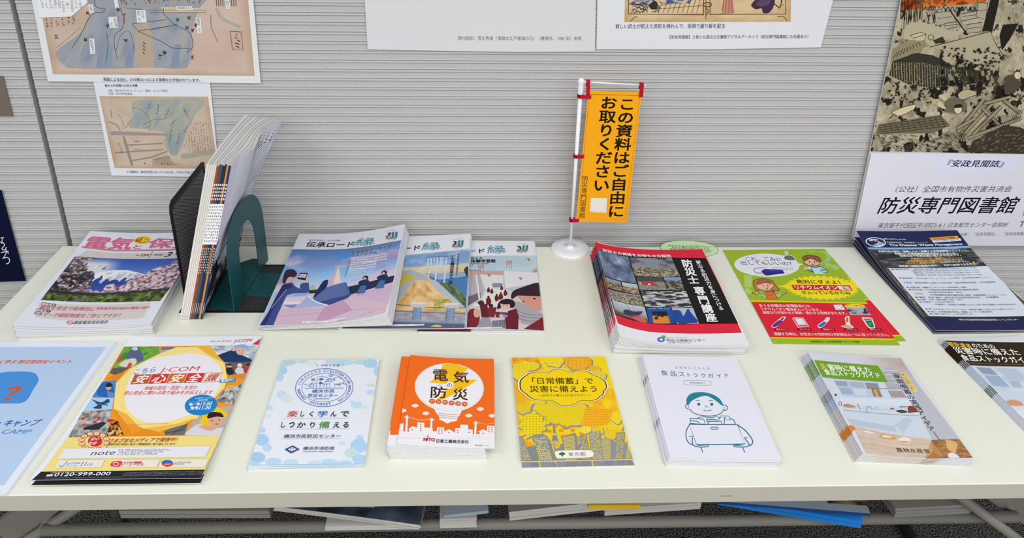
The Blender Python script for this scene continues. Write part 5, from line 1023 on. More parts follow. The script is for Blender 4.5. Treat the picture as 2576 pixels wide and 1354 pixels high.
def kitchen_picture(s):
    if s.hi:
        s.ras([(140, 215), (1030, 275), (1190, 520), (270, 465)], 40, 20, lambda U, V: ramp(U * .9 + .2 * fbm(U, V, 4, 3), (0, '#d3d8e8'), (.5, '#d0d2de'), (.75, '#c9c3c2'), (1, '#b9a99c')))
    s.poly([(1010, 400), (1100, 400), (1600, 1062), (1330, 1080), (1200, 800)], '#b9bac4')
    s.poly([(268, 465), (1000, 515), (1200, 800), (1330, 1075), (560, 960), (360, 640)], '#cdd6e4')
    s.poly([(560, 940), (1330, 1070), (1270, 1250), (690, 1200)], '#cdb9a8'); s.poly([(1330, 1075), (1600, 1065), (1728, 1245), (1270, 1250)], '#9a6f48')
    s.poly([(520, 930), (560, 925), (595, 970), (570, 980), (545, 1010), (520, 1000)], '#d08a3c')
    if not s.hi: return
    s.poly([(820, 385), (960, 375), (1050, 520), (900, 515)], '#aeb0b6')
    for k in range(3): s.line([(840 + 40 * k, 395 + 40 * k), (985 + 30 * k, 398 + 40 * k)], 6, '#d9dbe2')
    s.poly([(370, 490), (810, 515), (860, 660), (470, 640)], '#b9c6da')
    for (q, c) in (([(380, 495), (500, 502), (515, 548), (410, 545)], '#97a2b4'), ([(520, 505), (660, 512), (680, 570), (550, 558)], '#a9b4c6'), ([(680, 515), (800, 522), (820, 570), (700, 570)], '#8f8e98'), ([(425, 560), (540, 568), (570, 630), (455, 625)], '#9fb0ca'), ([(560, 570), (690, 578), (705, 640), (590, 635)], '#c9d4e4'), ([(870, 518), (1000, 525), (1050, 580), (900, 580)], '#a9a6ae'), ([(900, 590), (1040, 595), (1090, 660), (940, 660)], '#a59a9c')): s.poly(q, c)
    s.poly([(740, 572), (815, 578), (850, 655), (765, 650)], '#9c7a4a'); s.poly([(760, 580), (790, 582), (818, 652), (790, 652)], '#c4a878')
    s.line([(700, 572), (900, 575)], 5, '#6d665f')
    for i in range(4): s.line([(880 + 28 * i, 525), (905 + 28 * i, 562)], 4, '#e0e2e8')
    s.ras([(420, 640), (1090, 665), (1200, 800), (470, 760)], 40, 16, lambda U, V: ramp(V + .2 * fbm(U, V, 4, 5), (0, '#b9c4d6'), (.3, '#d9e0ec'), (1, '#c6d2e2')))
    s.blob([(465, 740), (500, 722), (560, 735), (590, 755), (520, 758)], '#c08a5c'); s.line([(605, 720), (635, 775)], 6, '#7d6a5c'); s.ring(440, 720, 14, 18, 5, '#55585f', 16); s.blob([(385, 625), (408, 630), (400, 645), (388, 642)], '#3c4a34')
    s.curve([(730, 850), (700, 790), (695, 755), (730, 750), (750, 780)], 7, '#8a94a6'); s.ring(792, 765, 18, 15, 5, '#a3abb8', 18)
    s.poly([(1095, 745), (1140, 740), (1205, 800), (1100, 810)], '#84442c'); s.blob([(980, 790), (1040, 780), (1095, 800), (1040, 812)], '#4c4438'); s.poly([(920, 762), (960, 760), (968, 778), (930, 778)], '#b4605a'); s.poly([(1015, 745), (1085, 742), (1090, 755), (1020, 760)], '#8d8ea0')
    s.line([(470, 780), (880, 820), (1210, 840)], 5, '#8f9aac'); s.poly([(470, 790), (1215, 842), (1330, 1060), (1000, 1040), (540, 930)], '#cad4e2'); s.poly([(950, 935), (1065, 860), (1150, 870), (1050, 1020), (1010, 960)], '#b9c8da'); s.poly([(500, 860), (960, 940), (1000, 1000), (560, 930)], '#b9c2d2')
    s.ras([(575, 945), (1330, 1072), (1268, 1248), (690, 1200)], 40, 20, lambda U, V: ramp(fbm(U, V * 4, 5, 7) * 1.4 - .2, (0, '#c4ab96'), (.5, '#d0bba9'), (1, '#d9c8ba')))
    s.blob([(660, 1000), (700, 985), (770, 1008), (730, 1018)], '#e3e0e2'); s.line([(655, 1000), (765, 1015)], 4, '#9a8676'); s.blob([(820, 1040), (850, 1020), (975, 1048), (960, 1070), (870, 1062)], '#d69a4c'); s.blob([(840, 1038), (870, 1028), (950, 1048), (900, 1052)], '#e8e4e0'); s.blob([(1005, 1075), (1050, 1045), (1120, 1065), (1110, 1095), (1040, 1092)], '#e2e0e2'); s.blob([(1012, 1082), (1060, 1085), (1115, 1088), (1060, 1098)], '#d69a4c')
    s.line([(1345, 990), (1410, 1080)], 6, '#55524f'); s.line([(1335, 1078), (1590, 1068)], 7, '#6a5a4c')
    s.ras([(1340, 1080), (1600, 1068), (1728, 1245), (1400, 1250)], 24, 16, lambda U, V: ramp(fbm(U, V * 5, 5, 9) * 1.6 - .3, (0, '#7d5530'), (.5, '#a5784c'), (1, '#c29a6a')))
    s.poly([(1465, 1068), (1560, 1090), (1580, 1120), (1560, 1210), (1480, 1160)], '#dcae74'); s.poly([(1490, 1170), (1555, 1200), (1570, 1212), (1480, 1190)], '#b97c38'); s.poly([(1330, 1090), (1440, 1230), (1370, 1235), (1310, 1150)], '#c08a54'); s.blob([(1490, 1210), (1540, 1198), (1600, 1240), (1560, 1248), (1500, 1246)], '#dfdfe4'); s.poly([(1280, 1220), (1330, 1090), (1360, 1200), (1440, 1245), (1290, 1250)], '#b0763c'); s.poly([(1270, 1250), (1330, 1088), (1345, 1180), (1320, 1215)], '#c79a70')

def art_baby(s, w, h):                       # guide with the dark title block, cut by the frame
    s.base(outline(w, h), '#d7dae6'); s.fr(2000, 830, 3.868)
    s.poly([(1425, 100), (2225, 122), (2420, 360), (2000, 358), (1640, 342)], '#2f2617')
    s.poly([(1640, 345), (2420, 362), (2600, 700), (2040, 760), (1990, 770)], '#c9d4e4')
    if not s.hi: return
    s.ras([(1375, 42), (2180, 60), (2225, 122), (1425, 102)], 20, 6, lambda U, V: ramp(U, (0, '#ccd2e4'), (1, '#dadde8')))
    s.ras([(1645, 345), (2400, 360), (2560, 620), (1880, 580)], 30, 20, lambda U, V: ramp(fbm(U, V, 4, 5) * 1.4 - .2, (0, '#b4c0d2'), (.5, '#c9d4e4'), (1, '#dbe2ec')))
    for (q, c) in (([(1760, 362), (1900, 372), (1985, 440), (1830, 430)], '#93a0b4'), ([(1960, 375), (2150, 378), (2260, 480), (2090, 490)], '#b7c4d8'), ([(1840, 445), (1990, 450), (2090, 555), (1930, 545)], '#9db0cc'), ([(2080, 500), (2180, 495), (2215, 560), (2130, 565)], '#aebcd0')): s.poly(q, c)
    s.line([(1910, 370), (2100, 555)], 8, '#dbe2ec')
    s.blob([(1850, 560), (1890, 570), (1915, 590), (1870, 590)], '#4c5a3a'); s.ring(1990, 685, 28, 30, 6, '#55585f', 20); s.blob([(2030, 710), (2110, 680), (2190, 700), (2220, 735), (2120, 740)], '#cf9a72')
    s.ras([(2000, 740), (2600, 760), (2700, 1000), (2180, 960)], 24, 16, lambda U, V: ramp(V + .3 * fbm(U, V, 4, 5), (0, '#cfd9e6'), (.5, '#dbe2ec'), (1, '#b9bfcc')))
    s.ras([(2160, 900), (2700, 980), (2760, 1150), (2290, 1080)], 20, 10, lambda U, V: ramp(fbm(U, V * 4, 5, 7), (0, '#c4ab96'), (1, '#d9c8ba')))
    y_ = '#e6bd4c'; w_ = '#f0eee6'
    s.txt('要配慮者', (1495, 140), (1715, 160), 46, y_, .02); s.txt('のための', (1722, 152), (1938, 162), 42, w_, .02)
    s.txt('災害時に備えた', (1548, 200), (2172, 218), 64, w_, .025); s.txt('食品ストックガイド', (1612, 270), (2308, 296), 60, w_, .025)
    s.line([(1650, 322), (2000, 335), (2400, 340)], 3, '#b08c3a')

def art_oval(s, w, h):
    a = np.linspace(0, 2 * np.pi, 48, endpoint=False)
    s.base(list(zip(w / 2 * np.cos(a), h / 2 * np.sin(a))), '#5a7a44')
    s.raw(np.column_stack([(w / 2 - .001) * np.cos(a), (h / 2 - .001) * np.sin(a)]), [tuple(range(48))], s.ink('#cfe6b8'))
    s.fr(1480, 600, 4.514)
    s.txt('助けられる人から助ける人へ', (905, 80), (1408, 96), 22, '#3f4a34', .02); s.txt('防災士資格は様々な人々が', (950, 102), (1375, 116), 20, '#3f4a34', .015); s.txt('家庭や職場・地域の防災力向上', (925, 122), (1415, 138), 20, '#3f4a34', .015); s.txt('に役立ちます。', (1180, 152), (1395, 158), 18, '#3f4a34', .015)

# ------------------------------------------------------------------ sheets on the wall
def art_map(s):                              # old map of a bay, lower half in view
    s.fr(0, 0, 2.943)
    pic = [(225, -260), (1815, -260), (1885, 562), (392, 550), (295, 128)]
    def paper(U, V):
        n = fbm(U, V, 6, 4); img = ramp(n * 1.4 - .2, (0, '#c2a896'), (.5, '#c9b2a4'), (1, '#d0bcb0'))
        e = np.minimum(np.minimum(U, 1 - U), 1 - V); return over(img, np.clip(1 - e * 22, 0, 1) * .5, '#b0906c')
    s.ras([(240, -260), (1815, -260), (1885, 562), (392, 550)], 110, 70, paper)
    water = [(640, -40), (720, 70), (650, 130), (600, 240), (420, 380), (470, 480), (560, 505), (900, 508), (1100, 500), (1350, 508), (1395, 480), (1430, 340), (1420, 230), (1460, 90), (1480, -60)]
    s.blob(water, '#9a9ea4')
    def wash(c1, c2, sd):
        return lambda U, V: ramp(fbm(U * 1.6, V * .5, 6, sd) * 1.8 - .4, (0, c1), (.5, '#9ca2aa'), (1, c2))
    s.ras([(690, 60), (1440, 60), (1385, 490), (560, 500)], 80, 50, wash('#8a92a2', '#aaa6a0', 3)); s.ras([(640, 180), (720, 70), (560, 500), (470, 480)], 30, 40, wash('#9098a0', '#b0a8a0', 7))
    s.poly([(1010, 190), (1095, 165), (1130, 260), (1140, 500), (990, 500), (1000, 320)], '#b8a593'); s.poly([(1190, 50), (1500, 60), (1530, 75), (1520, 92), (1430, 90), (1210, 92)], '#cdbb9f')
    for x in (740, 790, 950, 1290): s.ras([(x, 330), (x + 50, 330), (x + 30, 500), (x - 30, 500)], 8, 16, lambda U, V: ramp(fbm(U, V * .3, 4, x), (0, '#7c8aa8'), (1, '#989fa8')))
    ink = '#4a4640'
    s.curve([(700, -20), (710, 50), (775, 65), (760, 90), (690, 100), (650, 150), (600, 250), (530, 360)], 4, ink); s.curve([(890, 60), (915, 140), (905, 210), (850, 260), (850, 360), (870, 440)], 4, ink); s.curve([(790, 250), (800, 330), (785, 460)], 5, '#56707c'); s.curve([(860, 380), (890, 270), (960, 235), (1000, 380)], 3, ink)
    s.line([(935, 60), (1090, 75), (1530, 75), (1525, 95), (1100, 95)], 3, ink); s.line([(980, 175), (1240, 145)], 4, ink); s.line([(980, 178), (1020, 230), (1300, 185)], 4, ink); s.line([(1110, 225), (1310, 180)], 3, ink)
    s.curve([(1210, 60), (1220, 110), (1310, 190), (1400, 240), (1430, 320), (1415, 370)], 4, ink); s.curve([(1020, 230), (1110, 270), (1200, 310), (1280, 355), (1400, 360), (1385, 390)], 4, ink); s.curve([(410, 360), (520, 270), (600, 200)], 3, '#8a7a64')
    s.curve([(1560, 110), (1565, 200), (1590, 260), (1610, 310)], 4, '#6a5a4a'); s.curve([(1600, 60), (1650, 140), (1780, 200)], 22, '#a9a8a0'); s.line([(920, 175), (922, 105)], 4, '#a83c34'); s.poly([(910, 112), (921, 95), (934, 112)], '#a83c34')
    r = random.Random(5)
    for i in range(60):                      # buildings along the top
        x = 880 + i * 10 + r.random() * 8; y = -30 + r.random() * 70; s.line([(x, y), (x + r.uniform(-16, 16), y + r.uniform(-30, 10))], r.uniform(3, 8), r.choice(['#8a5a44', '#5f4c44', '#b0604c', '#7a6a58', '#c9b08c']))
    s.poly([(900, -90), (1760, -90), (1760, -30), (900, -30)], '#b09a84')
    for x in range(1600, 1760, 16): s.line([(x, -40), (x + 4, 45)], 5, '#6b5048')
    for k, (x, y, w_, h_) in enumerate(((675, 65, 34, 62), (862, 30, 28, 60), (838, 165, 64, 80), (1046, 120, 72, 92), (683, 342, 40, 112), (1366, 60, 118, 26), (1474, 190, 36, 110), (1685, 30, 34, 72))):
        s.poly([(x - w_ / 2 - 4, y - h_ / 2), (x + w_ / 2 - 4, y - h_ / 2 - 2), (x + w_ / 2 + 6, y + h_ / 2), (x - w_ / 2 + 6, y + h_ / 2 + 2)], '#dfe0e2')
    s.vtxt('尻無川', (672, 42), (680, 92), 20, '#55524e'); s.vtxt('勘助嶋', (852, 135), (862, 198), 20, '#55524e'); s.vtxt('水入', (826, 165), (832, 202), 20, '#55524e'); s.vtxt('なんば', (1056, 80), (1060, 132), 24, '#3c3a38'); s.vtxt('新田　水入', (1026, 80), (1034, 165), 22, '#3c3a38'); s.vtxt('泉尾新田水入', (672, 292), (694, 392), 24, '#55524e'); s.txt('道頓堀付すじ', (1315, 60), (1420, 60), 18, '#55524e'); s.vtxt('難波村　水入', (1468, 138), (1480, 242), 22, '#55524e'); s.vtxt('高はし', (1682, 5), (1690, 58), 24, '#3c3a38')
    for (x, y, c) in ((418, 272, '#8a5a3a'), (1450, 185, '#4a2f2c'), (1430, 225, '#4a2f2c'), (1428, 420, '#6a3a2c'), (640, 290, '#37363a'), (800, 192, '#37363a'), (930, 300, '#37363a'), (1220, 390, '#37363a'), (1190, 420, '#37363a'), (875, 70, '#37363a'), (655, 100, '#37363a')):
        for k in range(5): s.line([(x + r.uniform(-14, 14), y + r.uniform(-18, 18)), (x + r.uniform(-14, 14), y + r.uniform(-18, 18))], 5, c)
    for (x, y) in ((1315, 145), (1400, 130), (1385, 205)): s.line([(x - 12, y - 12), (x + 12, y + 12)], 5, '#3c3a3c'); s.line([(x + 12, y - 12), (x - 12, y + 12)], 5, '#3c3a3c')
    for i in range(6):
        for k in range(7): x = 340 + i * 40 + k; y = 110 + k * 15 - i * 6; s.line([(x, y), (x + r.uniform(-10, 16), y + r.uniform(-6, 10))], 6, '#7c3f38')
    s.line([(1705, 230), (1785, 235), (1800, 365), (1722, 365)], 4, '#7d6a4c', True)
    for k in range(5): s.line([(1745 + r.uniform(-8, 20), 250 + k * 22), (1760 + r.uniform(-8, 20), 262 + k * 22)], 6, '#4c3a2c')
    for k in range(4): s.line([(1060, 310 + k * 24), (1072 + r.uniform(-8, 8), 325 + k * 24)], 5, '#4c4438')
    s.poly([(225, -260), (645, -260), (650, 20), (530, 122), (292, 130)], '#e6e7ec')
    for i, t in enumerate(('へ船用', 'にその', '入込み碇船々', '損し', 'れぬ哀れ', 'く我も黒外', 'てに成調に', 'なんば', 'さり', 'しるす')):
        n_ = len(t) * 22; s.vtxt(t, (596 - i * 32, 62 + 30 * (i in (2, 4)) - n_), (602 - i * 31, 62 + 30 * (i in (2, 4))), 24, '#6a6660')
    s.txt('津波による', (765, 585), (885, 588), 28, '#4a4c50', .01); s.txt('浸水', (887, 588), (935, 589), 28, '#4a74b4', .01); s.txt('、川の遡上(→)による落橋などが描かれています。', (938, 589), (1482, 594), 28, '#4a4c50', .01)

def art_smallmap(s):
    s.fr(0, 0, 2.943)
    s.txt('嘉永七年寅霜月大阪大地震', (775, 634), (1018, 634), 20, '#3f4044', .03); s.txt('出典：東京大学石本コレクション（翻刻：みんなで翻刻）', (800, 671), (1242, 673), 18, '#55565a', .01); s.txt('加筆：防災専門図書館', (805, 693), (978, 696), 17, '#55565a', .01)
    s.ras([(735, 712), (1540, 716), (1612, 1250), (848, 1245)], 70, 50, lambda U, V: over(ramp(fbm(U, V, 6, 8) * 1.4 - .2, (0, '#c0aa94'), (.5, '#c9b6a4'), (1, '#d0bfb0')), np.clip(1 - np.minimum(np.minimum(U, 1 - U), np.minimum(V, 1 - V)) * 18, 0, 1) * .45, '#b08a5e'))
    s.blob([(1000, 745), (1200, 735), (1510, 738), (1440, 860), (1390, 960), (1355, 1060), (1310, 1150), (1260, 1140), (1215, 1060), (1210, 980), (970, 950), (985, 860), (975, 800)], '#a4a99e')
    s.ras([(1010, 745), (1500, 740), (1370, 1000), (980, 945)], 50, 34, lambda U, V: ramp(fbm(U * 1.6, V * .5, 6, 3) * 1.8 - .4, (0, '#929ea8'), (.5, '#a3a89e'), (1, '#b5ae9c'))); s.ras([(1215, 985), (1370, 985), (1310, 1140), (1265, 1140)], 20, 20, lambda U, V: ramp(fbm(U, V, 4, 9), (0, '#8496a2'), (1, '#a9ab98')))
    s.poly([(815, 970), (1240, 990), (1240, 1005), (820, 1002)], '#a59090'); s.poly([(905, 1010), (925, 1010), (988, 1225), (968, 1225)], '#8f8c80')
    for (p) in ([(945, 1075), (1205, 1062)], [(850, 1132), (1210, 1108)], [(975, 1190), (1120, 1165), (1240, 1120)]): s.line(p, 10, '#8f8c80')
    s.curve([(800, 900), (860, 925), (890, 965)], 12, '#9a9a8c'); s.curve([(1340, 1160), (1420, 1150), (1500, 1135), (1595, 1130)], 36, '#a9a894'); s.line([(945, 955), (1095, 965)], 16, '#cfc2a8'); s.curve([(880, 850), (905, 890), (912, 935)], 3, '#7a6a54')
    s.curve([(985, 800), (1040, 810), (1100, 870), (1110, 930), (1060, 950)], 3, '#6a6c70'); s.curve([(1050, 930), (1130, 890), (1220, 880), (1280, 830)], 3, '#6a6c70')
    r = random.Random(3)
    for i in range(11):
        for k in range(16 - (i > 7) * (i - 7)): 
            x = 1540 - i * 19 - k * .4 + k * 1.8; y = 895 + k * 14 + i * 3
            if i > 5 and k < (i - 5) * 2: continue
            s.line([(x, y), (x + r.uniform(-5, 7), y + r.uniform(-4, 9))], 4.5, '#8a5c48')
    for (x, y, n, dx, dy) in ((980, 880, 6, -12, 14), (1110, 770, 5, -6, 14), (1175, 780, 5, -2, 14), (1250, 810, 5, -7, 14), (1360, 800, 7, 7, 13), (1310, 880, 6, -10, 10), (1270, 940, 8, -2, 16), (1330, 990, 7, -3, 14), (1385, 935, 4, -8, 14), (880, 1060, 6, 5, 14), (1160, 1180, 6, 18, -4), (1200, 1210, 7, 20, 1), (1480, 1195, 4, 12, 4), (1040, 1045, 4, -14, 0), (1045, 1102, 4, -14, 0), (1070, 1205, 2, 4, 8)):
        for k in range(n): s.line([(x + k * dx, y + k * dy), (x + k * dx + r.uniform(-7, 7), y + k * dy + r.uniform(-6, 7))], 5.5, '#3f3f3c')
    for k in range(9): s.line([(1230 - k * 12, 1150 + k * 3), (1300 - k * 20, 1225)], 3, '#8a7a60')
    s.line([(820, 812), (830, 875)], 3, '#7d6a4c'); s.txt('＊ 原図は、東北が逆になっているため、パネルでは上下を逆さまにしています', (940, 1270), (1640, 1276), 17, '#55565a', .01)

def art_notice(s):
    s.fr(900, 0, 2.1467)
    s.txt('現代語訳：荒川秀俊『実録大江戸壊滅の日』（教育社、1982 年）参照', (540, 206), (1208, 208), 23, '#4b4d52', .005)

def art_samurai(s):
    s.fr(900, 0, 2.1467)
    s.ras([(1448, -260), (2345, -260), (2338, 118), (1440, 120)], 100, 44, lambda U, V: over(ramp(fbm(U, V, 8, 4) * 1.5 - .25, (0, '#c4a373'), (.5, '#d2b68c'), (1, '#dcc6a0')), np.clip(1 - np.minimum(np.minimum(U, 1 - U) * 2, 1 - V) * 14, 0, 1) * .4, '#b58a58'))
    ink = '#34302e'
    s.line([(1462, -260), (1462, 76), (1868, 80), (1866, -260)], 5, ink); s.line([(1902, -260), (1902, 78), (2310, 76), (2312, -260)], 5, ink)
    s.poly([(1700, -40), (1855, -40), (1860, 70), (1610, 72), (1640, 20)], '#d9bd94'); 
    for k in range(9): s.line([(1650 + k * 26, 0 - k * 4), (1622 + k * 26, 70)], 3, '#5a4a40')
    s.line([(1640, 28), (1860, -10)], 3, '#5a4a40'); s.line([(1630, 48), (1862, 30)], 3, '#5a4a40')
    s.ras([(1466, -40), (1610, -40), (1600, 30), (1466, 26)], 30, 14, lambda U, V: ramp(fbm(U, V, 6, 3) * 2 - .5, (0, '#27407c'), (.4, '#3c5a94'), (.7, '#cbb48c'), (1, '#d8c39c'))); s.ras([(1620, -40), (1820, -40), (1790, 20), (1630, 20)], 24, 10, lambda U, V: ramp(fbm(U, V, 6, 13) * 2 - .5, (0, '#2e4a8a'), (.5, '#5a6a94'), (.7, '#cbb48c'), (1, '#d8c39c')))
    r = random.Random(8)
    for i in range(40): x = 1470 + r.random() * 140; y = 28 + r.random() * 45; s.curve([(x, y), (x + 12, y - 8), (x + 24, y + r.uniform(-4, 8))], 3, ink)
    s.blob([(1575, 30), (1600, 5), (1620, 20), (1610, 45), (1585, 50)], '#3a2c2c'); s.line([(1595, 8), (1592, -40)], 5, '#4a3a34'); s.poly([(1980, -40), (2020, -40), (2035, 70), (1950, 76), (1975, 20)], '#c08a74')
    for k in range(4): s.line([(1980 + k * 12, -40), (1968 + k * 18, 74)], 3, '#7a4a3c')
    s.poly([(1905, 20), (1960, 5), (1970, 70), (1905, 74)], '#cdb188'); s.blob([(2125, 30), (2140, 5), (2190, -40), (2245, -40), (2250, 20), (2225, 65), (2190, 70), (2180, 45), (2150, 50)], '#43304a'); s.blob([(2150, 20), (2200, -10), (2230, 10), (2190, 35)], '#5d4664'); s.curve([(2250, 20), (2280, 40), (2290, -10)], 5, ink); s.curve([(2275, 50), (2285, 20), (2300, 30)], 4, '#a87a44')
    s.line([(1880, -40), (1880, 105)], 4, '#7a6040'); s.ring(1888, 25, 22, 12, 4, ink, 18); s.line([(1878, 40), (1895, 60), (1878, 85)], 4, '#5a4430'); s.line([(1470, 115), (1500, 88), (1512, 95)], 3, '#5a4430'); s.line([(2265, 90), (2300, 88), (2318, 112)], 3, '#5a4430')
    s.txt('貧しい武士が飢えた庶民を憐れんで、街頭で握り飯を配る', (1392, 142), (1982, 140), 25, '#4b4d52', .005); s.txt('【安政見聞録】２枚とも国立公文書館デジタルアーカイブ（防災専門図書館にも所蔵あり）', (1685, 200), (2432, 197), 20, '#55575c', .005)

def art_ruins(s):                            # big poster: ink print of a burning, collapsed town (plain stand-in)
    s.fr(2080, 0, 3.385)
    W_ = 1320
    def ink_print(U, V):
        n = fbm(U * 1.2, V, 7, 4, 5); img = ramp((n - .5) * 1.9 + .5, (0, '#958d76'), (.5, '#aca289'), (1, '#c0b69c'))
        img = img + ((fbm(U * 1.2, V, 62, 2, 2) - .5) * 38)[..., None]
        d = fbm(U * 1.2, V, 26, 9, 4); b = fbm(U * 1.2, V, 5, 14, 3)
        band = np.clip(1.2 - np.abs(V - .62 - .05 * U) * 12, 0, 1) * .8 + np.clip((V - .86) * 8, 0, 1) * .6 + np.clip(1 - np.abs(V - .5) * 9, 0, 1) * np.clip((U - .25) * 3, 0, 1) * .6
        img = over(img, np.clip((d - .64 + band * .15) * 30, 0, 1), '#25221c')
        img = over(img, np.clip((.36 - fbm(U * 1.2, V, 30, 33, 3)) * 20, 0, 1) * .5, '#6d6652')
        return img
    s.ras([(640, -420), (640 + W_, -420), (370 + W_ + 290, 1315), (370, 1290)], 330, 400, ink_print)
    fl = '#c2622c'
    s.ras([(635, -420), (1500, -420), (1350, 20), (625, 90)], 90, 50, lambda U, V: ramp(fbm(U * 1.3, V, 9, 6, 3) * 2 - .5, (0, '#7a2f14'), (.35, '#c25a24'), (.7, '#d8803c'), (1, '#3a241a')))
    r = random.Random(4); k_ = '#26221d'
    for i in range(14): x = 810 + i * 38; s.curve([(x, 70 + r.uniform(-12, 12)), (x + 14, 95 + r.uniform(-12, 6)), (x + 30, 60), (x + 38, 72)], 6, k_)
    for i in range(16): x = 640 + i * 12; s.line([(x, -40), (x - 14 + r.uniform(-6, 6), 200 + r.uniform(-60, 60))], 6, k_)
    g = '#a9a48e'
    for q in ([(920, 110), (1060, 90), (1100, 190), (930, 220)], [(1000, 200), (1100, 185), (1110, 230), (1010, 250)], [(1130, 120), (1290, 90), (1300, 150), (1140, 180)], [(1190, 210), (1320, 190), (1310, 270), (1190, 285)], [(1290, 20), (1370, 30), (1350, 170), (1270, 140)]):
        s.poly(q, g); s.line(q, 5, k_, True); m = np.array(q).mean(0); s.line([m - (60, -6), m + (60, -10)], 4, k_)
    s.line([(1040, 80), (1200, 300)], 10, k_); s.line([(850, 100), (870, 180)], 7, k_); s.line([(900, 120), (915, 200)], 7, k_)
    s.poly([(1420, -100), (1480, -60), (1410, 260), (1320, 270)], k_); s.poly([(1500, 210), (1630, 200), (1560, 330), (1490, 430), (1470, 300)], k_)
    s.poly([(720, 190), (830, 190), (1150, 290), (1050, 330), (880, 380), (650, 330), (660, 230)], '#b5ac90')
    s.poly([(710, 300), (800, 275), (845, 290), (830, 345), (735, 365)], '#c2b99a'); s.line([(710, 300), (740, 325), (845, 292)], 5, k_); s.line([(740, 325), (735, 365), (830, 345), (845, 290), (800, 275), (710, 300)], 5, k_); s.poly([(900, 345), (985, 310), (1005, 345), (930, 375)], '#3a362e')
    s.ring(885, 318, 24, 22, 5, k_, 18)
    s.poly([(560, 420), (690, 340), (840, 350), (860, 390), (600, 520), (545, 545)], '#8f8568')
    for i in range(9): s.line([(560 + i * 30, 500 - i * 14), (600 + i * 22, 440 - i * 10)], 5, k_)
    s.poly([(880, 400), (1180, 310), (1390, 265), (1500, 470), (1300, 560), (1050, 440)], '#b0a78c'); s.line([(880, 400), (1390, 268), (1440, 380), (1500, 470)], 6, k_)
    # fallen tiled roof
    roof = [(560, 520), (760, 450), (900, 470), (1080, 560), (1400, 620), (1390, 690), (1200, 720), (900, 750), (700, 720), (530, 640)]
    s.poly(roof, '#37342b')
    for i in range(26): x = 545 + i * 22; s.line([(x, 530 + max(0, i - 12) * 5), (x + 6, 650 + min(i, 10) * 9)], 4, '#a89f80')
    for i in range(150): x = 560 + r.random() * 620; y = 540 + r.random() * 180 - abs(x - 700) * .02; s.line([(x, y), (x + 16, y + 3)], 3, '#a89f80')
    for i in range(46): x = 930 + r.random() * 460; y = 560 + r.random() * 150; s.poly([(x, y), (x + 26, y - 8), (x + 34, y + 34), (x + 8, y + 44)], r.choice(['#2a2720', '#3d392e', '#1f1d18', '#8f866c']))
    for i in range(110): x = 420 + r.random() * 1300; y = 690 + r.random() * 180; s.poly([(x, y), (x + 14, y - 5), (x + 18, y + 7), (x + 5, y + 12)], k_)
    for i in range(80): x = 960 + r.random() * 500; y = 390 + r.random() * 170; s.poly([(x, y), (x + 16, y - 5), (x + 20, y + 8), (x + 5, y + 12)], k_)
    s.poly([(440, 1055), (960, 975), (1040, 1060), (900, 1130), (420, 1130)], '#6b6550')
    for j in range(5): s.line([(436 + j * 2, 1065 + j * 18), (970 + j * 16, 988 + j * 20)], 4, k_)
    for i in range(11): s.line([(480 + i * 48, 1055 - i * 7), (500 + i * 50, 1115 - i * 4)], 4, k_)
    # timbers
    for a, b in (((1110, 1120), (1330, 840)), ((1150, 1150), (1400, 880)), ((1330, 880), (1560, 820)), ((1320, 920), (1480, 1080)), ((1500, 850), (1640, 960)), ((1200, 1170), (1650, 1000)), ((1240, 1140), (1480, 900)), ((1100, 1090), (1260, 1000))):
        s.line([a, b], 26, '#988d70'); a_, b_ = np.array(a, float), np.array(b, float); d = (b_ - a_) / np.hypot(*(b_ - a_)); nn = np.array([-d[1], d[0]]) * 13; s.line([a_ + nn, b_ + nn], 4, k_); s.line([a_ - nn, b_ - nn], 4, k_)
    for i in range(20): s.line([(1280 + i * 18, 1130 - i * 6), (1320 + i * 18, 1020 - i * 5)], 3, k_)
    s.poly([(1180, 1290), (1250, 1190), (1500, 1060), (1640, 1080), (1900, 1200), (1900, 1310)], '#3d382e')
    for i in range(120): x = 1220 + r.random() * 560; y = 1100 + r.random() * 190; s.line([(x, y), (x + 20, y - 9)], 3, '#97896a')
    for i in range(150): x = 400 + r.random() * 760; y = 1130 + r.random() * 150; s.curve([(x, y), (x + 9, y - 9), (x + 20, y), (x + 24, y + 8)], 4, k_)
    # fleeing people, as plain ink figures
    s.blob([(995, 900), (1010, 850), (1080, 820), (1160, 850), (1180, 920), (1120, 950), (1000, 945)], '#6a6452'); s.blob([(1105, 800), (1160, 760), (1250, 775), (1240, 820), (1140, 840)], '#b3a98c'); s.ell(1105, 925, 34, 38, '#d5c6a2'); s.ring(1105, 925, 34, 38, 4, k_, 24); s.blob([(1070, 910), (1085, 885), (1130, 880), (1140, 905)], k_); s.line([(1130, 850), (1320, 780)], 5, k_)
    s.blob([(920, 880), (960, 860), (1000, 920), (960, 910)], '#c9bc9a'); s.blob([(940, 810), (980, 800), (1010, 840), (985, 850)], '#c9bc9a'); s.blob([(1500, 720), (1520, 640), (1580, 640), (1640, 700), (1600, 760), (1510, 800)], '#4f4a3e'); s.ell(1610, 635, 30, 34, '#d5c6a2'); s.ring(1610, 635, 30, 34, 4, k_, 20)
    s.blob([(545, 950), (580, 925), (640, 905), (735, 885), (730, 920), (660, 960), (600, 985), (610, 1010), (590, 985)], '#d0c3a0'); s.curve([(545, 950), (580, 930), (640, 905), (735, 882)], 4, k_); s.curve([(560, 960), (600, 980), (660, 962), (735, 920)], 4, k_)
    for i in range(40): x = 1450 + r.random() * 250; y = r.random() * 250; s.line([(x, y), (x + r.uniform(-14, 14), y + r.uniform(-20, 5))], 4, '#4c473a')
    s.fr(2080, 360, 4.837)
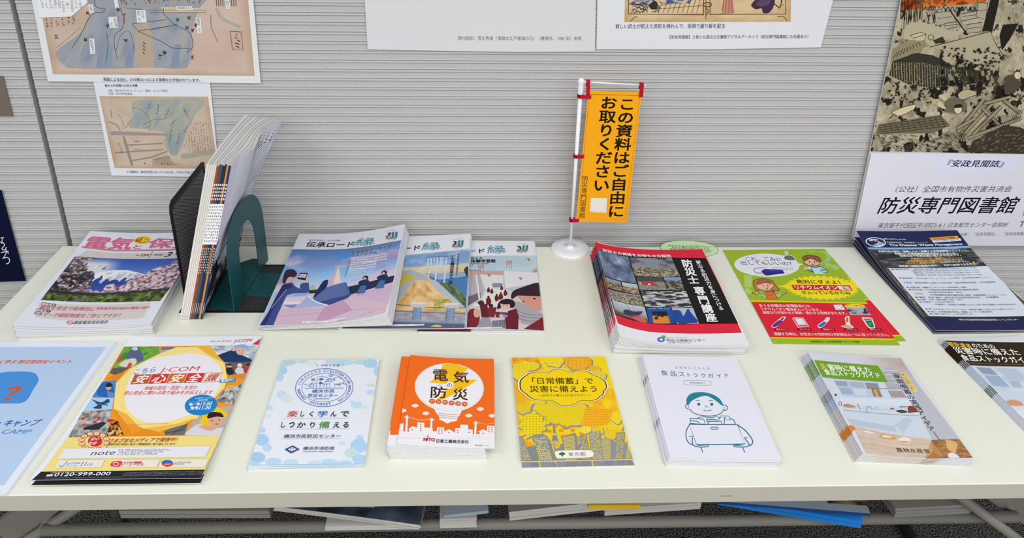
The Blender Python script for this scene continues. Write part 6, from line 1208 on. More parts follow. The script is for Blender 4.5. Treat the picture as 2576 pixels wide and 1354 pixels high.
    s.poly([(520, 108), (2900, 128), (2900, 1500), (280, 1300)], '#dcdbe6'); s.poly([(1310, 160), (2330, 170), (2250, 335), (1285, 330)], '#dadcf2')
    k2 = '#1f1f24'
    s.txt('『安政見聞誌』', (1448, 235), (2138, 240), 88, k2, .02, .22)
    s.txt('（公社）全国市有物件災害共済会', (825, 548), (2235, 545), 80, '#34343a', -.002, .2)
    s.txt('防災専門図書館', (615, 745), (2315, 740), 205, '#17171a', .018, .22)
    s.txt('東京都千代田区平河町2-4-1 日本都市センター会館8F', (605, 990), (2190, 978), 62, '#34343a', 0, .2); s.txt('Tel', (2325, 975), (2470, 973), 70, '#34343a', 0, .15); s.txt('休', (2365, 830), (2480, 828), 90, '#34343a', 0, .2)
    s.txt('図の出典 ：『安政見聞誌』、『安政風聞集』', (1515, 1098), (2395, 1088), 42, '#4b4b50', 0)

def art_navy(s):
    s.fr(0, 560, 4.369)
    wt = '#dfe3ee'
    s.line([(5, 170), (45, 165)], 9, wt); s.line([(25, 168), (20, 235)], 8, wt); s.curve([(0, 215), (35, 225), (50, 250), (20, 290), (55, 300), (70, 270)], 9, wt); s.line([(10, 330), (95, 315)], 9, wt); s.curve([(60, 290), (70, 330), (40, 385)], 9, wt); s.curve([(25, 395), (80, 385), (105, 410), (95, 445), (65, 455)], 9, wt); s.line([(72, 310), (98, 345)], 7, wt)

def art_flag(s):
    s.fr(1370, 180, 2.763)
    k_ = '#1e1a10'
    s.line([(310, 158), (662, 168), (560, 1030), (235, 1025)], 3.5, '#d8722a', True)
    s.vtxt('この資料はご自由に', (578, 180), (492, 1018), 116, k_, .035); s.vtxt('お取りください', (450, 170), (390, 838), 116, k_, .035); s.vtxt('防災専門図書館', (284, 722), (260, 1022), 42, '#3a2f14', .008)
# ------------------------------------------------------------------ the room
WY = 1.350                                   # face of the wall
TILT = 0.0065
def wall_panel(name, x0, x1, parts=1):
    pitch, lip = 0.01755, 0.0051
    z0 = TOP + 0.1757 - 60 * pitch
    prof = []
    zb, zt = -0.02, 2.62
    k = 0
    z = z0
    while z < zt:
        for l in (z - lip, z):               # two fine lips per pitch, each above a groove
            prof += [(l - .0013, -.0006), (l - .0011, -.0012), (l - .0002, -.0013), (l, .0014), (l + .0004, .0014), (l + .0019, .0004), (l + .0026, 0.0)]
        z += pitch
    prof = [(zb, 0.0)] + [p for p in prof if p[0] > zb + .001] + [(zt, 0.0)]
    n = len(prof); V = []
    for x in (x0, x1):
        V += [(x, WY - d, z + TILT * x) for z, d in prof]
        V += [(x, WY + .03, zt), (x, WY + .03, zb)]
    m = n + 2; F = []
    for i in range(m):
        j = (i + 1) % m; F.append((i, j, m + j, m + i))
    F.append(tuple(range(m))[::-1]); F.append(tuple(range(m, 2 * m)))
    me = bpy.data.meshes.new(name); me.from_pydata(V, [], F); me.update()
    bm = bmesh.new(); bm.from_mesh(me); bmesh.ops.recalc_face_normals(bm, faces=bm.faces[:]); bm.to_mesh(me); bm.free()
    return tag(link(name, me, [M['wall']]), 'grey wall panel covered in fine horizontal ribs', 'wall', kind='structure')
M['wall'] = mat('ribbed_wall_vinyl', (.50, .50, .505), .62, spec=.25, noise=(260, 3, (.458, .458, .455), (.502, .502, .500), .35, .65), bump=(420, .10, .0004))
SX = -0.8050                                 # the joint between the two wall panels
wall_panel('wall_back', SX + .0050, 2.6)
wall_panel('wall_left', -2.4, SX - .0050)
b = MB().box(SX - .02, SX + .02, WY + .029, WY + .04, -.02, 2.62)
tag(b.build('trim_1', M['gap']), 'dark joint between the two wall panels', 'joint', kind='structure')
M['floor'] = mat('speckled_carpet', (.05, .05, .05), .95, spec=.1, noise=(300, 3, (.010, .010, .011), (.24, .225, .20), .44, .74), bump=(300, .6, .003))
tag(MB().box(-2.4, 2.6, -2.5, WY + .03, -.04, 0).build('floor', M['floor']), 'dark grey speckled carpet', 'floor', kind='structure')

# recessed pull in the wall panel, cut by the left edge of the frame
pull = tag(empty('recessed_door_pull', Matrix.Translation((-.912, WY, TOP + .2905))), 'bronze recessed pull plate on the wall left of the dark joint', 'door pull')
mb = MB(); mb.prism([(-.06, -.0016, -.039), (.0605, -.0016, -.039), (.0605, -.0016, .039), (-.06, -.0016, .039)], (0, -.002, 0)); mb.build('plate', M['bronze'], pull)
mb = MB(); mb.box(-.045, .038, -.0042, -.0037, -.024, .024); mb.box(-.045, .038, -.0046, -.0042, -.012, -.0095); mb.build('recess', M['bronzedark'], pull)

# ------------------------------------------------------------------ folding table
TX0, TX1, TY0, TY1, TTH = -0.7904, 1.0096, 0.7018, 1.3003, 0.0266
tab = tag(empty('folding_table', Matrix.Translation((.11, 1.0, 0))), 'long cream folding table against the ribbed wall, holding all the booklets', 'table')
def T_(o): o.location = (-.11, -1.0, 0); return o
mb = MB(); mb.box(TX0 + .0004, TX1 - .0004, TY0 + .0004, TY1 - .0004, TOP - TTH + .001, TOP, bev=.0008); T_(mb.build('tabletop', M['table'], tab))
mb = MB(); mb.box(TX0, TX1, TY0, TY0 + .004, TOP - TTH, TOP - .0008, bev=.0007); mb.box(TX0, TX1, TY1 - .004, TY1, TOP - TTH, TOP - .0008); mb.box(TX0, TX0 + .004, TY0, TY1, TOP - TTH, TOP - .0008); mb.box(TX1 - .004, TX1, TY0, TY1, TOP - TTH, TOP - .0008)
mb.box(-.605, -.590, TY0 - .0001, TY0, TOP - .0122, TOP - .0112, 1); mb.box(.325, .342, TY0 - .0001, TY0, TOP - .0165, TOP - .0145, 1); mb.box(-.47, -.463, TY0 - .0001, TY0, TOP - .019, TOP - .0182, 1)
M['scuff'] = mat('scuff', (.34, .30, .2), .7)
T_(mb.build('edge_band', [M['edge'], M['scuff']], tab))
LEGX = (-.745, .975)
for lx, sg, ry in zip(LEGX, (-1, 1), (1.235, 1.22)):
    for ly, fy in ((.80, .80), (1.21, ry)):
        fx = lx + .03 * sg
        mb = MB(); mb.tube([(lx, ly, TOP - TTH - .01), (fx, fy, .05)], .013, 14); T_(mb.build('leg', M['steel'], tab))
        mb = MB(); mb.tube([(fx, fy, .058), (fx, fy, .026)], .0155, 14); T_(mb.build('foot', M['rubber'], tab))
    mb = MB(); mb.tube([(lx + .03 * sg, .74, .013), (lx + .03 * sg, 1.25, .013)], .013, 14); T_(mb.build('foot_bar', M['rubber'], tab))
    mb = MB(); mb.tube([(lx, .76, TOP - TTH - .012), (lx, 1.24, TOP - TTH - .012)], .012, 12); T_(mb.build('top_rail', M['steel'], tab))
for pts, r_ in (([(-.50, .765, -.070), (-.70, .765, -.222)], .007), ([(.676, .748, -.066), (.91, .748, -.250)], .007)):
    mb = MB(); mb.tube([(x, y, TOP + z) for x, y, z in pts], r_, 12); T_(mb.build('brace', M['steel'], tab))
for sg, xa, xb in ((-1, -.555, -.735), (1, .745, .965)):
    mb = MB(); d = Vector((xb - xa, 0, -.145 if sg < 0 else -.165)); nrm = Vector((-d.z, 0, d.x)).normalized() * .019 * sg
    p0, p1 = Vector((xa, .772, TOP - .078)), Vector((xb, .772, TOP - .078)) + Vector((0, 0, d.z))
    mb.prism([p0 - nrm, p1 - nrm, p1 + nrm, p0 + nrm], (0, .012, 0)); T_(mb.build('brace_plate', M['steel'], tab))
    q = p0 + (p1 - p0) * .55
    mb = MB(); mb.tube([(q.x, .772, q.z), (q.x, .7695, q.z)], .006, 14); T_(mb.build('rivet', M['staple'], tab))
SZ = TOP - .117                              # the wire shelf under the top
for y, r_ in ((.757, .0082), (.86, .005), (.96, .005), (1.06, .005), (1.16, .0082)):
    mb = MB(); mb.tube([(-.578, y, SZ - r_), (.79, y, SZ - r_)], r_, 14); T_(mb.build('shelf_rail', M['steel'], tab))
for x in (-.578, .79):
    mb = MB(); mb.tube([(x, .76, SZ - .0082), (x, 1.16, SZ - .0082)], .0065, 12); T_(mb.build('shelf_side', M['steel'], tab))

# ------------------------------------------------------------------ sheets on the wall
WALLROT = Matrix.Rotation(math.pi / 2, 4, 'X')
def poster(name, px, off, thick, base, art, label, cat='poster', finish='matte', group=None, E=None, wave=0.0):
    """px: outline of the sheet in photograph pixels (anticlockwise), laid on the plane of the wall at a distance off in front of it"""
    P = np.array([on_y(x, y, WY - off) for x, y in px])
    c = P.mean(0); mw = Matrix.Translation((c[0], WY - off, c[2])) @ WALLROT
    S = Sheet(mw, E=E or E_WALL)
    o = [(p[0] - c[0], p[2] - c[2]) for p in P]
    S.base(o, base)
    art(S)
    me = S.mesh(name)
    bm = bmesh.new(); bm.from_mesh(me)
    cl = bm.loops.layers.float_color['Col']
    va = [bm.verts.new((*p, 0)) for p in o]; vb = [bm.verts.new((*p, -thick)) for p in o]; n = len(o)
    fs = [bm.faces.new((vb[i], vb[(i + 1) % n], va[(i + 1) % n], va[i])) for i in range(n)] + [bm.faces.new(vb[::-1])]
    for f in fs:
        for l in f.loops: l[cl] = (.72, .72, .72, 1)
    bm.to_mesh(me); bm.free()
    return tag(link(name, me, [M[finish]], None, mw), label, cat, group)
poster('map_poster', [(120.6, 204.6), (656, 209.5), (620, -190), (42, -190)], .0045, .0005, '#e0e3e6', art_map, 'printed old map of a blue river bay on white paper, upper left of the wall', group=None)
poster('map_sheet', [(280.3, 441.7), (553, 446), (526, 185), (231, 185)], .0028, .0005, '#dfe2e9', art_smallmap, 'small white sheet with an old map, hanging below the large map poster', 'sheet')
poster('notice_sheet', [(925, 124), (1060, 127), (1300, 131), (1496.5, 130), (1503, -210), (905, -210)], .003, .0005, '#d7d8da', art_notice, 'nearly blank white sheet with one line of text, high on the wall', 'sheet')
poster('print_sheet', [(1500.5, 124), (1800, 124), (2065, 119), (2150, -210), (1507, -210)], .003, .0005, '#dee0e4', art_samurai, 'white sheet with an old coloured print and caption, high on the wall', 'sheet')
poster('ruins_poster', [(2143, 600), (2160, 614), (2655, 616), (2700, -260), (2322, -260)], .010, .004, '#dcdbe6', art_ruins, 'large poster with an ink print of a ruined town above bold black lettering', 'poster', 'matte')
nav = poster('navy_poster', [(-330, 722), (65.5, 707), (4, 478), (-330, 478)], .004, .0006, '#0d1230', art_navy, 'dark navy poster with white handwriting at the left edge of the wall', 'poster', 'matte')

# ------------------------------------------------------------------ back row on the table
def jit(dx, dy, r=.0012, seed=1, turn=.006):
    R_ = random.Random(seed); L = [(dx * k + R_.uniform(-r, r), dy * k + R_.uniform(-r, r), R_.uniform(-turn, turn)) for k in range(20)]
    return lambda k: L[k]
G = {}
stack('electricity_magazine', 'magazine', 6, (.21, .297), [(225.5, 582), None, (380, 818.6), (36.6, 816)], (.024, .022, .0215, .0312), art_electric,
      'topmost magazine with a snowy mountain and pink title, left end of table', 'white magazine, {} in the stack under the snowy mountain cover', 'magazines in the pile at the left end of the table',
      bulge=lambda u, v: -.0045 * np.sin(np.pi * np.clip(u, 0, 1)) + .004 * np.clip(v - .75, 0, 1) * 4, jit=jit(.0002, -.0004, .0012, 2), spine=('left', [(0, 1, '#dfe2e8')]), cuts=(16, 8))

# three fans of the road magazine
stack('road_magazine', 'magazine', 2, (.21, .297), [None, (1344.6, 606), (1367, 835), (1050.5, 836)], (.0028, .0030, .0029, .0028), art_road_school,
      'magazine with red-uniformed pupils on the cover, rightmost of three overlapping', '{} magazine under the red-uniformed pupils cover', 'magazines under the pupils cover', jit=jit(.002, .0008, .0005, 4, .004), spine=('right', [(0, 1, '#e0e2e8')]))
stack('road_magazine', 'magazine', 2, (.21, .297), [None, (1183, 590), (1168.9, 823.5), (849, 826)], (.0046, .0177, .0090, .0036), art_road_field,
      'magazine with a yellow field and blue sea, between the two other road magazines', '{} magazine under the yellow field cover', 'magazines under the yellow field cover', bulge=lambda u, v: -.0008 * np.sin(np.pi * np.clip(u, 0, 1)), jit=jit(.0018, .0006, .0005, 5, .004), spine=('right', [(0, 1, '#e0e2e8')]), cuts=(18, 16), base=(.0003, .0058), twist=True, step=1.2e-5)
stack('road_magazine', 'magazine', 8, (.21, .297), [(753.5, 589), (1018, 566), (973, 785), (650.7, 820)], (.0150, .0400, .0380, .0140), art_road_plaza,
      'topmost magazine with a blue plaza and spire on the cover, beside the teal bookend', 'magazine {} of the curling stack under the blue plaza cover', 'magazines in the curling stack by the bookend', bulge=lambda u, v: -.0085 * np.sin(np.pi * np.clip(u, 0, 1)) ** 1.2, jit=jit(.0009, .0004, .0008, 6, .004), spine=('right', [(0, 1, '#e3e4ea')]), cuts=(16, 6), base=(.0016, .0130))

# oval card and the red course booklets
Fr = Matrix.Translation((*on_z(1734, 626, .0012)[:2], TOP)) @ Matrix.Rotation(-.035, 4, 'Z')
stack('oval_card', 'card', 1, (.1165, .066), None, (.0012,) * 4, art_oval, 'pale green oval card with black text, partly under the red booklets', '', None, frame=Fr, flyer=True)
stack('course_booklet', 'booklet', 8, (.21, .297), [(1498.8, 609), (1767, 625), (1885.4, 871.5), (1556.4, 848)], (.0300, .0165, .0170, .0330), art_expert,
      'topmost red and black booklet with disaster photographs on its cover', 'red and black booklet, {} in the stack of disaster photograph covers', 'red and black course booklets', bulge=lambda u, v: -.0105 * np.clip(np.sin(np.pi * np.clip(u, 0, 1) ** .75), 0, 1), jit=jit(-.0011, -.0003, .0010, 8, .004), z0=.0016,
      spine=('left', [(0, .09, '#dd2740'), (.09, .33, '#5a6686'), (.33, .36, '#222'), (.36, .5, '#7d6c58'), (.5, .7, '#55525a'), (.7, .78, '#3a3436'), (.78, .88, '#d02a40'), (.88, 1, '#e0e1e8')]), cuts=(16, 6))
stack('battery_flyer', 'flyer', 2, (.21, .297), [(1820.5, 628), (2076, 629), (2266.7, 873), (1946.6, 869)], (.0012,) * 4, art_battery,
      'topmost green and red battery warning flyer beside the red booklets', 'green and red flyer, {}, jutting out under the battery warning flyer', 'green and red battery flyers', flyer=True, jit=lambda k: (.0082, .0058, .055))
stack('training_flyer', 'flyer', 5, (.21, .290), [(2159, 591), (2419.5, 588), (2648, 818), (2337, 813)], (.034, .036, .0075, .0075), art_waste,
      'topmost navy training flyer at the right, curling up against the wall', 'navy flyer, {} in the pile curling up against the wall', 'navy training flyers', finish='coated', flyer=True,
      bulge=lambda u, v: -(.024 * np.clip(v, 0, 1) * (1 - np.clip(v, 0, 1) ** 2.4)) - .002 * np.sin(np.pi * np.clip(u, 0, 1)), jit=lambda k: (.0030, .0006, -.012) if k == 1 else (-.0010 * k, -.0004 * k, .003 * (k - 2)), cuts=(8, 14))

# ------------------------------------------------------------------ front row on the table
cw = on_z(288, 865, .0015); ce_ = on_z(18, 1241.6, .0015)
dv = np.array(cw[:2]) - np.array(ce_[:2]); dv /= np.hypot(*dv); dr = np.array([dv[1], -dv[0]]); cen = (np.array(cw[:2]) + np.array(ce_[:2])) / 2 - dr * .105
Fc = Matrix.Translation((cen[0], cen[1], TOP)) @ Matrix.Rotation(math.atan2(-dv[0], dv[1]), 4, 'Z')
stack('camp_flyer', 'flyer', 3, (.21, .297), None, (.0022,) * 4, art_camp, 'topmost pale blue camp flyer with an orange question mark, cut by the left edge', 'pale blue flyer, {} under the orange question mark flyer', 'pale blue camp flyers', frame=Fc, flyer=True, finish='matte', jit=lambda k: (.0016 * k, .0012 * k, -.004 * k))
stack('cable_flyer', 'flyer', 2, (.21, .297), [(323, 852), (661, 849), (511, 1204), (77, 1212)], (.0025, .0030, .0055, .0050), art_cable, 'topmost yellow flyer with photographs around an orange polygon, near the left front', 'yellow photograph flyer, {}, showing only its black lower edge', 'yellow photograph flyers', flyer=True,
      bulge=lambda u, v: .006 * np.clip(.30 - v, 0, 1) * 3.3, jit=lambda k: (-.0006 * k, -.0030 * k, .001 * k), cuts=(2, 12))
stack('learning_leaflet', 'leaflet', 3, (.148, .210), [(708.6, 906.6), (956, 905), (918, 1169), (626, 1172)], (.0045,) * 4, art_learn, 'topmost pale blue bubble leaflet with a round crest', 'pale blue leaflet, {} under the round crest leaflet', 'pale blue bubble leaflets', jit=lambda k: (-.0004 * k, -.0014 * k, .001), spine=('left', [(0, 1, '#b9d2e8')]))
stack('handbook', 'booklet', 9, (.128, .182), [(1032, 888), (1241.4, 903), (1246, 1131.5), (1001, 1120)], (.0225, .0175, .0180, .0240), art_denki, 'topmost orange handbook with a white light bulb', 'orange handbook, {} in the stack under the light bulb cover', 'orange handbooks',
      bulge=lambda u, v: -.0022 * np.sin(np.pi * np.clip(u, 0, 1)), jit=lambda k: (-.0132 + [0, 0, .0004, -.0008, .0006, .0012, .002, .003, .0026][k], -.0002 - .0004 * k, .004), spine=('left', [(0, .78, '#e8671c'), (.78, 1, '#e6e6ea')]), cuts=(12, 4))
stack('stock_booklet', 'booklet', 2, (.148, .210), [(1287, 900.6), (1521.8, 894), (1592.7, 1158), (1309, 1164)], (.0042,) * 4, art_stock, 'yellow pop-art booklet with a grey city skyline', 'yellow booklet, {}, edge showing under the pop-art skyline booklet', 'yellow skyline booklets', jit=lambda k: (.0006, -.0085, .0))
stack('single_guide', 'booklet', 6, (.148, .210), [(1617, 889), (1849, 902), (1966.7, 1154.8), (1687.5, 1152)], (.0125, .0105, .0110, .0115), art_single, 'topmost white guide with a teal drawing of a man carrying a box', 'white guide, {} under the man carrying a box', 'white stock guides',
      bulge=lambda u, v: -.0018 * np.sin(np.pi * np.clip(u, 0, 1)), jit=jit(-.0012, -.0006, .0010, 12, .005), spine=('left', [(0, 1, '#dadbe8')]), cuts=(10, 3), staples=(.25, .68), finish='matte')
stack('kitchen_guide', 'booklet', 9, (.148, .210), [(2036, 885.6), (2266, 901), (2447, 1152), (2172, 1140)], (.0155, .0115, .0115, .0150), art_kitchen, 'topmost kitchen photograph guide with a green title block', 'kitchen photograph guide, {} under the green title block', 'kitchen photograph guides',
      bulge=lambda u, v: -.0022 * np.sin(np.pi * np.clip(u, 0, 1)), jit=jit(-.0011, -.0002, .0006, 14, .003), spine=('left', [(0, .1, '#c9cce0'), (.1, .27, '#5f8f28'), (.27, .42, '#c0c6d2'), (.42, .5, '#7d8590'), (.5, .58, '#9aa4c0'), (.58, .74, '#b9b6b4'), (.74, .83, '#c9823a'), (.83, 1, '#d0c6c0')]), cuts=(10, 4))
Fk = fit_rect([(2357, 841.6), None, None, (2576 + 0, 1100)], (.009, 0, 0, .009), .148, .210)
stack('care_guide', 'booklet', 5, (.148, .210), [(2357, 842), (2588, 850), None, None], (.0090, .0075, .0075, .0090), art_baby, 'topmost guide with a dark brown title block, cut by the right edge', 'dark brown titled guide, {} at the right edge', 'dark brown titled guides',
      bulge=lambda u, v: -.0012 * np.sin(np.pi * np.clip(u, 0, 1)), jit=jit(-.0018, -.0003, .0006, 16, .003), spine=('left', [(0, .08, '#cfd2e0'), (.08, .26, '#2f2617'), (.26, .55, '#b9c2d2'), (.55, .62, '#55603f'), (.62, 1, '#c9ccd6')]), cuts=(8, 3), frame=fit_rect([(2357, 842), (2588, 848), None, (2620, 1096)], (.009, .0075, 0, .009), .148, .210))
# ------------------------------------------------------------------ standing magazines between the bookends
BKX, BKY = -0.4827, 1.0605                   # left end of the row of spines, on the table
LEAN = math.radians(16.0)
def row_frame(): return Matrix.Translation((BKX, BKY, TOP)) @ Matrix.Rotation(LEAN, 4, 'Y')
SP = [('w', .0040), ('w', .0030), ('w', .0028), ('w', .0028), ('w', .0026), ('#8a4a22', .0034), ('#6b3d22', .0024), ('#2a4a7c', .0030), ('#23302e', .0030), ('#33232a', .0026), ('#a97f46', .0030), ('#25305c', .0036)]
names_ = {'w': 'white-spined', '#8a4a22': 'orange-brown spined', '#6b3d22': 'dark brown spined', '#2a4a7c': 'blue-spined', '#23302e': 'black-green spined', '#33232a': 'maroon-spined', '#a97f46': 'tan-spined', '#25305c': 'navy-spined'}
wsn = ['leftmost', 'second from left', 'third from left', 'fourth from left', 'fifth from left']
tot = sum(t for _, t in SP); BW, BH = .21, .297
x_acc = 0.0; wi = 0
def fan(q, y, z):
    """sideways spread of the leaves: q = 0 leftmost .. 1 rightmost, y depth from the spine, z up the page"""
    s_ = np.clip(y / BW, 0, 1)
    k = np.clip((z - .135) / .155, 0, 1) ** 1.15
    return q * k * (.030 * s_ ** 1.3 + .0085 * np.sin(2 * np.pi * np.clip((s_ - .12) / .85, 0, 1)) * q) - .002 * np.sin(np.pi * s_)
for i, (c, th) in enumerate(SP):
    q0, q1 = x_acc / tot, (x_acc + th * .93) / tot
    ys = np.linspace(0, BW, 15); zs = np.linspace(0, BH - .0012 * (i % 3), 7)
    root = empty('magazine', row_frame())
    def blk(name, qa, qb, ma, y0=0.0, y1=BW, z1=zs[-1]):
        yy = np.linspace(y0, y1, 15); zz = np.linspace(0, z1, 7); V = []
        for q in (qa, qb):
            for z in zz:
                for y in yy:
                    V.append((q * tot + fan(q, y, z), y, z + 1.1e-3 + max(0, math.tan(LEAN) * q * tot) * 1.0))
        ny, nz = 15, 7; N = ny * nz; F = []
        for a in range(nz - 1):
            for b in range(ny - 1):
                k = a * ny + b; F += [(k, k + ny, k + ny + 1, k + 1), (N + k, N + k + 1, N + k + ny + 1, N + k + ny)]
        ring = list(range(ny)) + [a * ny + ny - 1 for a in range(1, nz)] + [(nz - 1) * ny + b for b in range(ny - 2, -1, -1)] + [a * ny for a in range(nz - 2, 0, -1)]
        for k in range(len(ring)): a, b = ring[k], ring[(k + 1) % len(ring)]; F.append((a, b, N + b, N + a))
        me = bpy.data.meshes.new(name); me.from_pydata(V, [], F); me.update()
        return link(name, me, ma, root)
    blk('pages', q0, q1, [M['pages']], .0008)
    # spine strip with its print
    base = '#c6c2bd' if c == 'w' else c
    S = Sheet(Matrix.Identity(4), E=.78)
    zoff = math.tan(LEAN) * x_acc
    S.base([(q0 * tot, 0), (q1 * tot, 0), (q1 * tot, BH - .0012 * (i % 3)), (q0 * tot, BH - .0012 * (i % 3))], base)
    xm = (q0 + q1) / 2 * tot; hw = (q1 - q0) * tot * .36
    R_ = random.Random(40 + i)
    def bar(z0, z1, col, k=1.0): S.raw([(xm - hw * k, z0), (xm + hw * k, z0), (xm + hw * k, z1), (xm - hw * k, z1)], [(0, 1, 2, 3)], S.ink(col))
    if c != 'w':
        bar(.150, .226, '#dcdcdf', 1.38)
        z = .262
        while z > .234: bar(z - .0036, z, '#d9cfc4', .8); z -= .0064
        z = .222
        while z > .156: bar(z - R_.uniform(.0018, .004), z, '#5a5a60', .55); z -= .0058
        z = .143
        while z > .085 + R_.uniform(0, .02): bar(z - R_.uniform(.002, .0035), z, '#c9bfb2' if c != '#a97f46' else '#6a4a24', .55); z -= .0052
        bar(.012, .034, '#a9b4c4' if c in ('#2a4a7c', '#25305c') else '#b9a890', .35)
    else:
        S.raw([(xm + hw * .9, .0), (xm + hw * 1.3, .0), (xm + hw * 1.3, BH - .004), (xm + hw * .9, BH - .004)], [(0, 1, 2, 3)], S.ink('#b4b1ac'))
        if i < 4: S.raw([(xm - hw, .006), (xm + hw, .006), (xm + hw, .0066), (xm - hw, .0066)], [(0, 1, 2, 3)], S.ink('#6a6864'))
    me = S.mesh('spine'); o = link('spine', me, [M['coated']], root)
    o.matrix_local = Matrix.Translation((0, .0006, zoff + 1.1e-3)) @ Matrix.Rotation(math.pi / 2, 4, 'X')
    if i == len(SP) - 1:                     # its outer cover faces the teal bookend
        C_ = Sheet(Matrix.Identity(4), E=.72)
        C_.base([(0, 0), (BW, 0), (BW, BH), (0, BH)], '#b9bcc8')
        C_.ras([(0, .155), (BW, .125), (BW, 0), (0, 0)], 40, 24, lambda U, V: ramp(fbm(U, V, 6, 5) * 2 - .35 - .5 * np.clip(.12 - V, 0, 1) * -6, (0, '#121317'), (.6, '#1f2126'), (.85, '#3a3c42'), (1, '#b0b2ba')), True)
        for p in (C_,):
            C_.raw([(.112, .168), (BW - .003, .168), (BW - .003, .292), (.112, .292)], [(0, 1, 2, 3)], C_.ink('#d0d2da'))
            C_.raw([(.13, .012), (BW - .004, .012), (BW - .004, .085), (.13, .06)], [(0, 1, 2, 3)], C_.ink('#94969c')); C_.raw([(.13, .020), (BW - .004, .034), (BW - .004, .041), (.13, .027)], [(0, 1, 2, 3)], C_.ink('#17181c'))
            z = .281; R2 = random.Random(3)
            C_.raw([(.13, .284), (.20, .284), (.20, .2865), (.13, .2865)], [(0, 1, 2, 3)], C_.ink('#3a3c46'))
            while z > .175:
                h_ = .0034 if z > .26 else .0016; y = .124
                while y < .198:
                    l = R2.uniform(.004, .012); C_.raw([(y, z - h_), (min(y + l, .2), z - h_), (min(y + l, .2), z), (y, z)], [(0, 1, 2, 3)], C_.ink('#55586a' if z > .26 else '#85889a')); y += l + .0016
                z -= h_ + .0030
        cx_ = np.linspace(0, BW, 15)[1:-1]; cz_ = np.linspace(0, BH, 7)[1:-1]
        me = C_.mesh('front_cover', (cx_, cz_), lambda x, y: x * 0)
        P = np.zeros(len(me.vertices) * 3); me.vertices.foreach_get('co', P); P = P.reshape(-1, 3)
        gy, gz = np.linspace(0, BW, 15), np.linspace(0, zs[-1], 7)
        ff = grid_fn(gy, gz, lambda y, z: q1 * tot + fan(q1, y, z))
        Q = np.column_stack([ff(P[:, 0], P[:, 1]) + P[:, 2] + .0001, P[:, 0], P[:, 1] + 1.1e-3 + math.tan(LEAN) * q1 * tot])
        me.vertices.foreach_set('co', Q.ravel()); me.update()
        link('front_cover', me, [M['matte']], root)
    if c == 'w': lab = '%s of the white-spined magazines standing between the bookends' % wsn[wi]; wi += 1
    elif i == len(SP) - 1: lab = 'navy-spined magazine with a curved grey cover, leaning on the teal bookend'
    else: lab = names_[c] + ' magazine standing between the bookends'
    tag(root, lab, 'magazine', 'magazines standing between the bookends')
    x_acc += th

# black perforated bookend: side panel and long base
bb = tag(empty('mesh_bookend', Matrix.Translation((-.4865, 1.08, TOP))), 'black perforated metal bookend at the left of the standing magazines', 'bookend')
PX = -.0045
mb = MB()
y0, y1, zt = .030, .205, .192
out = [(y0, 0), (y1, 0), (y1, zt - .004), (y1 - .012, zt), (y0 + .014, zt), (y0 + .004, zt - .005), (y0, zt - .016)]
inn = [(y0 + .009, .008), (y1 - .009, .008), (y1 - .009, zt - .014), (y1 - .016, zt - .010), (y0 + .018, zt - .010), (y0 + .011, zt - .016), (y0 + .009, zt - .022)]
n = len(out)
for i in range(n):
    j = (i + 1) % n
    mb.prism([(PX, *out[i]), (PX, *out[j]), (PX, *inn[j]), (PX, *inn[i])], (.0016, 0, 0))
mb.build('panel_frame', M['blackmetal'], bb)
mb = MB(); mb.box(PX + .0006, PX + .0011, y0 + .008, y1 - .008, .007, zt - .009); mb.build('perforated_panel', M['meshgrey'], bb)
mb = MB()
ya, yb, za, zb_ = y0 + .0095, y1 - .0095, .009, zt - .0155
c = za
while c < zb_ + (yb - ya) * .5:              # slanting wires clipped to the frame, coloured pale to imitate light in the mesh
    p, q = max(ya, ya + (c - zb_) / .5), min(yb, ya + (c - za) / .5)
    if q - p > .002:
        f = lambda y: c - .5 * (y - ya)
        mb.prism([(PX + .0011, p, f(p)), (PX + .0011, q, f(q)), (PX + .0011, q, f(q) + .0007), (PX + .0011, p, f(p) + .0007)], (.0003, 0, 0))
    c += .0027
mb.build('wire_mesh', M['wire'], bb)
mb = MB(); mb.box(PX, .170, .0, .152, .0001, .0003); mb.build('base_sheet', M['meshgrey'], bb)
mb = MB()
for a in ((0, .006), (.146, .152)): mb.box(PX, .170, a[0], a[1], .0003, .0005)
mb.box(.164, .170, .006, .146, .0003, .0005)
for k in range(34): mb.box(.06 + k * .0032, .0612 + k * .0032, .006, .146, .0003, .00045)
mb.build('base_rim', M['blackmetal'], bb)

# teal bookend: arched panel with a cut-out, a foot under the books and the tongue bent the other way
tk = math.atan2(.0159, .1658)
tb = tag(empty('teal_bookend', Matrix.Translation((-.3995, 1.0824, TOP + .00052)) @ Matrix.Rotation(-tk, 4, 'Z')), 'teal arched metal bookend propping up the right of the standing magazines', 'bookend')
aw, ah, t_ = .168, .168, .0012
def arch(y0, y1, zs_, top, n=26, p=2.3):
    c = (y0 + y1) / 2; r = (y1 - y0) / 2
    return [(c + r * math.copysign(abs(math.cos(a)) ** (2 / p), math.cos(a)), zs_ + (top - zs_) * abs(math.sin(a)) ** (2 / p)) for a in np.linspace(math.pi, 0, n)]
o_ = [(0, 0)] + arch(0, aw, .085, ah) + [(aw, 0)]
i_ = [(.047, 0)] + arch(.047, .122, .070, .126) + [(.122, 0)]
mb = MB()
for a in range(len(o_) - 1):
    mb.prism([(0, *o_[a]), (0, *o_[a + 1]), (0, *i_[a + 1]), (0, *i_[a])], (t_, 0, 0))
mb.build('arch_panel', M['teal'], tb)
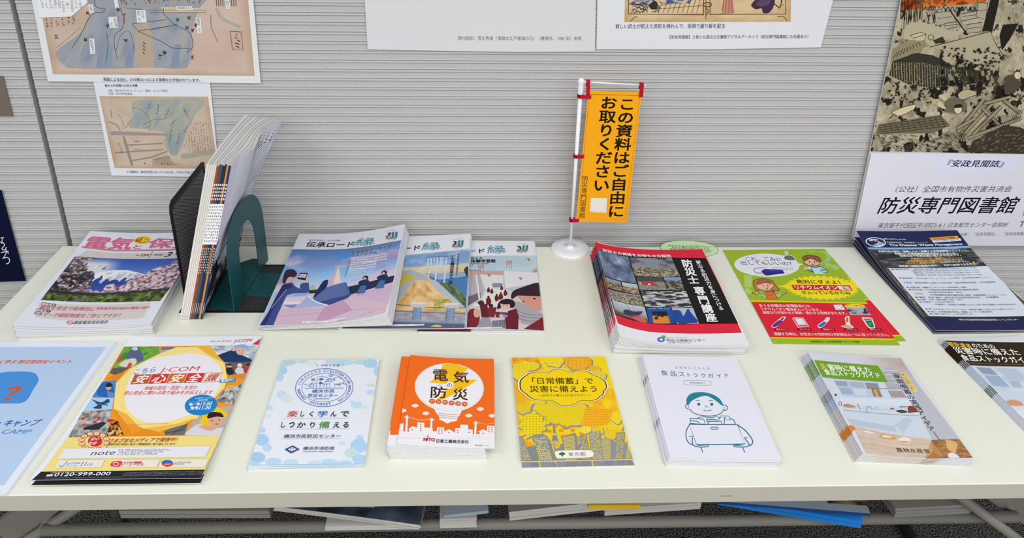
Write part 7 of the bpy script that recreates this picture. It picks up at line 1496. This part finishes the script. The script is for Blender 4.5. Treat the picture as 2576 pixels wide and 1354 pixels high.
mb = MB(); mb.prism([(0.001, 0, 0), (0.001, .047, 0), (-.055, .075, 0), (-.072, .06, 0), (-.072, .03, 0), (-.05, .008, 0)], (0, 0, .0004)); mb.prism([(.001, .122, 0), (.001, aw, 0), (-.03, aw, 0), (-.06, .14, 0), (-.055, .075, 0)], (0, 0, .0004)); mb.prism([(.001, .047, 0), (.001, .122, 0), (-.055, .075, 0)], (0, 0, .0004)); mb.build('foot_plate', M['teal'], tb)
mb = MB(); mb.prism([(.0, .047, 0), (.075, .047, 0), (.083, .058, 0), (.083, .111, 0), (.075, .122, 0), (.0, .122, 0)], (0, 0, .0004)); mb.build('tongue', M['teal'], tb)

# ------------------------------------------------------------------ small banner on a stand
FX, FY = .2003, 1.2905
fb = tag(empty('banner_stand', Matrix.Translation((FX, FY, TOP))), 'small yellow vertical banner on a white pole stand behind the booklets', 'banner')
MB().lathe([(.0372, 0), (.0376, .001), (.0374, .003), (.036, .0046), (.02, .0052), (.0075, .0056), (.0066, .0075), (.0062, .0092), (.0, .0095)][:-1], n=64).build('base', M['white'], fb)
FP = .0
mb = MB(); mb.tube([(0, 0, .008), (-.0008, 0, .325)], [.0029, .0040], 16); mb.build('pole', M['white'], fb)
mb = MB(); mb.lathe([(.0040, .322), (.0046, .326), (.0052, .336), (.0050, .341), (.0046, .343), (.0056, .346), (.0058, .350), (.0045, .354), (.002, .356)], (-.0008, 0, 0), 24); mb.build('pole_cap', M['white'], fb)
def fpt(x, y): p = on_y(x, y, FY - .004); return (p[0] - FX, p[2] - TOP)
a, b = fpt(1454, 206), fpt(1624, 215.5)
mb = MB(); mb.tube([(a[0], -.002, a[1]), (b[0], -.002, b[1])], .0015, 12); mb.tube([(b[0] - .0005, -.002, b[1]), (b[0] + .0012, -.002, b[1])], .0022, 12); mb.build('crossbar', M['white'], fb)
q = [(1448.5, 558.5), (1577.5, 560), (1614.5, 231.5), (1480, 228)]
Pq = np.array([fpt(*p) for p in q]); cq = Pq.mean(0)
SF = Sheet(Matrix.Translation((FX, FY - .004, TOP)) @ WALLROT, E=E_WALL); SF.base([tuple(p) for p in Pq], '#f2a71b'); art_flag(SF)
me = SF.mesh('banner')
bm = bmesh.new(); bm.from_mesh(me); cl = bm.loops.layers.float_color['Col']
va = [bm.verts.new((*p, 0)) for p in Pq]; vb = [bm.verts.new((*p, -.0004)) for p in Pq]
for f in [bm.faces.new((vb[i], vb[(i + 1) % 4], va[(i + 1) % 4], va[i])) for i in range(4)] + [bm.faces.new(vb[::-1])]:
    for l in f.loops: l[cl] = (.72, .36, .01, 1)
bm.to_mesh(me); bm.free()
bo = link('banner', me, [M['matte']], fb); bo.matrix_local = Matrix.Translation((0, -.004, 0)) @ WALLROT
SS = Sheet(Matrix.Translation((FX, FY - .0047, TOP)) @ WALLROT, E=E_WALL); SS.fr(1370, 180, 2.763)
SS.base(SS.loc([(315, 978), (428, 984), (435, 881), (322, 879)])[:], '#e4e2da')
SS.dash((322, 972), (420, 974), 7, '#c9a080', 3)
so = link('sticker', SS.mesh('sticker'), [M['matte']], bo); so.matrix_local = Matrix.Translation((0, 0, .0003)); so['label'] = 'white square sticker'
def tie(px0, px1, hgt, wrap):
    """red ribbon: loop round the pole (wrap) or over the crossbar, and its tail on the banner"""
    mb = MB()
    p0, p1 = fpt(*px0), fpt(*px1)
    if wrap:
        xc = -.0008 * p0[1] / .33; z = p0[1]; r0 = .0055; hz = hgt / 2
        ring = [(xc + r0 * math.cos(a), r0 * math.sin(a)) for a in np.linspace(0, 2 * math.pi, 21)[:-1]]
        for k in range(20):
            (xa, ya), (xb, yb) = ring[k], ring[(k + 1) % 20]
            mb.prism([(xa, ya, z - hz), (xb, yb, z - hz), (xb, yb, z + hz), (xa, ya, z + hz)], (xa * .0, 0, .0))
        mb.prism([(xc, -.0058, z - hz), (p1[0], -.0058, p1[1] - hz), (p1[0], -.0058, p1[1] + hz), (xc, -.0058, z + hz)], (0, .0006, 0))
    else:
        w_ = hgt / 2
        mb.prism([(p0[0] - w_, -.0060, p0[1] + .004), (p1[0] - w_, -.0060, p1[1]), (p1[0] + w_, -.0060, p1[1]), (p0[0] + w_, -.0060, p0[1] + .004)], (0, .0006, 0))
        mb.prism([(p0[0] - w_, -.0060, p0[1] + .004), (p0[0] + w_, -.0060, p0[1] + .004), (p0[0] + w_, -.0060, p0[1] + .0046), (p0[0] - w_, -.0060, p0[1] + .0046)], (0, .0075, 0))
        mb.prism([(p0[0] - w_, .0010, p0[1] + .004), (p0[0] + w_, .0010, p0[1] + .004), (p0[0] + w_, .0010, p0[1] - .008), (p0[0] - w_, .0010, p0[1] - .008)], (0, .0005, 0))
    return mb.build('ribbon_tie', M['red'], fb)
tie((1458, 243), (1487, 244), .0068, True); tie((1445, 394), (1469, 393), .0068, True); tie((1433, 555), (1456, 554), .0070, True)
tie((1479.5, 209), (1478.5, 242), .0066, False); tie((1614, 216), (1612, 244), .0072, False)

# ------------------------------------------------------------------ papers on the shelf below
SHZ = SZ - TOP                               # shelf height relative to the top
def pile(name, cat, label, group, n, px, px2, depth, t, mats_, z0=SHZ, bend=0.0, rise=(0, 0), dx=.0006, seed=1, back_up=0.0):
    """n papers lying on the shelf, front edge seen from px to px2"""
    a, b = on_z(px[0], px[1], z0), on_z(px2[0], px2[1], z0)
    d = b[:2] - a[:2]; L = np.hypot(*d); ang = math.atan2(d[1], d[0]); r = random.Random(seed)
    out = []
    for k in range(n):
        j = r.uniform(-1, 1) * dx * 2
        c = (a[:2] + b[:2]) / 2
        mw = Matrix.Translation((c[0], c[1], TOP + z0)) @ Matrix.Rotation(ang + r.uniform(-.004, .004), 4, 'Z') @ Matrix.Translation((j, r.uniform(0, dx * 2), 0))
        xs = np.linspace(-L / 2, L / 2, 13); ys = np.array([0, depth * .5, depth])
        kk = n - 1 - k
        f = lambda q: (lambda x, y: q + rise[0] * (.5 - x / L) + rise[1] * (.5 + x / L) + bend * np.sin(np.pi * (x / L + .5)) + back_up * y / depth)
        root = empty(name, mw)
        me = slab('pages', L, depth, xs, ys - 0, f(kk * t), f((kk + .9) * t), [M[mats_[1]]], root)
        xx = np.linspace(-L / 2, L / 2, 13)
        cm = bpy.data.meshes.new('cover'); X, Y = np.meshgrid(xx, ys); Z = f((kk + .93) * t)(X, Y)
        cm.from_pydata(np.stack([X, Y, Z], -1).reshape(-1, 3).tolist(), [], [(j_ * 13 + i_, j_ * 13 + i_ + 1, (j_ + 1) * 13 + i_ + 1, (j_ + 1) * 13 + i_) for j_ in range(2) for i_ in range(12)]); cm.update()
        link('cover', cm, [M[mats_[0]]], root)
        tag(root, label if n == 1 else label.format((['topmost', 'second', 'third', 'fourth', 'fifth', 'sixth'])[k]), cat, group)
        out.append(root)
    return out
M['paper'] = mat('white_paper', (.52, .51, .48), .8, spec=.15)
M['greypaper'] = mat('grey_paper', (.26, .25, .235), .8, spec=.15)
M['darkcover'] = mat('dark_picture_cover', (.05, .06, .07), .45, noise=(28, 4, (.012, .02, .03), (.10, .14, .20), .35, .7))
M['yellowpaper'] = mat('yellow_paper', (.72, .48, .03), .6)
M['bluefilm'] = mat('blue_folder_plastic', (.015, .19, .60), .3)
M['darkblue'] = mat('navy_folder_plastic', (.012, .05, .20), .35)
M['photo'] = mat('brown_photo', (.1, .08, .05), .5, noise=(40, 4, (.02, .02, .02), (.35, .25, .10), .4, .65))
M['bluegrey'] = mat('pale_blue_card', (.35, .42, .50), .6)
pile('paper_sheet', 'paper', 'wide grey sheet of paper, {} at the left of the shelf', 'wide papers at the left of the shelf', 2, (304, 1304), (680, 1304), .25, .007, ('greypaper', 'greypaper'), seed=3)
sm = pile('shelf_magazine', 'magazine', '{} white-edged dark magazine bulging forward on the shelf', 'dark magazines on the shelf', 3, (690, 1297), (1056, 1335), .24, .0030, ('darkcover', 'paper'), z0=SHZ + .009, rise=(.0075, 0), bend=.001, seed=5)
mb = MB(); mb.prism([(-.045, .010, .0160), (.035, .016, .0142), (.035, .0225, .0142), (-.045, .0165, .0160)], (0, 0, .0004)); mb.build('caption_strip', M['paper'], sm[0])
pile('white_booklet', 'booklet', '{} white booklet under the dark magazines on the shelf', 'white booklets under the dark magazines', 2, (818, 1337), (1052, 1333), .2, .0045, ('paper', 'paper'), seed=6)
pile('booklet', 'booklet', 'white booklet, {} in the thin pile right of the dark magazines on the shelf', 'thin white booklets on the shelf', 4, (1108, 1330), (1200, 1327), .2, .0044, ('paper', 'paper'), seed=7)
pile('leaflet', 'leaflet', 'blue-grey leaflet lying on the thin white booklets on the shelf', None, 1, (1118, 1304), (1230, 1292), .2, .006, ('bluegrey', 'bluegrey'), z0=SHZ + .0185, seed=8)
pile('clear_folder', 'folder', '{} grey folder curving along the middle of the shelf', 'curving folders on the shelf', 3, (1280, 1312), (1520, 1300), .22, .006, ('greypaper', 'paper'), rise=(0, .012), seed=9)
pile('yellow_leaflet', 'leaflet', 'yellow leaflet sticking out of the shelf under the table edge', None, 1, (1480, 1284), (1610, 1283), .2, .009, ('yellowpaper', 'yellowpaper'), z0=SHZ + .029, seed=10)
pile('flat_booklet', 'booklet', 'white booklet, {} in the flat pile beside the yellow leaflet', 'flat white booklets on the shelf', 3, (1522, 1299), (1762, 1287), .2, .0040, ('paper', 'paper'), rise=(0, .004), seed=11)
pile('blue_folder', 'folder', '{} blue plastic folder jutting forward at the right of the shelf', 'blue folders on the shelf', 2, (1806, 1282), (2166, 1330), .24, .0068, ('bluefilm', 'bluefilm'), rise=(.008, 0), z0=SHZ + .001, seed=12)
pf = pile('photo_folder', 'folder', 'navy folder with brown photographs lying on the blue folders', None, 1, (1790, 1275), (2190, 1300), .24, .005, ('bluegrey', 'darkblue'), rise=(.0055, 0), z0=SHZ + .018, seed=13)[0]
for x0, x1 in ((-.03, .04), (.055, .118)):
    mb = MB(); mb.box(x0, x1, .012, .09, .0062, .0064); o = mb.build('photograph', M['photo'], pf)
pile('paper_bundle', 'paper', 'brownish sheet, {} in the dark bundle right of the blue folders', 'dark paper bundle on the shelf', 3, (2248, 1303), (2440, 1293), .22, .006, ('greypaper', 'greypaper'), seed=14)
